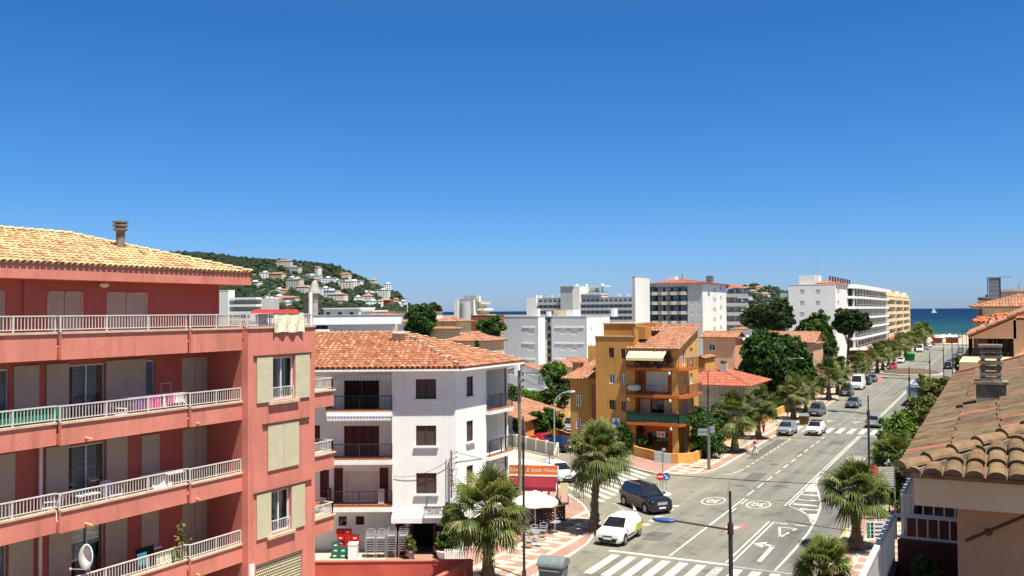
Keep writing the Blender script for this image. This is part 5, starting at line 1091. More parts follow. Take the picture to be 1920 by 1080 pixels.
p = G(1058, 945, .13); r = thing('menu_stand', 'pale yellow notice board on the pavement at the terrace corner', 'notice board', tuple(p), YAW); q = MB(); q.x = r.matrix_basis; q.box(-.28, .28, -.03, .03, .6, 1.5); q.build('board', 'awning_cream', r); q = MB(); q.x = r.matrix_basis; q.box(-.3, -.26, -.2, .2, 0, .62); q.box(.26, .3, -.2, .2, 0, .62); q.box(-.32, .32, -.25, .25, 0, .06); q.build('base', 'dark_metal', r)
p = G(1046, 951, .13); r = thing('terrace_lamp', 'short black lamp with wide flat head beside the notice board', 'lamp', tuple(p)); q = MB(); q.tube(tuple(p), (p[0], p[1], 2.05), .05, .04); q.build('pole', 'dark_metal', r); q = MB(); q.lathe((p[0], p[1], 1.95), [(.12, 0), (.2, .15), (.45, .2), (.45, .24), (.1, .3)], 12); q.build('lamp_head', 'steel', r)
for i, (px, py) in enumerate(((1018, 992), (1032, 990), (1047, 988), (1000, 985), (990, 1000), (1005, 1012), (1018, 1008), (985, 1015), (1012, 1025), (992, 1028))):
    p = G(px, py, .13); r = thing('cafe_chair', ['bluish chair left of the row before the timber fence', 'bluish chair in the middle of the row before the timber fence', 'bluish chair at the right end of the timber fence', 'chair tucked in beside the fence near the parasol pole', 'silver chair in the cluster behind the near palm, far left', 'silver chair in the cluster behind the near palm, middle', 'silver chair in the cluster behind the near palm, far right', 'silver chair half hidden by palm fronds on the left', 'silver chair nearest the paved pattern, right of the lamp post', 'silver chair nearest the lamp post'][i], 'chair', tuple(p), rnd.uniform(0, 6), 'loose chairs on the restaurant terrace'); X = r.matrix_basis; m_ = 'bluegrey' if i < 3 else 'alu'
    a = MB(); a.x = X; a.box(-.21, .21, -.2, .2, .43, .45); a.build('seat', m_, r); a = MB(); a.x = X; a.path([(-.22, .2, .44), (-.24, .27, .8), (0, .29, .88), (.24, .27, .8), (.22, .2, .44)], .018, 5)
    for z in (.55, .67): a.box(-.22, .22, .24, .26, z-.025, z+.025)
    a.build('backrest', m_, r)
    for sx in (-1, 1):
        for sy in (-1, 1): a = MB(); a.x = X; a.tube((sx*.2, sy*.19, .44), (sx*.22, sy*.23, 0), .016, n=5); a.build('leg', m_, r)
for i, (px, py) in enumerate(((1040, 1000), (1000, 1018), (1025, 965), (1000, 970))):
    p = G(px, py, .13); r = thing('cafe_table', ['round table among the bluish chairs', 'round silver table among the chairs behind the near palm', 'table inside the timber fence on the right', 'table under the white parasol'][i], 'table', tuple(p)); q = MB(); q.lathe((p[0], p[1], .13), [(.38, .7), (.4, .71), (.4, .74), (.38, .75)], 16); q.build('tabletop', 'alu' if i < 2 else 'red_cloth', r); q = MB(); q.lathe((p[0], p[1], .13), [(.25, 0), (.22, .03), (.03, .05), (.03, .7)], 10); q.build('leg', 'alu', r)
# pale fence wall of the side street
r = thing('boundary_wall', 'pale cream fence wall with posts along the side street', 'wall', (-41, 85, 0)); q = MB(); w0, w1, w2 = (-47, 87.9), (-37.6, 82.2), (-35.3, 76.5)
for p_, q_ in ((w0, w1), (w1, w2)): q.bar((*p_, .6), (*q_, .6), .15, 1.2)
q.build('panel', 'cream_wall', r)
for k in range(7): p_ = Vector(w0).lerp(Vector(w1), k/6); q = MB(); q.box(p_.x-.1, p_.x+.1, p_.y-.1, p_.y+.1, 0, 1.3); q.build('post', 'white_paint', r)

up = thing('utility_pole', 'grey utility pole with insulators at the far corner of the white house', 'pole', (cx+.45, cy+7.2, .13)); q = MB(); q.tube((cx+.45, cy+7.2, .13), (cx+.45, cy+7.2, 10.2), .13, .10, 10); q.build('pole', 'concrete_old', up)
for k, z in enumerate((9.9, 9.5, 9.1)): q = MB(); q.tube((cx+.45, cy+7.2, z), (cx+.8, cy+7.0, z+.05), .025); q.lathe((cx+.8, cy+7.0, z), [(.06, 0), (.06, .14), (.03, .18)], 8); q.build('insulator', 'dark_metal', up)
cable('upper overhead cable leaving the utility pole towards the annex', (cx+.8, cy+7.0, 10.1), DP(1075, 722, 95), .25, .016); cable('lower overhead cable leaving the utility pole towards the annex', (cx+.8, cy+7.0, 9.7), DP(1075, 740, 95), .3, .016)

# ================================================================ generic town building on the street grid
def grid_building(name, label, cat, xc, d, xl, xr, ytop, wall='far_white', ewall=None, z0=0.0, sops=(), eops=(), pane='shutter_grey', frame='white_paint', group=None, roof=None, parapet=True, pitch=.32, ov=.5, tile='tile_salmon', gable=None, rw=.42, ln=None):
    """xc: pixel column of the corner nearest the avenue; south face runs left to xl, east face right to xr"""
    c = DP(xc, ytop, d); X1, Y0, Z = float(c[0]), float(c[1]), float(c[2]); X0 = float(PY(xl, ytop, Y0)[0]); Y1 = float(PX(xr, ytop, X1)[1]) if ln is None else Y0+ln
    r = thing(name, label, cat, ((X0+X1)/2, (Y0+Y1)/2, z0), 0, group); fs = Face(X0, Y0, 1, 0); fE = Face(X1, Y0, 0, 1)
    mp = lambda f, ops: [(f.u(a, (t+b)/2), f.u(c_, (t+b)/2), f.z((a+c_)/2, b), f.z((a+c_)/2, t)) for (a, c_, t, b) in ops]
    so_, eo = mp(fs, sops), mp(fE, eops); W_ = MB(); dep = .14
    fs.wall(W_, 0, X1-X0, z0, Z, so_, dep); W_.poly([(X0, Y1, z0), (X0, Y0, z0), (X0, Y0, Z), (X0, Y1, Z)]); W_.poly([(X1, Y1, z0), (X0, Y1, z0), (X0, Y1, Z), (X1, Y1, Z)])
    if ewall: W_.build('wall', wall, r); W_ = MB(); fE.wall(W_, 0, Y1-Y0, z0, Z, eo, dep); W_.build('side_wall', ewall, r)
    else: fE.wall(W_, 0, Y1-Y0, z0, Z, eo, dep); W_.build('wall', wall, r)
    for f, ops in ((fs, so_), (fE, eo)):
        for q in ops: window(r, f, *q, -.05, pane, frame, 1, .06, 'window', d < 120)
    g2 = None
    if roof == 'tile':
        o, g2 = hip_roof(r, X0, X1, Y0, Y1, Z+.02, pitch, ov, tile, rw, 1.1, 3, gable)
        if g2: g2.build('gable_wall', wall, r)
        e = MB(); e.box(X0-ov+.1, X1+ov-.1, Y0-ov+.1, Y1+ov-.1, Z-.14, Z-.05); e.build('eaves', wall, r)
    else:
        e = MB(); e.box(X0+.2, X1-.2, Y0+.2, Y1-.2, Z-.5, Z-.3)
        if parapet:
            for q in ((X0-.05, X1+.05, Y0-.05, Y0+.2), (X0-.05, X1+.05, Y1-.2, Y1+.05), (X0-.05, X0+.2, Y0+.2, Y1-.2), (X1-.2, X1+.05, Y0+.2, Y1-.2)): e.box(*q, Z, Z+.14)
        e.build('roof', wall, r)
    return r, (X0, X1, Y0, Y1, Z), fs, fE
def part(root, name, m, f, *bx):
    q = MB()
    for b in bx: f.box(q, *b)
    return q.build(name, m, root)
def balconies(root, f, u0, u1, zs, dep=1.4, slab='far_white', h=1.0, wave=0, rec='far_grey', rail=False, drec=.9, nwin=6, par=None):
    """stacked balconies: recessed dark glazed wall, slabs and solid parapets with real depth"""
    L = u1-u0; q = MB(); n = max(1, int(abs(L)/2.2))
    for z in zs:
        f.box(q, u0, u1, z-.02, z+.2, -.2, dep)
    q.build('slab', slab, root)
    for z in zs:
        q = MB()
        if wave:
            m_ = wave*2
            for k in range(m_):
                a = u0+L*k/m_; b = u0+L*(k+1)/m_; d0, d1 = (dep, dep+.7) if k % 2 == 0 else (dep+.7, dep)
                q.hexa([f.p(a, z-.25, d0), f.p(b, z-.25, d1), f.p(b, z-.25, d1-.15), f.p(a, z-.25, d0-.15)], [f.p(a, z+h, d0), f.p(b, z+h, d1), f.p(b, z+h, d1-.15), f.p(a, z+h, d0-.15)])
                q.poly([f.p(a, z-.1, 0), f.p(b, z-.1, 0), f.p(b, z-.1, d1-.1), f.p(a, z-.1, d0-.1)])
        else: f.box(q, u0, u1, z-.15, z+h, dep-.1, dep+.05)
        q.build('parapet', par or slab, root)
    q = MB()
    for z in zs:
        for k in range(n):
            a = u0+L*(k+.15)/n; b = u0+L*(k+.85)/n; f.box(q, a, b, z+.3, z+2.35, .02, .07)
    q.build('glazing', 'glass_blue', root)

# ================================================================ OCHRE HOUSE on the corner
oc = thing('ochre_house', 'tall ochre corner house with tiled lean-to roof, balconies and rounded front', 'building', (-28, 92, 0))
c = DP(1270, 700, 88); OX1, OY0 = float(c[0]), float(c[1]); fo = Face(OX1, OY0, 1, 0); foe = Face(OX1, OY0, 0, 1); U = lambda px, py=720: fo.u(px, py); Zo = lambda px, py: fo.z(px, py)
oL = U(1117, 700); oM = U(1190, 700); zA = Zo(1150, 636); OH = foe.u(1309, 690)
sw = [(U(1142), U(1152), Zo(1147, 671), Zo(1147, 652)), (U(1165), U(1173), Zo(1169, 673), Zo(1169, 654)), (U(1142), U(1153), Zo(1147, 720), Zo(1147, 701)), (U(1164), U(1173), Zo(1169, 721), Zo(1169, 702)), (U(1142), U(1154), Zo(1147, 768), Zo(1147, 750)), (U(1165), U(1174), Zo(1169, 771), Zo(1169, 753))]
W_ = MB(); fo.wall(W_, oL, oM, 0, zA, sw, .22); W_.poly([fo.p(oM, 0), fo.p(oM, 0, -1.3), fo.p(oM, zA+1, -1.3), fo.p(oM, zA+1)][::-1]); W_.poly([fo.p(oL, 0, -9), fo.p(oL, 0), fo.p(oL, zA), fo.p(oL, zA, -9)])
fo.box(W_, oL, U(1178), zA-.01, Zo(1150, 608), -6, -2.2); W_.poly([fo.p(oL, zA-.02), fo.p(oM, zA-.02), fo.p(oM, zA-.02, -9), fo.p(oL, zA-.02, -9)]); fo.box(W_, oL-.02, oM, zA, zA+.25, -.18, .03)
fo.box(W_, U(1180), U(1203), zA-.01, Zo(1190, 613), -3.0, -1.2); fo.box(W_, U(1191), U(1212), Zo(1190, 613), Zo(1190, 606), -5.0, -3); W_.build('wall', 'ochre', oc)
for k, q in enumerate(sw): window(oc, fo, *q, -.15, 'glass_dark' if k in (0, 1, 4) else 'glass_blue', 'white_paint' if k in (2, 3) else 'brown_wood', 1, .07)
part(oc, 'parapet_cap', 'lip', fo, (oL-.1, U(1178), Zo(1150, 608), Zo(1150, 608)+.12, -6.1, -2.1), (oL-.1, oM, zA+.25, zA+.33, -.2, .08))
part(oc, 'stair_door', 'brown_wood', fo, (U(1174), U(1181), zA+.05, Zo(1178, 612), -2.4, -2.15))
fl = [Zo(1230, 692), Zo(1230, 743), Zo(1230, 795)]; zr = Zo(1230, 655); fi = fo.off(-1.3)
ds = [(fi.u(1214), fi.u(1250), fl[0]+.3, fl[0]+2.2), (fi.u(1211), fi.u(1252), fl[1]+.35, fl[1]+2.25), (fi.u(1220), fi.u(1244), fl[2]+.25, fl[2]+2.15), (fi.u(1212), fi.u(1252), 0.05, 2.2)]
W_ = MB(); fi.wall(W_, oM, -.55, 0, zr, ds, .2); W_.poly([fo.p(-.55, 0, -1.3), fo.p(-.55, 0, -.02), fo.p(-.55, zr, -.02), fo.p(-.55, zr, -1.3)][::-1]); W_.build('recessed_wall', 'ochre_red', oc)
eo = [(foe.u(1279, 680), foe.u(1286, 680), foe.z(1282, 685), foe.z(1282, 654)), (foe.u(1294, 680), foe.u(1299, 680), foe.z(1296, 680), foe.z(1296, 651)), (foe.u(1281, 715), foe.u(1287, 715), foe.z(1284, 724), foe.z(1284, 702)), (foe.u(1294, 715), foe.u(1299, 715), foe.z(1296, 720), foe.z(1296, 700)), (foe.u(1282, 765), foe.u(1289, 765), foe.z(1285, 775), foe.z(1285, 752)), (foe.u(1294, 765), foe.u(1300, 765), foe.z(1297, 772), foe.z(1297, 750)), (foe.u(1284, 825), foe.u(1290, 825), .1, 2.3)]
W_ = MB(); foe.wall(W_, 0, OH, 0, zr, eo, .2); W_.poly([fo.p(-.55, 0), fo.p(0, 0), fo.p(0, zr), fo.p(-.55, zr)]); W_.poly([(OX1, OY0+OH, 0), (OX1-12, OY0+OH, 0), (OX1-12, OY0+OH, zr), (OX1, OY0+OH, zr)]); zh = foe.z(1309, 611)
rtop = (OX1-.05, OY0+OH, zh); 
W_.hexa([(OX1-.25, OY0, zr), (OX1, OY0, zr), (OX1, OY0+.1, zr), (OX1-.25, OY0+.1, zr)], [(OX1-.25, OY0+OH-.1, zh-.1), (OX1, OY0+OH-.1, zh-.1), (OX1, OY0+OH, zh-.1), (OX1-.25, OY0+OH, zh-.1)]); W_.poly([(OX1-.001, OY0+.1, zr), (OX1-.001, OY0+OH, zr), (OX1-.001, OY0+OH, zh-.1)]); W_.build('side_wall', 'ochre_bright', oc)  # east wall takes the paler ochre, with sunlight painted in
for q in eo: window(oc, foe, *q, -.12, 'glass_blue', 'white_paint', 1, .06)
# lean-to roof rising away
ra, rb = fo.p(U(1178, 655), zr+.05, .5), fo.p(.35, zr+.05, .5); tl, trt = (float(PY(1213, 612, OY0+OH)[0]), OY0+OH+.2, zh+.05), (OX1+.35, OY0+OH+.2, zh+.05)
q = MB(); tile_sheet(q, [ra, rb, trt, tl], (ra, rb), .34, .6, 4, 0, 0); caps(q, tl, trt, .16, .5); q.build('roof', 'tile_salmon', oc)
q = MB(); q.hexa([fo.p(U(1182), zr-.1, .3), fo.p(.2, zr-.1, .3), (OX1+.2, OY0+OH, zh-.15), (tl[0]+.2, OY0+OH, zh-.15)], [fo.p(U(1182), zr-.03, .3), fo.p(.2, zr-.03, .3), (OX1+.2, OY0+OH, zh-.08), (tl[0]+.2, OY0+OH, zh-.08)]); q.build('eaves', 'ochre', oc)
bl = [U(1176, 690), .95]
for i, z in enumerate(fl):
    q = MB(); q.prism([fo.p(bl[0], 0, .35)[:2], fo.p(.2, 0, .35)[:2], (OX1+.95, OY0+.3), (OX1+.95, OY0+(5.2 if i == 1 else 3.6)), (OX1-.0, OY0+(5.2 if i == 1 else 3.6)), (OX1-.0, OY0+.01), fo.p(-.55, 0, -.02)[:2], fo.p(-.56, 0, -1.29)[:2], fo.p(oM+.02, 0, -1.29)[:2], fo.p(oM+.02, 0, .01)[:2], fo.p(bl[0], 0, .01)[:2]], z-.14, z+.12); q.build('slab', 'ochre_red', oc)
    pts = [fo.p(bl[0], z+.12, .02), fo.p(bl[0], z+.12, .3), fo.p(.2, z+.12, .3), (OX1+.9, OY0+.33, z+.12), (OX1+.9, OY0+(5.15 if i == 1 else 3.55), z+.12)]
    railing(oc, pts, .95, 'rust' if i < 2 else 'rail_dark', .13, .018, top=.04)
q = MB(); z = fl[2]; pts = [fo.p(bl[0], 0, .27), fo.p(.2, 0, .27), (OX1+.87, OY0+.35, 0), (OX1+.87, OY0+3.5, 0)]
for a, b in zip(pts, pts[1:]): q.bar((a[0], a[1], z+.6), (b[0], b[1], z+.6), .02, .85)
q.build('balcony_screen', 'green_shade', oc)
q = MB()
for z, px in ((fl[0], 1257), (fl[1], 1180), (fl[1], 1258), (fl[2], 1259)): q.ball(fo.p(U(px), z-.35, .25), (.14, .14, .2), 8, 5)
for k in range(0): pass
q.build('balcony_lamp', 'lamp_white', oc)
window(oc, fi, *ds[1], -.06, 'shutter_white', 'white_paint', 3, .07, 'glass_door'); window(oc, fi, *ds[0], -.08, 'glass_dark', 'brown_wood', 1, .05, 'glass_door'); window(oc, fi, *ds[2], -.08, 'glass_dark', 'brown_wood', 1, .05, 'glass_door'); window(oc, fi, *ds[3], -.12, 'glass_dark', 'brown_wood', 3, .06, 'shop_window')
part(oc, 'shutter', 'peach_light', fi, (fi.u(1200), fi.u(1219), fl[2]+.2, fl[2]+2.2, .01, .06)); part(oc, 'shutter', 'peach_light', fi, (fi.u(1245), fi.u(1264), fl[2]+.2, fl[2]+2.2, .01, .06)); part(oc, 'shutter', 'peach_light', fi, (fi.u(1256), fi.u(1269), fl[0]+.2, fl[0]+2.4, .01, .06))
part(oc, 'window_sign', 'plastic_white', fi, (fi.u(1231), fi.u(1247), Zo(1239, 823), Zo(1239, 812), .1, .13)); q = MB(); fi.box(q, fi.u(1234), fi.u(1237), Zo(1239, 820), Zo(1239, 815), .131, .14); fi.box(q, fi.u(1240), fi.u(1244), Zo(1239, 821), Zo(1239, 815), .131, .14); q.build('sign_mark', 'red_sign', oc)
a, b = fo.p(U(1190, 650), Zo(1230, 651), -1.25), fo.p(U(1257, 650), Zo(1230, 651), -1.25); z1 = Zo(1230, 671)
q = MB(); e0, e1, e2, e3 = fo.p(U(1184, 650), Zo(1230, 652), .1), fo.p(U(1254, 650), Zo(1230, 652), .1), fo.p(U(1250, 670), z1, 1.1), fo.p(U(1181, 670), z1, 1.1)
q.hexa([e3, e2, e1, e0], [(p[0], p[1], p[2]+.05) for p in (e3, e2, e1, e0)]); fo.box(q, U(1181, 670), U(1250, 670), z1-.22, z1, 1.08, 1.11); q.build('awning', 'awning_yellow', oc)
# pharmacy style plate with dark blue cross
cs = thing('cross_sign', 'white plate with dark blue cross on the ochre house wall', 'sign', fo.p(U(1156, 792), 4.5, .1)); q = MB(); fo.box(q, U(1149, 792), U(1163, 792), Zo(1156, 802), Zo(1156, 784), .02, .1); q.build('plate', 'plastic_white', cs); q = MB(); m_ = (U(1149, 792)+U(1163, 792))/2; zc = (Zo(1156, 802)+Zo(1156, 784))/2
fo.box(q, m_-.09, m_+.09, zc-.35, zc+.35, .1, .12); fo.box(q, m_-.3, m_-.09, zc-.1, zc+.08, .1, .12); fo.box(q, m_+.09, m_+.3, zc-.1, zc+.08, .1, .12); q.build('cross', 'blue_sign', cs)
potplant('potted palm at the left of the top ochre balcony', OX1+U(1196), OY0+.1, .7, 'leaf_dark', 'terracotta', z=fl[0]+.12, seed=31); potplant('potted palm at the right of the top ochre balcony', OX1+U(1258), OY0+.1, .8, 'leaf_dark', 'terracotta', z=fl[0]+.12, seed=32)
q = MB(); q.ball(fo.p(U(1188), fl[1]+.75, -.1), (.75, .3, .35), 10, 6); single('covered_bundle', q, 'cloth_white', 'pale covered bundle on the left of the middle ochre balcony', 'bundle', smooth=True)
# garden wall, annex and garage
gw = thing('garden_wall', 'low curved ochre garden wall around the corner house', 'wall', (-26.5, 82.5, 0)); pts = [(-32.5, 87.3), (-30.3, 84.6), (-28.85, 83.6), (-27.6, 82.5), (-26.6, 82.1), (-25.7, 82.1), (-24.5, 83.6)]; q = MB()
for a, b in zip(pts, pts[1:]): q.bar((*a, .5), (*b, .5), .22, 1.0)
q.bar((-24.5, 83.6, .5), (-24.6, 86, .5), .2, 1.0); q.build('wall', 'ochre_bright', gw)
gw = thing('garden_wall', 'low ochre garden wall running behind the street palms', 'wall', (-25.3, 100, 0)); q = MB(); q.bar((-25.3, 90, .55), (-25.3, 140, .55), .22, 1.1); q.build('wall', 'ochre_bright', gw)
an, (X0, X1, Y0, Y1, Z), f1, f2 = grid_building('ochre_annex', 'two storey ochre annex left of the corner house', 'building', 1117, 93, 1069, 1125, 711, 'ochre', None, 0, [(1080, 1089, 741, 761), (1080, 1089, 785, 804)], (), 'glass_blue', 'white_paint', None, 'none', False)
q = MB(); z = Z; p0, p1 = (X0-.9, Y0-.5, z), (X1+.2, Y0-.5, z); b1, b0_ = (X1+.2, Y0+6.5, z+2.2), (X0+1.2, Y0+6.5, z+2.2); tile_sheet(q, [p0, p1, b1, b0_], (p0, p1), .34, .6, 4); q.build('roof', 'tile_salmon', an)
q = MB(); c = DP(1084, 693, 97); q.box(c[0]-.45, c[0]+.45, c[1]-.4, c[1]+.4, 6.5, 14-(680-582.5)/FPX*97); q.build('chimney', 'peach', an); q = MB(); q.box(c[0]-.6, c[0]+.6, c[1]-.55, c[1]+.55, 14-(680-582.5)/FPX*97, 14-(678-582.5)/FPX*97); q.build('chimney_cap', 'terracotta', an)
part(an, 'corner_strip', 'oxblood', fo, (oL-.45, oL-.02, 0, 6.8, -.3, .05))
ga = thing('garage', 'yellow walled garage with low orange tile roof and grey door', 'garage', (-46, 103, 0)); A = G(952, 777, 2.6); B_ = G(985, 790, 2.6); C_ = G(1068, 763, 2.6)
fg = Face(A[0], A[1], B_[0]-A[0], B_[1]-A[1]); lg = math.hypot(B_[0]-A[0], B_[1]-A[1]); fh = Face(B_[0], B_[1], C_[0]-B_[0], C_[1]-B_[1]); lh = math.hypot(C_[0]-B_[0], C_[1]-B_[1])
W_ = MB(); fg.wall(W_, 0, lg, 0, 2.6, [(.2, lg-.3, 0.02, 2.2)], .2); fh.wall(W_, 0, lh, 0, 2.6); W_.poly([A*[1,1,0]+[0,0,2.55], B_*[1,1,0]+[0,0,2.55], C_*[1,1,0]+[0,0,2.55], (C_+A-B_)*[1,1,0]+[0,0,2.55]]); W_.build('wall', 'ochre_bright', ga); q = MB(); fg.box(q, .2, lg-.3, 0, 2.2, -.15, -.1); q.build('garage_door', 'far_grey', ga)
q = MB(); e0 = np.array(fh.p(-.3, 2.62, .35)); e1 = np.array(fh.p(lh*.75, 2.62, .35)); bk = np.array([fg.ud[0]*0-fh.n[0], -fh.n[1], 0])*5.5; t0 = e0+bk+np.array([0, 0, 1.5]); t1 = e1+bk+np.array([0, 0, 1.5]); tile_sheet(q, [e0, e1, t1, t0], (e0, e1), .34, .6, 3); q.build('roof', 'tile_salmon', ga)
q = MB(); q.bar(G(970, 806, 0)+[0, 0, .5], G(1003, 818, 0)+[0, 0, .5], .25, 1.0); q.bar(G(1030, 815, 0)+[0, 0, .5], G(1075, 833, 0)+[0, 0, .5], .25, 1.0); w_ = thing('yard_wall', 'low ochre yard wall along the side street by the parked red car', 'wall', tuple(G(985, 812))); q.build('wall', 'ochre', w_)

# ================================================================ WHITE APARTMENT BLOCK behind, shade painted into its south walls
gm = dict(pane='shutter_white', frame='white_paint')
ra_, bx, f1, f2 = grid_building('apartment_block', 'white apartment block with flat roof, left wing', 'building', 1009, 160, 945, 1022, 594, 'shaded_white_wall', 'white_wall', 0, [(990, 1002, 615, 627), (990, 1002, 645, 657), (990, 1002, 674, 686)], (), **gm)
part(ra_, 'shutter_box', 'white_paint', f1, *[(f1.u(979, y), f1.u(1003, y), f1.z(990, y+1.2), f1.z(990, y-1), 0, .1) for y in (613.5, 643.5, 673)])
part(ra_, 'chimney', 'white_wall', f1, (f1.u(1009)-1.2, f1.u(1009)-.1, bx[4], bx[4]+1.4, -1.2, -.2)); part(ra_, 'chimney', 'white_wall', f1, (f1.u(1009)+.0, f1.u(1009)+.5, bx[4], bx[4]+.9, -4.5, -3.5))
Ys = bx[3]; c = PY(1100, 594, Ys); dR = float((c-CAMP)@F2)
rb_, b2, f1, f2 = grid_building('apartment_block', 'white apartment block with flat roof, right wing', 'building', 1100, dR, 1034, 1143, 594, 'shaded_white_wall', 'white_wall', 0, [(1051, 1061, 615, 627), (1071, 1083, 615, 628), (1051, 1061, 645, 657), (1071, 1083, 645, 658), (1071, 1083, 673, 684)], [(1107, 1111, 614, 626), (1107, 1111, 644, 655), (1133, 1138, 614, 626)], **gm)
part(rb_, 'shutter_box', 'white_paint', f1, *[(f1.u(1040, y), f1.u(1095, y), f1.z(1060, y+1.2), f1.z(1060, y-1), 0, .1) for y in (613.5, 643.5, 673)])
q = MB(); fk = f1.off(-1.2); fk.box(q, f1.u(1021), f1.u(1034)+.1, 0, b2[4]-.4, -.3, 0); q.build('stair_tower', 'far_grey', rb_); q = MB()
for k in range(9): fk.box(q, fk.u(1028), fk.u(1033), 1.2+1.35*k, 2.0+1.35*k, .02, .06)
q.build('stair_window', 'glass', rb_)
part(rb_, 'roof_house', 'awning_cream', f1, (f1.u(1024, 590), f1.u(1052, 590), b2[4], f1.z(1035, 581), -6, -3)); part(rb_, 'roof_house', 'white_wall', f1, (f1.u(1053, 590), f1.u(1067, 590), b2[4], f1.z(1060, 581.5), -5, -2)); part(rb_, 'chimney', 'white_wall', f1, (f1.u(1131, 590), f1.u(1138, 590), b2[4], f1.z(1135, 578), -5, -3.5))
# ================================================================ TALL BLOCK
tb, bx, fs, fE = grid_building('hotel_tower_block', 'tall cream block with tiled roof and wavy balconies', 'building', 1317, 269, 1217, 1362, 531, 'far_grey', 'far_white', 0, [(1294, 1300, 548+18.2*k, 553+18.2*k) for k in range(4)]+[(1308, 1313, 548+18.2*k, 553+18.2*k) for k in range(4)], [(1337.5, 1342.5, 540+18.4*k, 548+18.4*k) for k in range(6)]+[(1350, 1354, 536+18.6*k, 544+18.6*k) for k in range(6)], 'shutter_grey', 'far_white', None, 'tile', True, .15, .8, 'tile_red', None, .9)  # south walls greyer than the east wall: shade put into the colour
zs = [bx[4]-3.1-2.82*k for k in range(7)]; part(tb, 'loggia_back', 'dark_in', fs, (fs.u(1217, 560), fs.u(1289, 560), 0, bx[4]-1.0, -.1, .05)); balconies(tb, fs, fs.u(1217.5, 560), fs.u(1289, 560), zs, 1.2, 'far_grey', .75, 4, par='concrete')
part(tb, 'chimney', 'pole_grey', fs, (fs.u(1315, 520), fs.u(1326, 520), bx[4]+.5, bx[4]+2.3, -7, -5)); part(tb, 'roof_house', 'far_white', fs, (fs.u(1240, 520), fs.u(1254, 520), bx[4]+.5, bx[4]+2.4, -9, -6)); part(tb, 'chimney', 'far_grey', fs, (fs.u(1266, 520), fs.u(1270, 520), bx[4]+1.2, bx[4]+3.2, -7, -6))
f3 = Face(bx[1], bx[3]+1, 1, 0); part(tb, 'rear_wing', 'far_grey', f3, (0.02, f3.u(1381, 560), 0, bx[4]-1.2, -9, -.0)); balconies(tb, f3, .2, f3.u(1405, 560), [bx[4]-3.6-2.9*k for k in range(6)], 1.5, 'far_grey', .9); balconies(tb, f3.off(-2), f3.u(1381, 560), f3.u(1410, 560), [bx[4]-4.6-2.9*k for k in range(6)], 1.5, 'far_white', .9)  # rear wing greyed, its south shade painted into the colour
q = MB(); e = bx[4]-.9; q.hexa([f3.p(0, e, 1.5), f3.p(f3.u(1388, 530), e, .5), f3.p(f3.u(1385, 530), e, -8), f3.p(0, e, -8)], [f3.p(0, e+1.2, .5), f3.p(3, e+1.0, 0), f3.p(3, e+1.0, -6), f3.p(0, e+1.2, -6)]); q.build('rear_roof', 'tile_red', tb)
tw, b3, f1, f2 = grid_building('stair_tower', 'plain white stair tower standing left of the tall block', 'tower', 1190.6, 262, 1185, 1218, 519, 'far_grey', 'far_white', 0)  # white tower; grey south wall has shade put into its colour
# ================================================================ LONG BALCONY BLOCK
lb, bx, f1, f2 = grid_building('beach_hotel', 'long low grey block with five rows of continuous balconies', 'building', 1188, 425, 1008, 1192, 557, 'far_grey', 'far_white')
balconies(lb, f1, f1.u(1009, 560), f1.u(1055, 560), [bx[4]-3.0-2.75*k for k in range(4)], 1.3, 'far_grey'); balconies(lb, f1, f1.u(1090, 560), f1.u(1186, 560), [bx[4]-3.0-2.75*k for k in range(7)], 1.3, 'far_grey')
part(lb, 'end_wall', 'far_white', f1, (f1.u(990, 560), f1.u(1008, 560), 0, bx[4]+.2, -10, 1.6)); part(lb, 'tower', 'far_grey', f1, (f1.u(1055, 560), f1.u(1078, 560), 0, f1.z(1066, 537), -10, 2.5)); part(lb, 'tower_side', 'far_white', f1, (f1.u(1078, 560)+.01, f1.u(1090, 560), 0, f1.z(1066, 539), -10, 2.2))  # tower front greyer than its side: south shade painted in
part(lb, 'penthouse', 'far_white', f1, (f1.u(1090, 560), f1.u(1127, 560), bx[4], f1.z(1100, 548), -9, -1), (f1.u(1090, 560), f1.u(1112, 560), f1.z(1100, 548), f1.z(1100, 540), -8, -2)); part(lb, 'penthouse_roof', 'far_white', f1, (f1.u(1104, 540), f1.u(1132, 540), f1.z(1110, 537.5), f1.z(1110, 535.5), -9, 0), (f1.u(1088, 548), f1.u(1128, 548), f1.z(1100, 552), f1.z(1100, 550), -9, .6), (f1.u(1056, 540), f1.u(1080, 540), f1.z(1066, 537)+.02, f1.z(1066, 536), -9, 3))
for px in (996, 1003, 1020, 1024, 1036, 1040, 1072, 1090, 1120, 1148, 1152, 1168, 1176, 1182): part(lb, 'chimney', 'far_white', f1, (f1.u(px, 555), f1.u(px+3, 555), bx[4], bx[4]+(1.6 if px not in (1072, 1090, 1120) else 6.6), -6, -5))
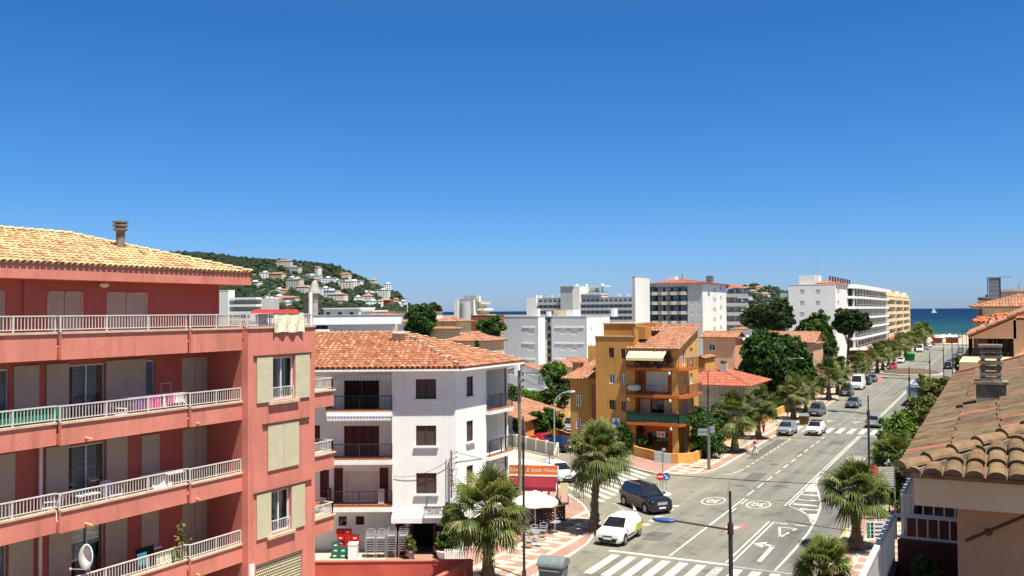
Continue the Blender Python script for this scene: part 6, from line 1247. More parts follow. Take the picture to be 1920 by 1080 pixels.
# ================================================================ WHITE HOTEL on the avenue
ho, bx, fs, fE = grid_building('white_hotel', 'white seven storey hotel with long curved balconies facing the avenue', 'building', 1566, 231, 1478, 1657, 533, 'far_white', None, 0, [(1499.5, 1508, 543+21.2*k, 552+21.2*k) for k in range(3)]+[(1529, 1537.5, 543+21.2*k, 552+21.2*k) for k in range(3)]+[(1529, 1534, 651, 657)], [(1570, 1574, 542, 551), (1570, 1574, 564, 572), (1571, 1575, 649, 658), (1592, 1596, 542, 550), (1592, 1597, 650, 658)], 'shutter_grey', 'far_white', None, 'none', True)
zs = [bx[4]-3.2-2.78*k for k in range(6)]; u0, u1 = fE.u(1592, 600), fE.u(1655, 600)
for i, z in enumerate(zs):
    q = MB(); pl = [fE.p(u0-4, 0, 0)[:2], fE.p(u0+1, 0, 1.9)[:2], fE.p(u0+7, 0, 2.4)[:2], fE.p(u1-2, 0, 2.4)[:2], fE.p(u1, 0, 0)[:2]]; q.prism(pl, z-.2, z-.02); pl2 = [(p[0], p[1]) for p in pl[1:4]]
    for a, b in zip(pl[:-1], pl[1:]): q.bar((a[0], a[1], z+.22), (b[0], b[1], z+.22), .14, .62)
    q.build('balcony', 'far_white', ho)
    q = MB(); fE.box(q, u0-1, u1-.5, z+.0, z+2.55, .02, .9); q.build('glazing', 'dark_in', ho); q = MB(); n = int((u1-u0)/7)  # near-black block; shade of the balcony recess put into its colour
    for k in range(n+1): fE.box(q, u0+(u1-u0-1)*k/n, u0+(u1-u0-1)*k/n+.2, z+.0, z+2.58, .9, 1.5)
    fE.box(q, u0, u1-.5, z+1.0, z+1.06, 2.2, 2.26); q.build('balcony_divider', 'far_white', ho)
q = MB(); q.prism([fE.p(u0-4, 0, 0)[:2], fE.p(u0+1, 0, 2.1)[:2], fE.p(u0+7, 0, 2.6)[:2], fE.p(u1, 0, 2.6)[:2], fE.p(u1, 0, 0)[:2]], bx[4]-.6, bx[4]+.5); q.build('top_balcony', 'far_white', ho)
part(ho, 'roof_house', 'far_white', fs, (fs.u(1497, 525), fs.u(1527, 525), bx[4], fs.z(1510, 516), -6, -1.0)); part(ho, 'roof_house', 'far_white', fs, (fs.u(1527, 525)+.01, fs.u(1533, 525), bx[4], fs.z(1510, 516.5), -6, -1.5)); q = MB(); q.tube(fs.p(fs.u(1530, 520), bx[4]+2, -3), fs.p(fs.u(1530, 520), bx[4]+8.5, -3), .06, .03); q.build('mast', 'steel', ho)
q = MB(); a, b = fs.p(fs.u(1531, 533), bx[4]+.2, -.4), fs.p(fs.u(1566, 533)+.4, bx[4]+.2, -.4); t1 = tuple(DP(1553, 528, 237)); t0 = (t1[0]-3.5, t1[1], t1[2]-.3); t2 = (t1[0], float(PX(1594, 530, t1[0])[1]), t1[2]); tile_sheet(q, [a, b, t1, t0], (a, b), .8, 1.5, 3); b2_ = (b[0], t2[1]+4, b[2]); pass; tile_sheet(q, [b, b2_, t2, t1], (b, b2_), .8, 1.5, 3); q.build('roof', 'tile_bright', ho)
q = MB(); fl_ = Face(t1[0], t1[1], t2[0]-t1[0], t2[1]-t1[1]); Ll = math.hypot(t2[0]-t1[0], t2[1]-t1[1])
sg = thing('roof_letters', 'row of red rooftop letters on the white hotel, too far to read', 'sign', t1)
for k in range(9): q = MB(); u = Ll*(k+.3)/9; fl_.box(q, u, u+.25, t1[2], t1[2]+1.5, 0, .2); fl_.box(q, u+.25, u+1.5, t1[2]+(.6 if k % 2 else 1.2), t1[2]+(.9 if k % 2 else 1.5), 0, .2); fl_.box(q, u+1.5, u+1.75, t1[2]+(.0 if k % 3 else .5), t1[2]+1.5, 0, .2); q.build('letter', 'oxblood', sg)
part(ho, 'rear_terraces', 'far_grey', fs, *[(fs.u(1462+2*k, 540), fs.u(1478, 540)+.0, bx[4]-3-3.1*k, bx[4]-2.0-3.1*k, -4, -.2) for k in range(4)])
part(ho, 'shop_canopy', 'far_white', fE, (u0-3, u1+25, 3.0, 3.35, 0, 4.5)); part(ho, 'shop_front', 'oxblood', fE, (u0-2, u1+20, .1, 3.0, .02, .3))
# ================================================================ YELLOW APARTMENTS by the beach
X = bx[1]-.5; y0, y1 = Yat(1641, X, 600), Yat(1704, X, 600); fY = Face(X, y0, 0, 1); LY = y1-y0; ya = thing('yellow_apartments', 'cream yellow apartment block of narrow gabled bays near the beach', 'building', (X-5, (y0+y1)/2, 0)); zt = fY.z(1650, 553)
q = MB(); q.box(X-12, X-1.2, y0, y1, 0, zt); q.box(X-12, X, y0, y0+.5, 0, zt); q.box(X-12, X, y1-.5, y1, 0, zt); q.build('wall', 'yellow_wall', ya); q = MB(); q.box(X-1.19, X-1.1, y0+.5, y1-.5, 0, zt-.1); q.build('loggia_back', 'stone', ya); nb_ = 4  # cream loggia back darkened, brown recess shade put into its colour
for k in range(nb_+1):
    u = LY*k/nb_; q = MB(); fY.box(q, u-.9, u+.9, 0, zt, -1.1, .6); q.build('pier', 'yellow_wall', ya); q = MB()
    for j in range(7): q = MB(); fY.box(q, u-.45, u+.45, 1.4+2.8*j, 2.4+2.8*j, .6, .63); q.build('pier_window', 'glass_dark', ya)
for k in range(nb_):
    u = LY*(k+.5)/nb_; w2 = LY/nb_/2; q = MB(); q.hexa([fY.p(u-w2, zt, .3), fY.p(u+w2, zt, .3), fY.p(u+w2, zt, -1), fY.p(u-w2, zt, -1)], [fY.p(u-.2, zt+2.2, .3), fY.p(u+.2, zt+2.2, .3), fY.p(u+.2, zt+2.2, -1), fY.p(u-.2, zt+2.2, -1)]); q.build('gable', 'yellow_wall', ya)
    q = MB(); q.hexa([fY.p(u-w2, zt+.05, -1), fY.p(u+w2, zt+.05, -1), fY.p(u+w2, zt+.05, -12), fY.p(u-w2, zt+.05, -12)], [fY.p(u-.2, zt+2.4, -1), fY.p(u+.2, zt+2.4, -1), fY.p(u+.2, zt+2.4, -12), fY.p(u-.2, zt+2.4, -12)]); q.build('roof', 'tile_salmon', ya)
    for j in range(7): q = MB(); fY.box(q, u-w2+.9, u+w2-.9, .6+2.8*j, 1.7+2.8*j, .1, .5); q.build('balcony', 'cream_wall', ya)
rw_ = thing('shop_row', 'long low red and white shop row under the palms beyond the roundabout', 'building', (X+1, y0+40, 0)); q = MB(); q.box(X-6, X+4, y0-60, y1+10, 0, 3.4); q.build('wall', 'brick', rw_); q = MB()
for k in range(9): a = y0-60+k*(y1-y0+70)/9; q.hexa([(X+4, a+1, 2.5), (X+7, a+1, 2.3), (X+7, a+11, 2.3), (X+4, a+11, 2.5)], [(X+4, a+1, 3.2), (X+7, a+1, 2.5), (X+7, a+11, 2.5), (X+4, a+11, 3.2)])
q.build('awning', 'parasol', rw_)
# ================================================================ FAR TOWN between the white house and the hill
fb_, bx, fs, fE = grid_building('stepped_hotel', 'pale stepped hotel with drum tower beyond the far roofs', 'building', 888, 450, 858, 902, 561, 'far_grey', 'far_white', 0, [(862, 873, 575, 600)], (), 'glass_dark')
q = MB(); c = DP(873, 560, 449); q.lathe((c[0], c[1], 0), [(2.6, 0), (2.6, 18.2), (2.4, 18.3)], 18); q.build('drum', 'far_grey', fb_); part(fb_, 'side_fin', 'far_white', fs, (fs.u(853, 570), fs.u(860, 570), 0, bx[4]+.2, -6, 1)); part(fb_, 'lift_house', 'far_grey', fs, (fs.u(868, 556), fs.u(890, 556), bx[4], fs.z(880, 554), -5, -1)); part(fb_, 'chimney', 'far_white', fs, (fs.u(891, 556), fs.u(896, 556), bx[4], fs.z(880, 555), -3, -1))
f4 = Face(bx[1], bx[2]+4, 1, 0)
for k in range(5): part(fb_, 'terrace', 'far_white' if k % 2 else 'cream_wall', f4, (.01, f4.u(905+5.0*k, 580), bx[4]-2.4-3.1*k, bx[4]-1.2-3.1*k, -8, 1.2)); part(fb_, 'terrace_wall', 'cream_wall', f4, (.02, f4.u(898+4.5*k, 580), bx[4]-4.3-3.1*k, bx[4]-2.41-3.1*k, -8, -.3))
grid_building('brick_block', 'dark red brick block with vertical bands beyond the tiled roofs', 'building', 925, 225, 883, 945, 592, 'brick', 'brick', 0, [(893, 898, 597, 606), (908, 913, 597, 606)], [(931, 936, 596, 606)], 'glass_dark', 'cream_wall')
grid_building('cream_house', 'cream house with bright end wall left of the brick block', 'house', 856, 205, 805, 883, 603, 'peach_light', 'yellow_wall', 0, [(815, 820, 606, 610), (828, 833, 606, 610)], [(869, 872, 600, 604), (869, 872, 612, 617)], 'glass_dark', 'white_paint', None, 'tile', True, .22, .8, 'tile_salmon')
TOWN = [('tiled_house', 'low house with broad tile roof under the dark conifer', 855, 165, 800, 862, 617, 'peach_light'), ('tiled_house', 'wide tiled house right behind the white house ridge', 905, 138, 835, 945, 640, 'peach_light'), 
        ('tiled_house', 'red roofed house left of the dark conifer', 790, 230, 745, 800, 604, 'far_white'), ('tiled_house', 'small far house with brownish hip roof under the hill', 742, 260, 686, 752, 592, 'cream_wall'), ('tiled_house', 'hip roofed house in front of the white apartment block', 1085, 128, 1012, 1135, 690, 'peach_light'),
        ('tiled_house', 'tiled house behind the cypress', 880, 180, 860, 947, 628, 'white_wall'), ('tiled_house', 'salmon house with wide window behind the ochre house', 1378, 150, 1318, 1392, 633, 'salmon'), ('tiled_house', 'salmon terraced house with bright end wall beside the big tree', 1524, 146, 1404, 1543, 643, 'salmon'), ('tiled_house', 'small red roofed house under the round pine', 1385, 215, 1372, 1410, 618, 'white_wall')]
for (n_, lab, xc, d, xl, xr, yt, wl) in TOWN:
    so_ = [(1329, 1341, 645, 657)] if 'wide window' in lab else ([] if d > 120 else [])
    eo_ = [(1528, 1530, 648, 656), (1532, 1534, 648, 656), (1528, 1530, 676, 684), (1532, 1534, 676, 684), (1528, 1531, 705, 712), (1533, 1536, 705, 712)] if 'end wall' in lab else []
    grid_building(n_, lab, 'house', xc, d, xl, xr, yt, wl, None, 0, so_, eo_, 'glass_dark', 'white_paint', 'tiled houses of the town', 'tile', True, .30, .5, 'tile_bright' if 'bright' in lab and 0 else 'tile_salmon', 'x' if 'salmon' in lab else None)
wg, bx, f1, f2 = grid_building('white_cottage', 'white gabled cottage above the green hedge', 'house', 1024, 128, 945, 1034, 701, 'white_wall', None, 0, [(1008, 1019, 703, 722)], (), 'shutter_grey', 'white_paint', None, 'tile', True, .34, .4, 'tile_salmon', 'y')
q = MB(); c = DP(968, 690, 129); q.box(c[0]-.3, c[0]+.3, c[1], c[1]+.6, 5, 14-(673-582)/FPX*129); q.build('chimney', 'white_paint', wg)
# villa with spreading red roof beside the ochre house
c = DP(1345, 722, 108); vx, vy, vz = float(c[0]), float(c[1]), float(c[2]); vi = thing('red_roofed_villa', 'stone villa with spreading bright red hip roof and chimney', 'house', (vx-1, vy+5, 0)); W_ = MB(); f1 = Face(vx-5, vy, 1, 0); f1.wall(W_, 0, 8.2, 0, vz, [(.6, 1.6, 2.6, 4.2), (5.4, 6.3, 2.5, 4.3), (2.5, 3.4, .3, 2.2)], .15); f2 = Face(vx+3.2, vy, 0, 1); f2.wall(W_, 0, 9, 0, vz); W_.poly([(vx-5, vy, 0), (vx-5, vy, vz), (vx-5, vy+9, vz), (vx-5, vy+9, 0)]); W_.build('wall', 'stone', vi)
for q in ((.6, 1.6, 2.6, 4.2), (5.4, 6.3, 2.5, 4.3), (2.5, 3.4, .3, 2.2)): window(vi, f1, *q, -.08, 'shutter_brown', 'brown_wood', 1)
hip_roof(vi, vx-5, vx+3.2, vy, vy+9, vz+.02, .34, .9, 'tile_red', .34, .8, 3); q = MB(); q.box(vx-5.6, vx+3.8, vy-.6, vy+9.6, vz-.12, vz-.04); q.build('eaves', 'white_wall', vi)
c = DP(1357, 700, 111); q = MB(); q.box(c[0]-.42, c[0]+.42, c[1]-.38, c[1]+.38, vz, 14-(682-581)/FPX*111); q.build('chimney', 'mortar', vi); q = MB(); q.ball((c[0], c[1], 14-(679-581)/FPX*111), (.45, .4, .2)); q.build('chimney_cap', 'dark_metal', vi)
q = MB(); f1.box(q, .2, 5.5, 2.3, 2.5, 0, 1.6); q.build('balcony', 'white_wall', vi); railing(vi, [f1.p(.2, 2.5, 1.55), f1.p(5.5, 2.5, 1.55)], .95, 'rail_dark', .16)
og, bx, f1, f2 = grid_building('ochre_outhouse', 'small ochre gabled outhouse between the ochre house and the red roof', 'house', 1322, 118, 1305, 1340, 672, 'ochre', 'ochre_bright', 0, (), (), roof='tile', pitch=.3, ov=.2, tile='tile_salmon', gable='y')
# roof terrace parapet behind the white house, mast and capped chimney
c0, c1 = DP(590, 610, 66), DP(753, 608, 68); fp_ = Face(c0[0], c0[1], c1[0]-c0[0], c1[1]-c0[1]); Lp = math.hypot(c1[0]-c0[0], c1[1]-c0[1]); rp_ = thing('roof_terrace_house', 'flat roofed white house with weathered parapet behind the white corner house', 'house', fp_.p(Lp/2, 0, -3))
q = MB(); fp_.box(q, -4, Lp-.5, 0, fp_.z(680, 608), -8, -.8); q.build('wall', 'white_wall', rp_); q = MB(); fp_.box(q, -4, Lp, fp_.z(680, 608), fp_.z(680, 591), -.9, 0); fp_.box(q, Lp-.2, Lp, fp_.z(680, 608), fp_.z(680, 592), -9, -.9); q.build('parapet', 'white_wall', rp_); q = MB(); fp_.box(q, -4, Lp+.03, fp_.z(680, 591), fp_.z(680, 590), -.95, .05); q.build('coping', 'far_grey', rp_); q = MB(); fp_.box(q, fp_.u(592, 615), fp_.u(617, 615), fp_.z(600, 617), fp_.z(600, 611), -.78, -.7); q.build('vent', 'dark_in', rp_); q = MB(); fp_.box(q, fp_.u(591, 620), fp_.u(617, 620), fp_.z(600, 631), fp_.z(600, 618), -.78, .3); q.build('plinth', 'white_wall', rp_)
q = MB(); c = DP(590, 600, 100); q.lathe((c[0], c[1], 12.0), [(.36, 0), (.36, 3.0), (.42, 3.3), (.42, 4.0), (.68, 4.05), (.25, 5.3), (.12, 5.4)], 12); single('capped_chimney', q, 'concrete', 'grey round chimney with conical metal cap behind the terrace mast', 'chimney')
q = MB(); q.tube((-26.85, YW1-.1, 13.4), (-26.85, YW1-.1, 13.4+1.5), .09, .09, 10); single('white_mast', q, 'plastic_white', 'thick white pipe mast at the far corner of the roof terrace', 'mast')
wb, bx, f1, f2 = grid_building('white_terraced_block', 'white block with three bands of long balconies beyond the roof terrace', 'building', 428, 210, 380, 440, 545, 'far_white')
f4 = Face(bx[1], bx[2]+2, 1, 0); ue_ = f4.u(491, 570); part(wb, 'rear_wall', 'far_grey', f4, (.2, ue_-.3, 0, f4.z(460, 560), -6, 0))
for yy in (558, 571, 584, 597): part(wb, 'balcony', 'white_wall', f4, (.2, ue_, f4.z(460, yy+4), f4.z(460, yy), 0, 1.8))
for i, (px, py, W, Hh, lab) in enumerate(((508, 603, 14, 0, 'pale roof house peeping over the red cover'), (655, 588, 18, 0, 'low white house at the foot of the hill left of the brownish roof'), (700, 590, 10, 0, 'small cream house beside the brownish hip roof'), (640, 583, 14, 0, 'white house with flat roof under the hill, behind the parapet'), (765, 590, 16, 0, 'white flat roofed house left of the conifer under the hill tip'))):
    c = DP(px, py, 300); r = thing('distant_house', lab, 'house', (c[0], c[1], 0), 0, 'low houses at the foot of the hill'); q = MB(); q.box(c[0]-W/2, c[0]+W/2, c[1], c[1]+8, 0, c[2]+.6); q.build('wall', 'far_white', r); q = MB()
    for k in range(3): q.box(c[0]-W/2+1+k*W/3, c[0]-W/2+2.5+k*W/3, c[1]-.05, c[1]-.01, c[2]-1.6, c[2]-.4)
    q.build('window', 'glass_dark', r); q = MB(); q.box(c[0]-W/2-.3, c[0]+W/2+.3, c[1]-.3, c[1]+8.3, c[2]+.6, c[2]+1.0); q.build('roof', 'white_wall' if i % 2 else 'tile_salmon', r)
for i, (px, top, d) in enumerate(((764, 566, 330), (713, 0, 0))):
    if d: q = MB(); c = DP(px, 590, d); q.tube((c[0], c[1], 0), (c[0], c[1], DP(px, top, d)[2]), .2, .12); single('white_flagpole', q, 'plastic_white', 'tall thin white pole under the tip of the hill', 'pole')

# ================================================================ OUR SIDE OF THE AVENUE (right)
nb = thing('neighbour_house', 'peach house at the right edge with old barrel tile roof and railed balconies', 'building', (2, 20, 0))
EX, EY, EZ = -1.07, 12.95, 11.9; RY = 31.5; pt_ = .30; W2 = 5.2
q = MB(); e0, e1 = (EX, EY, EZ), (EX+2*W2, EY, EZ); R1 = (EX+W2, EY+W2*.9, EZ+pt_*W2); R2 = (EX+W2, RY, EZ+pt_*W2)
tile_sheet(q, [e0, e1, R1], (e0, e1), .237, .36, 8, 0, 0, r=.109, step=.035, lip=.05); q.build('front_roof', 'tile_old', nb)
q = MB(); far = (EX, RY, EZ); tile_sheet(q, [far, e0, R1, R2], (far, e0), .30, .62, 6, 0, 0, r=.135, step=.028, jit=1.5)
tile_sheet(q, [e1, (EX+2*W2, RY, EZ), R2, R1], (e1, (EX+2*W2, RY, EZ)), .3, .6, 4); q.build('side_roof', 'tile_older', nb)
q = MB(); caps(q, (EX-.02, EY-.02, EZ+.04), (R1[0], R1[1], R1[2]+.04), .12, .40, nseg=8, t=.3); q.build('hip_tiles', 'tile_old', nb); q = MB(); q.bar((EX, RY+.1, EZ+.06), (R2[0], R2[1]+.1, R2[2]+.06), .28, .2); q.build('verge', 'tile_red', nb)
q = MB(); q.bar((EX+.05, EY+.05, EZ+.0), (R1[0], R1[1], R1[2]+.0), .28, .10); q.build('hip_mortar', 'concrete_old', nb)
q = MB(); q.box(EX+.12, EX+2*W2-.1, EY+.1, EY+.28, EZ-.42, EZ-.05); q.box(EX+.12, EX+.3, EY+.28, RY, EZ-.42, EZ-.08); q.box(EX+.3, EX+W2*2-.3, EY+.28, RY, EZ-.16, EZ-.1); q.build('eaves_board', 'peach_light', nb)
q = MB(); q.box(-.47, EX+2*W2-.3, 13.4, 15.0, 0, EZ-.161); q.build('wall', 'peach', nb); q = MB(); q.box(.9, EX+2*W2-.5, 15.0, RY-.1, 0, EZ-.161); q.build('rear_wall', 'salmon', nb)
for (y0, y1, z) in ((9.5, 15.1, 9.95), (16.7, RY-1, 9.95)):
    q = MB(); q.box(-1.42, .9, max(y0, 13.405) if 0 else y0, y1, z-.3, z-.02); q.build('balcony_floor', 'oxblood', nb); q = MB(); q.box(-1.45, -1.33, y0, y1, z-.3, z+.28); q.box(-1.33, -.48, y1-.12, y1, z-.3, z+.62); q.box(-1.33, .9, y0, y0+.1, z-.3, z+.62); q.build('parapet', 'oxblood', nb)
railing(nb, [(-1.4, 8.5, 10.23), (-1.4, 15.08, 10.23)], .68, 'rail_white', .13, .02, top=.07, low=.04); railing(nb, [(-1.36, 15.04, 10.57), (-.48, 15.04, 10.57)], .36, 'rail_white', .13, .02, top=.07, low=.04)
railing(nb, [(-1.4, 16.72, 10.57), (-.3, 16.72, 10.57)], .36, 'rail_white', .15, .02, top=.07, low=.04); railing(nb, [(-1.4, 16.75, 10.23), (-1.4, RY-1, 10.23)], .70, 'rail_white', .15, .02, top=.07, low=.04)
for k, yy in enumerate((9.6, 12.6, 15.2)):
    pass
q = MB(); q.box(-1.3, .9, 15.3, 16.6, 0, 9.5); q.box(-1.2, .9, 9.5, 13.3, 0, 9.6); q.build('lower_storeys', 'oxblood', nb)
q = MB(); y_ = 13.36; pA, pB = PY(1810, 1014, y_-.1), PY(1925, 966, y_-.1); q.tube(pA, pB, .022, .022, 8); pc_ = PY(1853, 998, y_-.1); q.ball(tuple(pc_), (.05, .07, .05), 8, 5); q.tube((pc_[0], pc_[1], pc_[2]), (pc_[0], y_+.05, pc_[2]), .02); single('awning_arm', q, 'brown_wood', 'dark folded awning arm fixed diagonally on the peach wall', 'awning arm')
# chimney of louvred concrete slabs
c = DP(1859, 757, 17.4); cx_, cy_ = float(c[0]), float(c[1]); zb = 11.95; ch = MB(); ch.box(cx_-.25, cx_+.25, cy_-.24, cy_+.24, zb-.3, zb+.66); ch.build('chimney', 'concrete_old', nb); q = MB(); z = zb+.69
for k in range(6):
    w_ = .185 if k != 3 else .205; q.box(cx_-w_, cx_+w_, cy_-w_, cy_+w_, z, z+.055); 
    for sx in (-1, 1):
        for sy in (-1, 1): q.box(cx_+sx*.13-.035, cx_+sx*.13+.035, cy_+sy*.13-.035, cy_+sy*.13+.035, z+.055, z+.105)
    z += .105
q.box(cx_-.2, cx_+.2, cy_-.2, cy_+.2, z, z+.05); q.build('chimney_louvres', 'concrete_old', nb); q = MB(); q.box(cx_-.29, cx_+.29, cy_-.28, cy_+.28, zb+.64, zb+.69); q.build('chimney_shelf', 'concrete_old', nb)
potplant('small leafy plant on the dark balcony below the eaves', -.95, 14.6, .25, 'leaf_mid', 'terracotta', .12, 120, (.16, .16, .16), z=9.95, ph=.2, seed=77)
# further houses of our row
ph_ = thing('terrace_house', 'peach house with sloping tile canopy over a roof terrace', 'house', (1, 47, 0)); y_ = 44.0; Z_ = lambda px, py: float(PY(px, py, y_)[2]); X_ = lambda px, py=620: float(PY(px, py, y_)[0])
q = MB(); q.box(-1.2, 8, y_-5, y_+9, 0, Z_(1860, 668)); q.build('wall', 'peach_light', ph_); q = MB(); q.box(X_(1832), X_(1899), y_+2.4, y_+2.6, Z_(1860, 668), Z_(1860, 634)); q.box(X_(1900), 8, y_-.4, y_+9, Z_(1860, 668), Z_(1900, 600)); q.box(X_(1822), 8, y_+2.6, y_+9, Z_(1860, 668), Z_(1860, 634)); q.build('upper_wall', 'peach_light', ph_)
q = MB(); a, b = (X_(1815), y_-.6, Z_(1815, 629)), (X_(1815), y_+9, Z_(1815, 629)); s_x = X_(1960); dz = Z_(1920, 584)-Z_(1815, 629); sl_ = dz/(X_(1920)-X_(1815)); t0 = (s_x, y_-.6, a[2]+sl_*(s_x-a[0])); t1 = (s_x, y_+9, t0[2]); tile_sheet(q, [a, t0, t1, b], (b, a), .3, .5, 4); caps(q, a, t0, .12, .42); q.build('roof', 'tile_salmon', ph_)
q = MB(); q.hexa([(X_(1817), y_-.4, Z_(1815, 634)), (X_(1905), y_-.4, Z_(1815, 634)), (X_(1905), y_+2.4, Z_(1815, 634)), (X_(1817), y_+2.4, Z_(1815, 634))], [(X_(1817), y_-.4, a[2]-.08), (X_(1905), y_-.4, a[2]-.12+sl_*(X_(1905)-a[0])), (X_(1905), y_+2.4, a[2]-.12+sl_*(X_(1905)-a[0])), (X_(1817), y_+2.4, a[2]-.08)]); q.build('gable', 'peach_light', ph_)
q = MB(); q.box(X_(1835), X_(1840), y_-.3, y_-.1, Z_(1860, 668), Z_(1815, 634)); q.build('post', 'oxblood', ph_); q = MB(); q.box(X_(1869), X_(1893), y_+2.35, y_+2.39, Z_(1860, 651), Z_(1860, 637)); q.build('window', 'shutter_white', ph_)
railing(ph_, [(X_(1817), y_-.3, Z_(1860, 668)), (X_(1817), y_+6, Z_(1860, 668))], .9, 'oxblood', .2); railing(ph_, [(X_(1817), y_-.3, Z_(1860, 668)), (X_(1862), y_-.3, Z_(1860, 668))], .8, 'oxblood', .2)
q = MB(); zt_ = Z_(1872, 654); q.box(X_(1843), X_(1878), y_+.2, y_+1.2, zt_-.05, zt_); r = thing('terrace_table', 'long dark table on the roof terrace of the peach house', 'table', (X_(1860), y_+.7, Z_(1860, 668))); q.build('tabletop', 'wood_slats', r)
for px in (1845, 1876):
    for dy in (.3, 1.1): q = MB(); q.box(X_(px)-.04, X_(px)+.04, y_+dy-.04, y_+dy+.04, Z_(1860, 668), zt_-.05); q.build('leg', 'wood_slats', r)
for nm_, lab, xc, d, xl, xr, yt, wl, tl_, gb in (('orange_roofed_house', 'house with bright orange corrugated tile hip roof at the right edge', 1925, 58, 1838, 1990, 604, 'peach_light', 'tile_bright', None), ('balcony_house', 'ochre house with long tile eaves and corner balcony at the right edge', 1990, 84, 1842, 2050, 575, 'cream_wall', 'tile_salmon', None)):
    r, bx, f1, f2 = grid_building(nm_, lab, 'house', xc, d, xl, xr, yt, wl, None, 0, [(1863, 1879, 582, 590)] if 'ochre' in lab else (), (), 'shutter_white', 'white_paint', None, 'tile', True, .28, .45 if 'orange' in lab else 1.0, tl_, gb, .26, ln=9)
    if 'ochre' in lab:
        part(r, 'balcony', 'far_grey', f1, (f1.u(1832, 595), 0, f1.z(1840, 603), f1.z(1840, 592), -3, 1)); q = MB(); c = DP(1845, 563, 88); q.box(c[0]-.55, c[0]+.55, c[1]-.5, c[1]+.5, 12, 14-(562-577)/FPX*88); q.build('chimney', 'peach', r); q = MB(); q.ball((c[0], c[1], 14-(559.5-577)/FPX*88), (.6, .55, .16)); q.build('chimney_cap', 'dark_metal', r)
r, bx, f1, f2 = grid_building('flat_roofed_house', 'grey white flat roofed house behind the long tile eaves', 'house', 1960, 118, 1874, 2000, 548, 'far_grey', None, 0, [(1880, 1884, 553, 561)], (), 'glass_dark', ln=10); part(r, 'roof_slab', 'lip', f1, (f1.u(1872, 545), f1.u(1960, 545), bx[4]+.15, bx[4]+.45, -6, 1))
c = DP(1864, 560, 112); ls = thing('louvre_tower', 'slatted grey metal duct tower rising over the right hand roofs', 'tower', (c[0], c[1], 0)); zt_ = 14+(577-521)/FPX*112; q = MB(); q.box(c[0]-.55, c[0]+.65, c[1]-.5, c[1]+.5, 8, zt_); q.build('duct', 'metal_slats', ls); q = MB()
for sx in (-.66, .68): q.box(c[0]+sx-.05, c[0]+sx+.05, c[1]-.55, c[1]-.45, 8, zt_+.05)
q.box(c[0]-.7, c[0]+1.9, c[1]-.56, c[1]-.5, zt_+.05, zt_+.1); q.build('frame', 'dark_metal', ls); q = MB(); q.box(c[0]-.95, c[0]-.72, c[1]-.4, c[1]+.4, 8, zt_-2); q.build('side_duct', 'pole_grey', ls)
q = MB(); q.tube(DP(1903, 545, 150), DP(1935, 500, 150), .05); q.tube(DP(1895, 548, 150), DP(1935, 512, 150), .05); q.tube(DP(1911, 549, 150), DP(1911, 530, 150), .08)
for k in range(5): q.tube(DP(1903+6*k, 545-8.4*k, 150), DP(1897+7.5*k, 546-6.8*k, 150), .03)
single('crane_jib', q, 'steel', 'thin lattice jib slanting up at the right edge of the sky', 'crane')

# ================================================================ TREES
palm('street_palm', 'tall fan palm with rough trunk behind the white hatchback at the corner', -22.6, 54.9, 4.9, 2.22, 84, 1, None, .24, .95, (.25, .1))
palm('street_palm', 'big fan palm in front of the bar terrace, beside the near lamp post', -22.85, 41.4, 4.0, 2.2, 86, 2, None, .26, 1.0, (.05, 0))
palm('street_palm', 'fan palm at the right kerb with wide trunk base near the hotel board', -7.3, 57.4, 3.3, 2.15, 72, 3, None, .25, .9)
palm('street_palm', 'short fan palm at the bottom right beside the terrace railing', -7.45, 47.0, 1.45, 1.75, 60, 4, None, .2, .72)
palm('street_palm', 'bushy fan palm beside the green shrub above the old tile roof', -6.4, 72.5, 3.2, 2.1, 66, 5, None, .2, .8)
proto = learn(palm('street_palm', 'palm nearest the ochre wall, behind the purple shirted walker', 0, 0, 3.6, 2.45, 60, 6, 'palms lining the left pavement', .25))
proto2 = learn(palm('street_palm', 'second palm of the row past the purple shirted walker', 0, 0, 3.7, 2.35, 56, 7, 'palms lining the left pavement', .22))
spots = [(1378, 850, 'palm nearest the ochre wall, behind the purple shirted walker'), (1422, 825, 'second palm of the row past the purple shirted walker'), (1488, 789, 'palm just left of the brown litter container'), (1511, 771, 'palm between the litter container and the silver minivan'), (1554, 749, 'palm left of the black four wheel drive'), (1571, 740, 'palm touching the rear of the black four wheel drive'),
         (1606, 706, 'palm above the white van, left one of the pair'), (1618, 703, 'palm above the white van, right one of the pair'), (1645, 693, 'first palm beyond the roundabout, beside the pavement cafes'), (1655, 692, 'second palm beyond the roundabout, left of the red car'), (1666, 683, 'third palm beyond the roundabout, behind the red car'), (1676, 676, 'fourth palm beyond the roundabout, left of the white estate car'),
         (1686, 669, 'fifth palm beyond the roundabout, behind the white estate car'), (1697, 663, 'palm at the green container'), (1706, 658, 'palm just past the green container'), (1716, 652, 'palm level with the far white van'), (1722, 648, 'last street palm before the beach')]
for i, (px, py, lab) in enumerate(spots):
    p = G(px, py); X = -22.75; Y = Yat(px, X, py); m4 = TR(X, Y, 0, i*1.3, [1, 1, .95, .9, 1.12, 1.08, 1, .96][i % 8]*(1.15 if i > 7 else 1)); src = proto if i % 2 == 0 else proto2
    if i < 2: src.matrix_basis = m4; src['label'] = lab
    else: dup(src, m4, lab)
for px, d, lab in ((1722, 330, 'tall palm standing against the sea at the end of the hotel row'), (1735, 345, 'tall palm by the promenade, right of the far white van')):
    c = DP(px, 655, d); dup(proto, TR(c[0], c[1], 0, d, 1.5), lab)
c = DP(1447, 690, 130); b = G(1440, 780); tree('broadleaf_tree', 'huge dark green broadleaf tree beside the salmon terrace', (c[0], c[1], 0), c, (4.5, 4.4, 4.7), 'leaf_dark', 900, 55, .32, .4, None, 0, .15, 41, shell=.6, limbs=10)
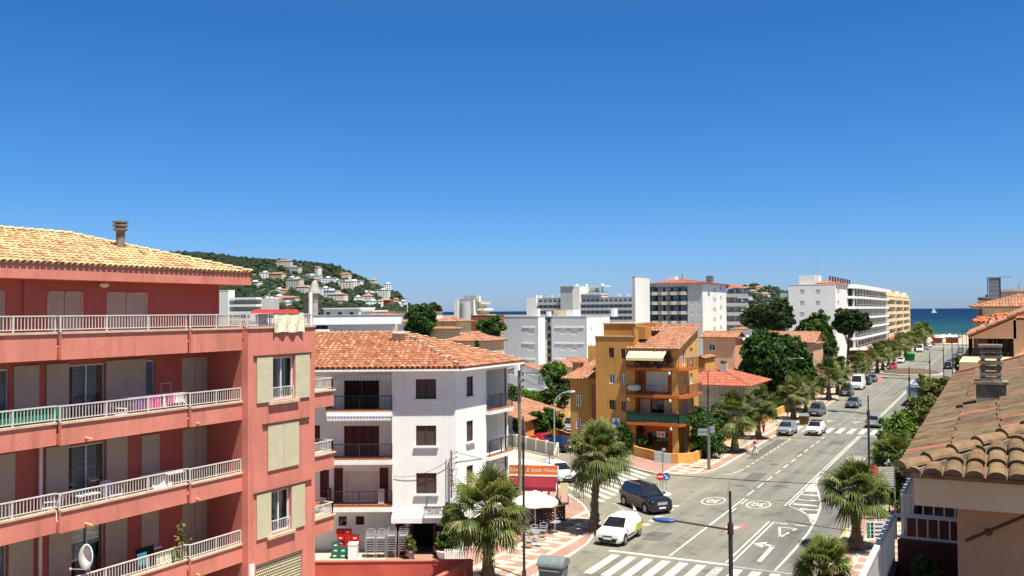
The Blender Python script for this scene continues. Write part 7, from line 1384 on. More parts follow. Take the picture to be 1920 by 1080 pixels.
c = DP(1400, 725, 128); tree('broadleaf_tree', 'mid green tree filling the gap left of the huge tree', (c[0], c[1], 0), c, (3.0, 2.6, 2.6), 'leaf_mid', 90, 90, .3, .2, seed=43)
c = DP(1447, 598, 190); tree('stone_pine', 'broad round stone pine above the salmon roofs', (c[0], c[1], 0), c, (4.9, 4.4, 3.2), 'leaf_pine', 900, 50, .32, .4, None, .7, .14, 44, 'pine tree')
c = DP(1531, 622, 188); tree('broadleaf_tree', 'bright leafy plane tree between the two pines', (c[0], c[1], 0), c, (3.2, 3.0, 3.3), 'leaf_mid', 380, 45, .4, .25, None, 0, .17, 45)
c = DP(1552, 650, 182); tree('broadleaf_tree', 'lower leafy tree in front of the white hotel wall', (c[0], c[1], 0), c, (1.8, 1.8, 2.8), 'leaf_mid', 60, 80, .4, .2, seed=46)
c = DP(1592, 606, 195); b = DP(1588, 690, 195); tree('stone_pine', 'umbrella shaped pine with forked bare trunk before the hotel', (b[0], b[1], 0), c, (3.5, 3.3, 2.9), 'leaf_pine', 700, 50, .28, .34, None, .6, .14, 47, 'pine tree')
c = DP(1567, 678, 165); bush('clipped_cypress', 'dark clipped cypress bush by the salmon end wall', (c[0], c[1], 3.4), (1.4, 1.4, 2.6), 'leaf_dark', 50, 70, .25, seed=48)
c = DP(790, 597, 168); tree('conifer', 'dark shaggy conifer rising behind the white corner house roof', (c[0], c[1], 0), (c[0], c[1], c[2]-.6), (2.6, 2.4, 2.7), 'leaf_dark', 420, 45, .32, .3, cr=.16, seed=49, cat='conifer')
c = DP(800, 579, 420); tree('stone_pine', 'flat topped pine on the skyline under the tip of the hill', (c[0], c[1], 0), c, (7.2, 5, 1.8), 'leaf_pine', 90, 70, .8, .4, None, .4, .3, 50, 'pine tree')
c = DP(922, 612, 160); tree('broadleaf_tree', 'rounded green tree before the dark red brick block', (c[0], c[1], 0), c, (2.3, 2, 1.4), 'leaf_mid', 70, 90, .32, .2, seed=51)
c = DP(893, 640, 118); bush('cypress', 'slim dark cypress between the tiled roofs', (c[0], c[1], 5.4), (.42, .42, 5.6), 'leaf_dark', 160, 40, .16, seed=52, cat='cypress', cr=.1)
c = DP(1180, 832, 91); bush('laurel_bush', 'rounded green bush at the left front of the ochre house', (c[0], c[1], 1.5), (1.65, 1.5, 1.35), 'leaf_mid', 140, 80, .15, seed=53)
bush('laurel_bush', 'big dense bush at the right front of the ochre house', (-24.45, 86.6, 2.2), (1.25, 1.6, 2.4), 'leaf_mid', 150, 80, .15, seed=54); bush('laurel_bush', 'darker bush behind the first pavement palm', (-25.6, 92.5, 2.0), (1.6, 2.2, 2.3), 'leaf_dark', 110, 80, .17, seed=55)
hedge('hedge', 'long dark hedge behind the ochre garden wall', [(-26.4, 94), (-26.4, 138)], 1.6, 2.0, 'leaf_dark', 6000, .22, None, 0, 56)
for i, (px, py, d, r, m, lab) in enumerate(((958, 752, 116, (2.6, 2, 1.7), 'leaf_bright', 'bright green climber clump under the white cottage'), (1000, 747, 114, (3.0, 1.8, .9), 'leaf_bright', 'bright green hedge clump in the middle above the garage'), (1046, 728, 110, (1.5, 1.5, 1.9), 'leaf_mid', 'leafy tree clump between the cottage and the ochre annex'), (1040, 697, 118, (1.6, 1.6, 1.2), 'leaf_bright', 'small bright treetop at the cottage gable'), (950, 755, 106, (2.0, 1.6, 1.6), 'leaf_dark', 'dark bush left of the orange garage roof'),
    (1005, 792, 99.5, (1.6, .9, 1.1), 'leaf_mid', 'small shrub before the yellow garage wall'), (1030, 788, 101, (1.4, .9, 1.1), 'leaf_dark', 'dark shrub beside the silver van in the yard'), (975, 797, 100, (.8, .6, .8), 'leaf_mid', 'little shrub near the garage door'))):
    c = DP(px, py, d); bush('garden_bush', lab, (c[0], c[1], c[2]), r, m, 60, 90, .2, 'garden bushes along the side street', 60+i)
c = DP(1300, 640, 175)
for i, (px, py, d, lab) in enumerate(((1000, 600, 330, 0), (1215, 640, 200, 'tree between the ochre house and the tall block'), (1395, 640, 170, 'small tree left of the round pine'), (1640, 700, 0, 0))):
    if lab: c = DP(px, py, d); tree('town_tree', lab, (c[0], c[1], 0), (c[0], c[1], max(3, c[2]-1.5)), (2.2, 2, 2), 'leaf_mid', 40, 70, .35, .2, 'small trees among the houses', seed=70+i)
c = DP(1760, 742, 88); tree('olive_tree', 'yellow green leafy tree leaning over the old tile roof', (c[0]+.6, c[1], 0), c, (1.9, 2.0, 1.9), 'leaf_olive', 420, 40, .17, .15, None, 0, .15, 80, shell=.35)
c = DP(1733, 772, 80); tree('olive_tree', 'smaller yellow green tree hiding the parked coach', (c[0], c[1], 0), c, (1.2, 1.2, 1.2), 'leaf_olive', 80, 80, .18, .12, seed=81); c = DP(1690, 815, 70); bush('garden_shrub', 'bright green shrub mass beside the bushy palm', (c[0], c[1], 3.6), (1.6, 1.6, 2.3), 'leaf_bright', 150, 80, .16, seed=82)
c = DP(1700, 850, 62); bush('garden_shrub', 'dark green shrub touching the corner of the old tile roof', (c[0], c[1], 2.2), (1.5, 1.4, 2.3), 'leaf_mid', 120, 80, .16, seed=83)
for i, (px, Y, r, lab) in enumerate(((1798, 150, (1.6, 1.6, 2.4), 'dark shrubbery on the right pavement by the parked cars'), (1806, 190, (2, 2, 3), 'shrub further along the right pavement'), (1760, 112, (1.3, 2, 1.6), 'white flowering shrub at the end of the yellow green trees'))):
    X = float(PY(px, 660, Y)[0]); bush('pavement_shrub', lab, (X, Y, r[2]*.8), r, 'leaf_olive' if i == 2 else 'leaf_dark', 70, 70, .22, seed=90+i)

# ================================================================ VEHICLES
for n_, c_, mt in (('car_white', (.80, .80, .79), 0), ('car_black', (.006, .008, .014), 0), ('car_silver', (.42, .44, .46), .5), ('car_grey', (.13, .14, .155), .4), ('car_red', (.50, .012, .03), 0), ('car_navy', (.015, .03, .10), .2), ('car_blue', (.03, .05, .09), .3), ('car_dark', (.04, .042, .045), .3)): Mpaint(n_, c_, .22, mt)
Mpaint('lamp_glass', (.55, .58, .6), .08); Mpaint('tail_red', (.35, .01, .01), .15); M('plate', (.7, .7, .68), .6, var=.03); M('trim', (.02, .02, .022), .6, var=.1); M('rim', (.38, .39, .40), .35, .7, var=.1); M('graphic', (.50, .46, .08), .5, var=.3, scale=9)
#        L    W    H    hood belt  wsb   rf    rr     rb    wheel
KIND = dict(hatch=(4.0, 1.70, 1.48, .93, .99, 1.10, .28, -1.45, -1.92, .31), sedan=(4.5, 1.75, 1.42, .84, .93, .95, .15, -1.10, -1.75, .31), suv=(4.45, 1.84, 1.74, 1.08, 1.14, 1.15, .40, -1.80, -2.14, .37), mpv=(4.4, 1.78, 1.66, .92, 1.02, 1.35, .40, -1.80, -2.10, .32),
            coupe=(4.3, 1.76, 1.36, .80, .90, .85, .05, -.95, -1.85, .32), van=(5.6, 2.0, 2.5, 1.15, 1.35, 2.15, 1.45, -2.70, -2.78, .35), estate=(4.4, 1.72, 1.5, .86, .95, 1.0, .25, -1.9, -2.12, .31), small=(3.5, 1.6, 1.48, .88, .95, 1.1, .4, -1.4, -1.7, .29))
def inset(pts, f=.1, off=.006, fz=None):
    P = [Vector(p) for p in pts]; c = sum(P, Vector())/len(P); n = (P[1]-P[0]).cross(P[-1]-P[0]).normalized(); 
    return [p.lerp(c, f)+n*off for p in P]
def car(label, paint, x, y, rz, kind, group=None, roof=None, side=None):
    L, W, H, hd, bt, wsb, rf, rr, rb, wr = KIND[kind]; r = thing({'van': 'parked_van', 'suv': 'off_road_car', 'mpv': 'minivan'}.get(kind, 'car'), label, {'van': 'van'}.get(kind, 'car'), (x, y, 0), rz, group); X = r.matrix_basis; w = W/2; a = MB(); a.x = X
    van = kind == 'van'
    st = [(L/2, .78, .26, hd-.26), (L/2-.05, .90, .22, hd-.16), (L/2-.20, .97, .20, hd-.07), (L/2-.5, 1, .20, hd-.01), (wsb+.08, 1, .20, bt-.05), (wsb-.3, 1, .20, bt), (0, 1, .20, bt+.0), (rb+.45, 1, .20, bt+.02), (-L/2+.25, .98, .22, bt-.0 if kind != 'sedan' else bt-.06), (-L/2+.06, .92, .26, bt-.08), (-L/2, .84, .34, bt-.22)]
    rings = []
    for (yy, k, zl, zh) in st:
        ww = w*k; rings.append([a.P(p) for p in ((0, yy, zl), (ww*.88, yy, zl), (ww, yy, zl+.13), (ww*1.0, yy, (zl+zh)/2+.05), (ww*.97, yy, zh-.09), (ww*.84, yy, zh), (0, yy, zh+.03), (-ww*.84, yy, zh), (-ww*.97, yy, zh-.09), (-ww, yy, (zl+zh)/2+.05), (-ww, yy, zl+.13), (-ww*.88, yy, zl))])
    for A, B in zip(rings, rings[1:]):
        for k in range(12): a.F((A[k], B[k], B[(k+1) % 12], A[(k+1) % 12]))
    a.F(rings[0]); a.F(rings[-1][::-1])
    wb, wt = w*.90, w*(.70 if not van else .82); zb = bt-.03; zt = H-.05
    C = {'fl': (wb, wsb, zb), 'fr': (-wb, wsb, zb), 'rl': (wb, rb, zb), 'rr': (-wb, rb, zb), 'Fl': (wt, rf, zt), 'Fr': (-wt, rf, zt), 'Rl': (wt, rr, zt), 'Rr': (-wt, rr, zt)}
    a.hexa([C['fl'], C['rl'], C['rr'], C['fr']][::-1], [C['Fl'], C['Rl'], C['Rr'], C['Fr']][::-1])
    if not roof: a.hexa([C['Fl'], C['Rl'], C['Rr'], C['Fr']][::-1], [(wt*.8, rf-.12, H), (wt*.8, rr+.12, H), (-wt*.8, rr+.12, H), (-wt*.8, rf-.12, H)][::-1])
    bo = a.build('body', paint, r, True)
    try:
        m = bo.modifiers.new('bevel', 'BEVEL'); m.width = .03; m.segments = 2; m.limit_method = 'ANGLE'; m.angle_limit = .6; m = bo.modifiers.new('weighted', 'WEIGHTED_NORMAL')
    except Exception: pass
    if roof: a = MB(); a.x = X; a.hexa([(p[0]*1.01, p[1], p[2]+.004) for p in (C['Fl'], C['Rl'], C['Rr'], C['Fr'])][::-1], [(wt*.8, rf-.12, H), (wt*.8, rr+.12, H), (-wt*.8, rr+.12, H), (-wt*.8, rf-.12, H)][::-1]); a.build('roof', roof, r, True)
    def pane(nm_, pts, f=.08): q = MB(); q.x = X; P = inset(pts, f, .012); q.poly(P); q.poly([p for p in inset(pts, f, .002)][::-1]); q.build(nm_, 'car_glass', r)
    pane('windscreen', [C['fr'], C['fl'], C['Fl'], C['Fr']]) if False else pane('windscreen', [C['fl'], C['fr'], C['Fr'], C['Fl']], .09)
    if not van or group == 'bus': pane('rear_window', [C['rr'], C['rl'], C['Rl'], C['Rr']], .12)
    L_ = lambda p, q, t: tuple(p[i]+(q[i]-p[i])*t for i in range(3)); ns = 3 if kind in ('suv', 'mpv', 'estate') else 2
    if van: ns = 1
    for s in ('l', 'r'):
        for k in range(ns):
            t0, t1 = (k/ns, (k+1)/ns) if not van else (0.0, .24); f_, r_, F_, R_ = C['f'+s], C['r'+s], C['F'+s], C['R'+s]; q4 = [L_(f_, r_, t0+.02), L_(F_, R_, t0+.02), L_(F_, R_, t1-.02), L_(f_, r_, t1-.02)]
            pane('side_window', q4 if s == 'r' else q4[::-1], .07)
    for sx in (-1, 1):
        for yy in (L/2-.78 if not van else L/2-.95, -L/2+.75 if not van else -L/2+1.1):
            q = MB(); q.x = X; xo = sx*(w+.012); q.tube((sx*(w-.2), yy, wr), (xo, yy, wr), wr, wr, 18); t = q.build('tyre', 'rubber', r); q = MB(); q.x = X; q.tube((sx*(w-.05), yy, wr), (sx*(w+.02), yy, wr), wr*.64, wr*.6, 14); q.build('rim', 'rim', t)
            q = MB(); q.x = X; q.tube((sx*(w-.3), yy, wr+.03), (sx*(w+.004), yy, wr+.03), wr+.06, wr+.06, 18); q.build('wheel_arch', 'trim', r)
        q = MB(); q.x = X; q.hexa([(sx*w*.52, L/2-.02, hd-.36), (sx*w*.93, L/2-.24, hd-.34), (sx*w*.9, L/2-.34, hd-.34), (sx*w*.5, L/2-.2, hd-.36)], [(sx*w*.55, L/2-.1, hd-.17), (sx*w*.95, L/2-.40, hd-.09), (sx*w*.88, L/2-.5, hd-.08), (sx*w*.5, L/2-.3, hd-.16)]); q.build('headlight', 'lamp_glass', r)
        q = MB(); q.x = X; q.box(*sorted((sx*w*.72, sx*w*.95)), -L/2-.005, -L/2+.12, bt-.32, bt-.12); q.build('tail_light', 'tail_red', r)
        q = MB(); q.x = X; q.hexa([(sx*(w-.02), wsb-.15, bt), (sx*(w+.16), wsb-.2, bt), (sx*(w+.16), wsb-.3, bt), (sx*(w-.02), wsb-.3, bt)], [(sx*(w-.02), wsb-.15, bt+.14), (sx*(w+.14), wsb-.2, bt+.14), (sx*(w+.14), wsb-.3, bt+.14), (sx*(w-.02), wsb-.3, bt+.14)]); q.build('wing_mirror', paint if kind != 'mpv' else 'trim', r)
    q = MB(); q.x = X; q.hexa([(-w*.58, L/2-.1, .25), (w*.58, L/2-.1, .25), (w*.58, L/2+.02, .25), (-w*.58, L/2+.02, .25)], [(-w*.72, L/2-.1, .50), (w*.72, L/2-.1, .50), (w*.72, L/2+.02, .50), (-w*.72, L/2+.02, .50)]); q.box(-w*.35, w*.35, L/2-.1, L/2+.015, hd-.36, hd-.29); q.build('grille', 'trim', r); q = MB(); q.x = X; q.box(-.26, .26, L/2+.022, L/2+.035, .42, .53); q.build('number_plate', 'plate', r)
    q = MB(); q.x = X; q.box(-.26, .26, -L/2-.03, -L/2-.004, .55, .66); q.build('number_plate', 'plate', r); q = MB(); q.x = X; q.box(-w*.8, w*.8, -L/2-.01, -L/2+.08, .30, .42); q.build('rear_bumper', 'trim', r)
    for sx in (-1, 1): q = MB(); q.x = X; q.box(*sorted((sx*(w-.02), sx*(w+.014))), -L/2+1.15, L/2-1.2, .42, .50); q.build('side_trim', 'trim', r)
    if side: q = MB(); q.x = X; q.hexa([(-w-.022, -L/2+.4, .45), (-w+.005, -L/2+.4, .45), (-w+.005, -.25, .45), (-w-.022, -.25, .45)][::-1], [(-w-.018, -L/2+.3, .9), (-w+.005, -L/2+.3, .9), (-w+.005, -.75, .9), (-w-.018, -.75, .9)][::-1]); q.build('side_graphic', side, r)
    if kind == 'suv': q = MB(); q.x = X; q.tube((wt*.9, rf-.2, H+.05), (wt*.9, rr+.2, H+.05), .02); q.tube((-wt*.9, rf-.2, H+.05), (-wt*.9, rr+.2, H+.05), .02); q.build('roof_rail', 'steel', r); q = MB(); q.x = X; q.box(-w*.42, w*.42, L/2-.05, L/2+.03, .68, .86); q.build('chrome_grille', 'alu', r)
    return r
S = math.pi
car('white hatchback parked at the corner kerb with yellow side graphic', 'car_white', -20.6, 54.05, S, 'hatch', side='graphic')
car('black off road car waiting at the side street mouth', 'car_black', -22.1, 63.15, math.atan2(-.77, -.64)+S*0+.0, 'suv')
def cy_(px, py, X=None): p = G(px, py); return p
car('silver hatchback parked left of the white car at the second zebra crossing', 'car_silver', -20.85, 107.4, S, 'hatch'); car('white hatchback with black roof driving over the second zebra crossing', 'car_white', -18.0, 108.9, S, 'hatch', roof='car_black')
car('dark silver minivan parked behind the brown litter container', 'car_grey', -21.0, 128.2, S, 'mpv'); car('grey saloon driving towards the camera in mid avenue', 'car_grey', -18.05, 140.9, S, 'sedan'); car('black four wheel drive parked before the white van', 'car_dark', -21.4, 159.2, S, 'suv')
car('tall white van parked at the left kerb', 'car_white', -21.3, 172.9, S, 'van'); car('dark blue car right behind the white van', 'car_blue', -21.2, 184, S, 'hatch'); car('dark saloon second behind the white van', 'car_grey', -21.0, 191, S, 'sedan')
car('silver hatchback driving away near the second zebra crossing', 'car_silver', -12.85, 118.6, 0, 'hatch'); car('small red car parked just beyond the roundabout', 'car_red', -21.1, 234, S, 'small'); car('white estate car parked beyond the red car', 'car_white', -21.5, 259.5, S, 'estate')
for i, (px, py, k, p_, lab) in enumerate(((1720, 661, 'van', 'car_white', 'far white van parked past the green container'), (1731, 656, 'hatch', 'car_silver', 'silver car behind the far white van'), (1737, 652, 'hatch', 'car_white', 'second car behind the far white van'), (1742, 648, 'sedan', 'car_grey', 'last grey car of the far left row'))):
    p = G(px, py); car(lab, p_, -21.3 if i == 0 else -20.9, p[1]+4, S, k)
for i, (Y, k, p_, lab) in enumerate(((238, 'suv', 'car_dark', 'black car at the head of the right hand row past the roundabout'), (245, 'hatch', 'car_grey', 'dark grey second car of the right hand row'), (253, 'hatch', 'car_dark', 'third car of the right hand row, nearly black'), (285, 'hatch', 'car_silver', 'silver car midway in the right hand row'), (293, 'sedan', 'car_grey', 'grey saloon after the silver car of the right hand row'), (325, 'hatch', 'car_silver', 'far silver car near the beach on the right'), (334, 'sedan', 'car_dark', 'dark last car near the beach on the right'))): car(lab, p_, -9.6, Y, 0, k)
car('white car mostly hidden under the yellow green trees', 'car_white', -9.4, float(PX(1712, 787, -9.4)[1]), 0, 'hatch')
a_ = math.atan2(.62, .78)
c = G(1016, 838); car('bright red coupe parked in the side street', 'car_red', c[0]-.4, c[1]+.8, math.radians(-125)+S, 'coupe'); c = G(1048, 847); car('navy car right behind the red coupe in the side street', 'car_navy', c[0]-.2, c[1]+.9, math.radians(-125)+S, 'hatch')
c = G(1054, 812); car('silver minivan parked in the yard beside the ochre annex', 'car_silver', c[0]+.3, c[1]+2.0, math.radians(195), 'mpv'); c = G(956, 816); car('black car half hidden by the white house corner', 'car_dark', c[0]-.8, c[1]+1, math.radians(60), 'hatch')
c = G(1050, 907); car('white car with dark bumper parked beside the orange sign', 'car_white', c[0]-.9, c[1]+1.7, math.radians(228), 'hatch'); 
# coach
c = (-10.1, 149.5); r = thing('coach', 'white coach parked at the right kerb seen from behind', 'coach', (*c, 0), 0); X = r.matrix_basis; q = MB(); q.x = X; q.hexa([(-1.2, -5, .35), (1.2, -5, .35), (1.2, 5, .35), (-1.2, 5, .35)], [(-1.2, -5.05, 1.6), (1.2, -5.05, 1.6), (1.2, 5, 1.6), (-1.2, 5, 1.6)]); q.hexa([(-1.2, -5.05, 1.6), (1.2, -5.05, 1.6), (1.2, 5, 1.6), (-1.2, 5, 1.6)], [(-1.05, -4.7, 3.1), (1.05, -4.7, 3.1), (1.05, 4.8, 3.1), (-1.05, 4.8, 3.1)]); q.box(-.7, .7, -3.5, 3.5, 3.1, 3.3); b = q.build('body', 'car_silver', r); m = b.modifiers.new('bevel', 'BEVEL'); m.width = .08; m.segments = 3
q = MB(); q.x = X; q.hexa([(-1.0, -5.04, 1.75), (1.0, -5.04, 1.75), (1.0, -4.9, 1.75), (-1.0, -4.9, 1.75)], [(-.93, -4.80, 2.75), (.93, -4.80, 2.75), (.93, -4.7, 2.75), (-.93, -4.7, 2.75)]); q.build('rear_window', 'glass_blue', r); q = MB(); q.x = X; q.box(-1.21, -1.0, -4.5, 4.5, 1.8, 2.6); q.build('side_window', 'car_glass', r); q = MB(); q.x = X; q.box(-1.06, 1.06, -4.72, 4.6, 3.12, 3.18); q.build('roof_panel', 'car_white', r)
for sx in (-1, 1):
    q = MB(); q.x = X; q.box(*sorted((sx*.95, sx*1.15)), -5.1, -5.0, .7, 1.3); q.build('tail_light', 'tail_red', r)
    for yy in (-3, 3): q = MB(); q.x = X; q.tube((sx*.95, yy, .48), (sx*1.22, yy, .48), .48, .48, 16); q.build('tyre', 'rubber', r)

# ================================================================ LAMP POSTS, SIGNS, BINS
def lamp(label, x, y, h, arm, head='bluegrey', side=-1, thick=.08, za=6.6, group='lamp posts of the avenue'):
    r = thing('street_lamp', label, 'lamp post', (x, y, 0), 0, group); X = r.matrix_basis; q = MB(); q.x = X; q.tube((0, 0, 0), (0, 0, .5), thick*1.7, thick*1.4, 10); q.tube((0, 0, .5), (0, 0, za+.25), thick, thick*.9, 10); q.tube((0, 0, za+.25), (0, 0, h), thick*.62, thick*.55, 10); q.tube((0, 0, za-.15), (0, 0, za+.2), thick*1.3, thick*1.3, 10); q.build('pole', 'dark_metal', r)
    if arm: q = MB(); q.x = X; q.tube((0, 0, za), (side*(arm-.7), 0, za+.12), .035, .03, 8); q.build('arm', 'dark_metal' if side < 0 else 'steel', r); q = MB(); q.x = X; a = side*(arm-.75); b = side*arm; q.hexa([(a, -.09, za+.05), (b, -.06, za+.08), (b, .06, za+.08), (a, .09, za+.05)], [(a, -.11, za+.16), (b, -.08, za+.15), (b, .08, za+.15), (a, .11, za+.16)]) if side > 0 else q.ball((( a+b)/2, 0, za+.1), (.45, .16, .09), 12, 6); q.build('lamp_head', head, r, True)
LB = ['lamp post nearest the camera with blue head over the turn lane', 'lamp post with blue head beside the hotel board', 'lamp post with arm over the lane beside the coach', 'lamp post just before the roundabout on the right', 'first lamp post past the roundabout on the right', 'second lamp post past the roundabout on the right', 'third lamp post past the roundabout on the right', 'fourth lamp post past the roundabout on the right', 'last lamp post by the promenade on the right']
for k, Y in enumerate((31.4, 70.2, 106, 141, 180, 218, 255, 292, 330)): lamp(LB[k], -8.0, Y, 7.9, 2.7, 'bluegrey')
LB = ['dark lamp post rising in front of the bar palm', 'lamp post with grey lower half and street signs at the ochre corner', 'lamp post with pale arm before the huge dark tree', 'dark lamp post left of the black four wheel drive', 'lamp post above the white van on the left', 'lamp post before the hotel beyond the roundabout', 'second lamp post before the hotel', 'third lamp post before the yellow apartments', 'last lamp post of the left row by the beach']
for k, (px, Y, h) in enumerate(((980, 43.8, 8.5), (1327, 80.4, 8.6), (1467, 115.5, 8.3), (1545, 147, 8.2), (1575, 0, 8), (0, 238, 8), (0, 262, 8), (0, 290, 8), (0, 335, 8))):
    X = -22.3 if Y != 43.8 else -22.0
    lamp(LB[k], X, Y or 183, h, 2.0 if k in (2,) else 0, 'steel', 1, .075, h-.3 if k == 2 else 6.9)
q = MB(); q.tube((-22.3, 80.4, .02), (-22.3, 80.4, 3.8), .14, .13, 12); r = thing('signed_post', 'grey cylinder post with street name boards at the ochre corner', 'sign post', (-22.3, 80.4, 0)); q.build('pole', 'pole_grey', r)
for (u, z) in ((-.55, 3.55), (-.55, 3.2), (.32, 3.75), (.32, 3.45)): c = np.array([-22.3, 80.4, z])+Rh*u-Fh*.17; q = MB(); hw_ = .42 if u < 0 else .2; a, b = c-Rh*hw_, c+Rh*hw_; q.bar(a, b, .03, .26); q.build('name_board', 'steel', r)
r = thing('direction_sign', 'white post with grey direction boards on the traffic island', 'sign post', (-22.6, 68.6, 0)); c = np.array([-22.6, 68.6, 0]); q = MB(); q.tube(c, c+[0, 0, 3.5], .045); q.build('pole', 'steel', r)
for s, zz in ((-1, (3.15, 2.85, 2.55)), (1, (2.95, 2.7, 2.45)), (.35, (3.4,))):
    for z in zz: q = MB(); a = c+Rh*(s*.08)+[0, 0, z]; b = c+Rh*(s*.62)+[0, 0, z]; q.bar(a, b, .03, .26 if s != .35 else .18); q.build('board', 'far_grey', r)
def disc(root, nm_, c, R_, m, d0, d1, ax=None, n=20):
    q = MB(); ax = -Fh if ax is None else ax; q.tube(np.array(c)+ax*d0, np.array(c)+ax*d1, R_, R_, n); return q.build(nm_, m, root)
n1 = thing('no_entry_sign', 'round red no entry sign with white bar low on the island', 'sign', (-22.85, 68.3, 0)); c1 = c+Rh*(-.2)+[0, 0, 1.35]; disc(n1, 'disc', c1, .3, 'red_sign', .06, .08); q = MB(); q.bar(c1-Rh*.2-Fh*.09, c1+Rh*.2-Fh*.09, .012, .1); q.build('bar_mark', 'plastic_white', n1); q = MB(); q.tube(c1-[0, 0, 1.3], c1+[0, 0, .25], .025); q.build('pole', 'steel', n1)
n1 = thing('arrow_sign', 'round blue sign with white arrow beside the no entry sign', 'sign', (-22.4, 68.3, 0)); c1 = c+Rh*.24+[0, 0, 1.35]; disc(n1, 'disc', c1, .3, 'blue_sign', .06, .08); q = MB(); d_ = (Rh*.7-np.array([0, 0, .7])); a, b = c1-d_*.2-Fh*.09, c1+d_*.2-Fh*.09; q.bar(a, b, .012, .07); q.bar(b, b-Rh*.2, .012, .06); q.bar(b, b+[0, 0, .2], .012, .06); q.build('arrow_mark', 'plastic_white', n1); q = MB(); q.tube(c1-[0, 0, 1.3], c1+[0, 0, .25], .025); q.build('pole', 'steel', n1)
r = thing('sign_board', 'tall grey board of stacked direction panels by the right hand palm', 'sign', (-6.5, 65.6, 0)); c = np.array([-6.5, 65.6, 0.]); q = MB()
for k in range(9): a = c-Rh*.55+[0, 0, 2.35+.155*k]; q.bar(a, a+Rh*1.15, .03, .125)
q.build('panels', 'sign_slats' if 0 else 'far_grey', r); q = MB(); q.tube(c+Rh*.6, c+Rh*.6+[0, 0, 3.7], .05); q.tube(c-Rh*.5, c-Rh*.5+[0, 0, 3.7], .05); q.build('posts', 'pole_grey', r); rs = thing('no_entry_sign', 'red round sign left of the stacked direction panels', 'sign', tuple(c-Rh*.8)); disc(rs, 'disc', c-Rh*.75+[0, 0, 3.5], .3, 'red_sign', .0, .03)
q = MB(); q.tube(c-Rh*.75, c-Rh*.75+[0, 0, 3.75], .03); q.build('pole', 'steel', rs)
r = thing('hotel_board', 'white board with green squares column behind the right palm', 'sign', (-5.5, 50.2, 0)); c = np.array([-5.5, 50.2, 0.]); q = MB(); a = c-Rh*.42+[0, 0, 2.9]; q.bar(a, a+Rh*.95, .03, .84); q.build('board', 'plastic_white', r)
for k in range(4):
    q = MB(); a = c-Rh*.40-Fh*.02+[0, 0, 3.2-.2*k]; q.bar(a, a+Rh*.15, .012, .16); q.build('green_square', 'green_sign', r); q = MB(); a = c-Rh*.2-Fh*.02+[0, 0, 3.2-.2*k]; q.bar(a, a+Rh*.12, .012, .14); a = a+Rh*.2; q.bar(a, a+Rh*.4, .012, .04); q.build('text_line', 'trim', r)
q = MB(); q.tube(c+Rh*.1, c+Rh*.1+[0, 0, 2.5], .04); q.build('pole', 'steel', r)
r = thing('garden_lamp', 'small dark lantern with conical cap near the direction panels', 'lamp', (-5.2, 67, 0)); c = G(1666, 866, 3.6); q = MB(); q.tube((c[0], c[1], 0), (c[0], c[1], 3.4), .05, .04); q.build('pole', 'dark_metal', r); q = MB(); q.lathe((c[0], c[1], 3.3), [(.08, 0), (.22, .12), (.30, .18), (.12, .32), (.03, .5)], 12); q.build('lantern', 'steel', r)
c = G(1038, 1106); r = thing('waste_container', 'grey wheeled waste container with curved lid at the kerb', 'waste container', tuple(c), .08); X = r.matrix_basis; q = MB(); q.x = X; q.hexa([(-.55, -.42, .2), (.55, -.42, .2), (.55, .38, .2), (-.55, .38, .2)], [(-.66, -.52, 1.25), (.66, -.52, 1.25), (.66, .48, 1.25), (-.66, .48, 1.25)]); b = q.build('body', 'bin_grey', r); m = b.modifiers.new('bevel', 'BEVEL'); m.width = .05; m.segments = 2
q = MB(); q.x = X; n = 10
for k in range(n):
    t0, t1 = math.pi*k/n, math.pi*(k+1)/n; f = lambda t, s: (s*.70, -.56*math.cos(t)-.02, 1.26+.42*math.sin(t)); q.poly([f(t0, -1), f(t0, 1), f(t1, 1), f(t1, -1)]); q.poly([f(t0, 1), (.70, -.02, 1.26), f(t1, 1)]); q.poly([f(t1, -1), (-.70, -.02, 1.26), f(t0, -1)])
q.build('lid', 'bin_grey', r, True); q = MB(); q.x = X
for s in (-1, 1): q.path([(s*.62, -.55, .9), (s*.74, -.62, .95), (s*.74, -.62, .4), (s*.6, -.5, .35)], .02)
q.path([(-.5, -.56, 1.05), (-.5, -.66, 1.1), (.5, -.66, 1.1), (.5, -.56, 1.05)], .02); q.build('handle', 'steel', r)
for sx in (-1, 1):
    for sy in (-1, 1): q = MB(); q.x = X; q.tube((sx*.45-.03, sy*.32, .1), (sx*.45+.03, sy*.32, .1), .1); q.build('wheel', 'rubber', r)
for lab, px, py, m_, w_, h_ in (('brown litter container standing on the road by the palms', 1508, 796, 'bin_brown', .55, 1.35), ('green recycling container on the left beyond the red car', 1706, 676, 'bin_green', 1.3, 2.3)):
    c = G(px, py); r = thing('recycling_bin', lab, 'waste container', tuple(c)); X = r.matrix_basis; q = MB(); q.x = X; q.hexa([(-w_*.85, -w_*.8, .05), (w_*.85, -w_*.8, .05), (w_*.85, w_*.8, .05), (-w_*.85, w_*.8, .05)], [(-w_, -w_, h_*.8), (w_, -w_, h_*.8), (w_, w_, h_*.8), (-w_, w_, h_*.8)]); q.build('body', m_, r)
    q = MB(); q.x = X; q.hexa([(-w_*1.05, -w_*1.05, h_*.8), (w_*1.05, -w_*1.05, h_*.8), (w_*1.05, w_*1.05, h_*.8), (-w_*1.05, w_*1.05, h_*.8)], [(-w_*.7, -w_*.6, h_), (w_*.7, -w_*.6, h_), (w_*.7, w_*.6, h_), (-w_*.7, w_*.6, h_)]); q.build('lid', 'bin_grey' if 'brown' in lab else m_, r)
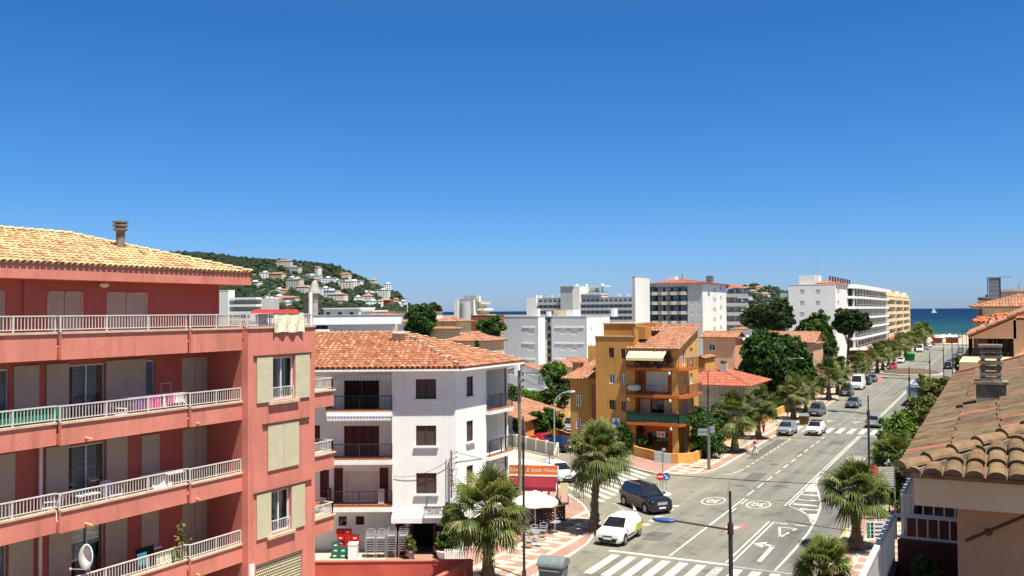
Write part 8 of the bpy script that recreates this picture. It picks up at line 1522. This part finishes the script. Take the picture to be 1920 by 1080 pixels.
c = DP(1043, 800, 92); b = G(1040, 868); r = thing('street_lamp', 'old white lamp post with curved neck in the side street', 'lamp post', (b[0], b[1], 0)); d_ = Vector((Rh[0], Rh[1], 0)); hz = 14-(745-583)/FPX*float((b-CAMP)@F2); base = Vector((b[0], b[1], 0)); q = MB(); q.path([base, base+Vector((0, 0, hz-.5)), base+d_*.25+Vector((0, 0, hz)), base+d_*.8+Vector((0, 0, hz+.4)), base+d_*1.3+Vector((0, 0, hz+.5))], [.07, .05, .045, .04, .04], 8); q.build('pole', 'alu', r); q = MB(); q.ball(base+d_*1.6+Vector((0, 0, hz+.5)), (.42, .2, .12)); q.build('lamp_head', 'alu', r, True)
# roundabout sculpture
r = thing('anchor_sculpture', 'dark tilted anchor like sculpture on the roundabout', 'sculpture', (-15.5, 216, .8)); q = MB(); a = DP(1654, 681, 200); b = DP(1668, 695, 204); q.tube(a, b, .12, .16); q.build('shank', 'dark_metal', r); q = MB(); c = DP(1671, 692, 204); q.ball(tuple(c), (.75, .6, .5)); q.tube(c-Rh*1.2-[0, 0, .5], c+Rh*1.0+[0, 0, .3], .16, .1); q.tube(b, c+[0, 0, -1.6], .2, .3); q.build('stock', 'dark_metal', r)

# ================================================================ PEOPLE
import bmesh
def skin(name, V, E, R, mat, parent, root=0):
    bm = bmesh.new(); lay = bm.verts.layers.skin.verify(); vs = [bm.verts.new([float(c) for c in v]) for v in V]
    for v, r_ in zip(vs, R): v[lay].radius = (r_ if isinstance(r_, tuple) else (r_, r_)); v[lay].use_root = False
    vs[root][lay].use_root = True
    for a, b in E: bm.edges.new((vs[a], vs[b]))
    me = bpy.data.meshes.new(name); bm.to_mesh(me); bm.free(); me.materials.append(MATS[mat]); o = link(name, me, parent); o.modifiers.new('skin', 'SKIN').use_smooth_shade = True; m = o.modifiers.new('sub', 'SUBSURF'); m.levels = m.render_levels = 1; return o
def person(label, x, y, z, rz, legs=((.05, .02), (-.05, .1)), arms=((.1, .05), (.1, -.05)), top='cloth_white', bottom='cloth_black', lean=0.0, h=1.7, sit=False, sleeve=.5, skirt_long=True, hair='hair'):
    """legs / arms: forward offset of knee and ankle, elbow and wrist"""
    r = thing('person', label, 'person', (x, y, z), rz); X = r.matrix_basis @ Matrix.Scale(h/1.7, 4); V = []; E = []; R = []
    def A(p, r_, par=None): V.append(X @ Vector(p)); R.append(r_); (E.append((par, len(V)-1)) if par is not None else None); return len(V)-1
    hz = .93 if not sit else .50; L = lambda zz: lean*(zz-hz)
    pel = A((0, 0, hz), (.13, .10)); wa = A((0, L(hz+.2), hz+.2), (.115, .085), pel); ch = A((0, L(hz+.4), hz+.4), (.15, .10), wa); nk = A((0, L(hz+.55)+.01, hz+.55), .05, ch); jw = A((0, L(hz+.62)+.03, hz+.62), .062, nk); hd_ = A((0, L(hz+.69)+.02, hz+.69), (.078, .092), jw); tp = A((0, L(hz+.76), hz+.76), .06, hd_)
    A((0, L(hz+.67)+.125, hz+.665), .014, hd_)
    for s in (-1, 1): A((s*.088, L(hz+.68), hz+.68), .014, hd_)
    TP, BT = [], []
    for s, (kn, an), (el, wr) in ((-1, legs[0], arms[0]), (1, legs[1], arms[1])):
        hip = A((s*.095, 0, hz-.06), .08, pel)
        if sit: k = A((s*.12, .42, hz), .058, hip); an_ = A((s*.12, .44, .08), .036, k)
        else: k = A((s*.10, kn, .49), .056, hip); an_ = A((s*.105, an, .08), .036, k)
        A((s*.12, V and 0 or 0, 0), .01, None) if False else None
        t = A((s*.12, (.60 if sit else an+.17), .035), .032, an_)
        sh = A((s*.185, L(hz+.44), hz+.44), .052, ch); e = A((s*.25, L(hz+.2)+el, hz+.19), .038, sh); wq = A((s*.24, L(hz)+wr, hz-.03+(.1 if sit else 0)), .026, e); pm = A((s*.24, L(hz)+wr+.03, hz-.11+(.1 if sit else 0)), (.03, .018), wq)
        for f in range(4): q1 = A((s*.235, L(hz)+wr+.055-.022*f, hz-.155+(.1 if sit else 0)), .009, pm); A((s*.228, L(hz)+wr+.06-.022*f, hz-.20+.008*abs(f-1)+(.1 if sit else 0)), .008, q1)
        q1 = A((s*.225, L(hz)+wr+.075, hz-.115+(.1 if sit else 0)), .010, pm); A((s*.215, L(hz)+wr+.095, hz-.15+(.1 if sit else 0)), .009, q1); TP.append((sh, e)); BT.append((hip, k, an_))
    skin('body', V, E, R, 'skin', r)
    def sub(nm_, ids, ed, grow, mat): m_ = {i: j for j, i in enumerate(ids)}; skin(nm_, [V[i] for i in ids], [(m_[a], m_[b]) for a, b in ed], [tuple(np.array(R[i] if isinstance(R[i], tuple) else (R[i],)*2)+grow) for i in ids], mat, r)
    V2 = [Vector(v) for v in V]; ids = [pel, wa, ch]; ed = [(pel, wa), (wa, ch)]
    for sh, e in TP: V.append(V2[sh].lerp(V2[e], sleeve)); R.append(.045); ids += [sh, len(V)-1]; ed += [(ch, sh), (sh, len(V)-1)]
    sub('shirt', ids, ed, .014, top); ids = [pel]; ed = []
    for hp, k, an_ in BT: V.append(V2[k].lerp(V2[an_], .85 if skirt_long else .0)); R.append(.045); ids += [hp, k, len(V)-1] if skirt_long else [hp, k]; ed += [(pel, hp), (hp, k)]+([(k, len(V)-1)] if skirt_long else [])
    sub('trousers' if skirt_long else 'shorts', ids, ed, .018, bottom)
    q = MB(); q.x = X; cc = (0, L(hz+.72)-.015, hz+.725); q.ball(cc, (.088, .10, .078), 10, 6); q.build('hair', hair, r, True)
    for s in (-1, 1): q = MB(); q.x = X; q.ball((s*.032, L(hz+.69)+.108, hz+.695), .011, 6, 4); q.build('eye', 'black', r)
    return r
p = G(1416, 853); person('person in purple shirt and white trousers stepping off the kerb', p[0], p[1], 0, 1.2, ((.12, .25), (-.02, -.22)), ((.1, .22), (-.06, -.02)), 'cloth_purple', 'cloth_white')
p = G(1432, 812, .13); person('person in red clothes carrying a bag on the pavement by the palms', p[0], p[1], .13, 2.9, ((.08, .12), (-.02, -.15)), ((.03, .05), (-.03, .05)), 'cloth_red', 'cloth_red'); c = person
p = G(1091, 934); person('person in blue shirt walking beside the side street crossing', p[0], p[1], 0, 2.0, ((.14, .28), (-.02, -.24)), ((.1, .2), (-.06, -.05)), 'cloth_blue', 'cloth_blue', skirt_long=False)
p = G(1188, 992); person('person in white shirt leaning over beside the white hatchback', -20.45, 56.75, 0, 2.0, ((.1, .05), (-.05, -.25)), ((.25, .4), (.2, .38)), 'cloth_white', 'cloth_black', .35)
p = G(1002, 925, .13); person('waiter in white shirt standing behind the white parasol', p[0], p[1], .13, 3.0, ((.0, .0), (.0, .02)), ((.1, .2), (.05, .1)), 'cloth_white', 'cloth_black')
p = G(1005, 968, .13); person('seated guest in white shirt under the parasol', p[0], p[1], .13, 2.6, top='cloth_white', bottom='cloth_blue', sit=True)
person('person in white top standing in the top balcony of the ochre house', OX1+U(1231, 690), OY0-.5, fl[0]+.12, 3.1, ((0, 0), (0, .02)), ((.05, .1), (.05, .1)), 'cloth_white', 'cloth_black')
person('dark clothed person standing on the roof terrace of the peach house', X_(1885), y_+.4, Z_(1860, 668), 2.9, ((0, .0), (0, .05)), ((.1, .2), (.1, .2)), 'cloth_black', 'cloth_black', h=1.75)
for i, (px, py, t_, lab) in enumerate(((1812, 664, 'cloth_white', 'guest in white at the left of the red railed terrace'), (1824, 664, 'cloth_black', 'guest in black beside the white guest on the terrace'))): person(lab, X_(px)+.9, y_+1.2, Z_(1860, 668), 2.5+i, top=t_, bottom='cloth_black')
for i, (px, py, t_, b_, lab) in enumerate(((1553, 694, 'cloth_white', 'cloth_pink', 'walker in white and pink far up the left pavement'), (1640, 690, 'cloth_white', 'cloth_blue', 'walker in white by the lamp posts past the roundabout'), (1635, 692, 'cloth_blue', 'cloth_black', 'walker in blue by the hotel shop front'))):
    p = G(px, py, .13); person(lab, p[0], p[1], .13, 3+i, ((.1, .2), (-.02, -.2)), top=t_, bottom=b_)
# ================================================================ BEACH AND SEA
for i in range(9):
    px = (1764, 1770, 1776, 1781, 1786, 1792, 1750, 1742, 1800)[i]; p = G(px, (640, 638, 640, 637, 640, 639, 641, 643, 640)[i]); r = thing('beach_umbrella', ['white beach umbrella at the left of the sunny cluster', 'second white umbrella of the beach cluster', 'third white umbrella, middle of the beach cluster', 'fourth white umbrella of the beach cluster', 'fifth white umbrella near the red umbrella', 'rightmost white umbrella of the cluster', 'lone umbrella left on the open sand', 'umbrella at the far left end of the sand', 'umbrella behind the last right lamp post'][i], 'beach umbrella', tuple(p), 0, 'umbrellas on the beach')
    q = MB(); q.tube((p[0], p[1], 0), (p[0], p[1], 2.6), .05); q.build('pole', 'steel', r); q = MB(); q.lathe((p[0], p[1], 1.6), [(.9, 0), (.8, .25), (.3, .9), (.05, 1.2)], 8); q.build('canopy', ('parasol', 'parasol', 'cloth_white', 'parasol', 'parasol', 'parasol', 'cloth_red', 'parasol', 'cloth_blue')[i], r)
for px, py, w_, m_, lab in ((1758, 645, 1.7, 'brick', 'dark red kiosk on the sand by the road end'), (1785, 643, 2.2, 'brick', 'long low red kiosk on the sand to the right')):
    c = G(px, py); r = thing('beach_kiosk', lab, 'kiosk', tuple(c)); q = MB(); q.box(c[0]-w_, c[0]+w_, c[1]-1.5, c[1]+1.5, 0, 2.0); q.build('wall', m_, r); q = MB(); q.box(c[0]-w_-.4, c[0]+w_+.4, c[1]-2, c[1]+2, 2.0, 2.3); q.build('roof', 'dark_metal', r)
r = thing('sailing_boat', 'small boat with pale pink sail on the horizon', 'boat', tuple(DP(1751, 582, 3000))); c = DP(1751, 579, 3000); c[2] = -.5; q = MB(); q.hexa([c-Rh*7-[0, 0, .2], c+Rh*8-[0, 0, .2], c+Rh*8+Fh*3, c-Rh*7+Fh*3], [c-Rh*8+[0, 0, 1.6], c+Rh*10+[0, 0, 2], c+Rh*9+Fh*3+[0, 0, 2], c-Rh*8+Fh*3+[0, 0, 1.6]]); q.build('hull', 'plastic_white', r); q = MB(); q.tube(c, c+[0, 0, 17], .25); q.build('mast', 'steel', r)
q = MB(); q.hexa([c-Rh*7+[0, 0, 2], c-Rh*.5+[0, 0, 2], c-Rh*.5+Fh*.2+[0, 0, 2], c-Rh*7+Fh*.2+[0, 0, 2]], [c-Rh*1+[0, 0, 16], c-Rh*.5+[0, 0, 16], c-Rh*.5+Fh*.2+[0, 0, 16], c-Rh*1+Fh*.2+[0, 0, 16]]); q.hexa([c+Rh*.5+[0, 0, 3], c+Rh*8+[0, 0, 3], c+Rh*7+Fh*.2+[0, 0, 3], c+Rh*.5+Fh*.2+[0, 0, 3]], [c+Rh*.5+[0, 0, 13], c+Rh*1+[0, 0, 13], c+Rh*1+Fh*.2+[0, 0, 13], c+Rh*.5+Fh*.2+[0, 0, 13]]); q.build('sail', 'cloth_white', r)
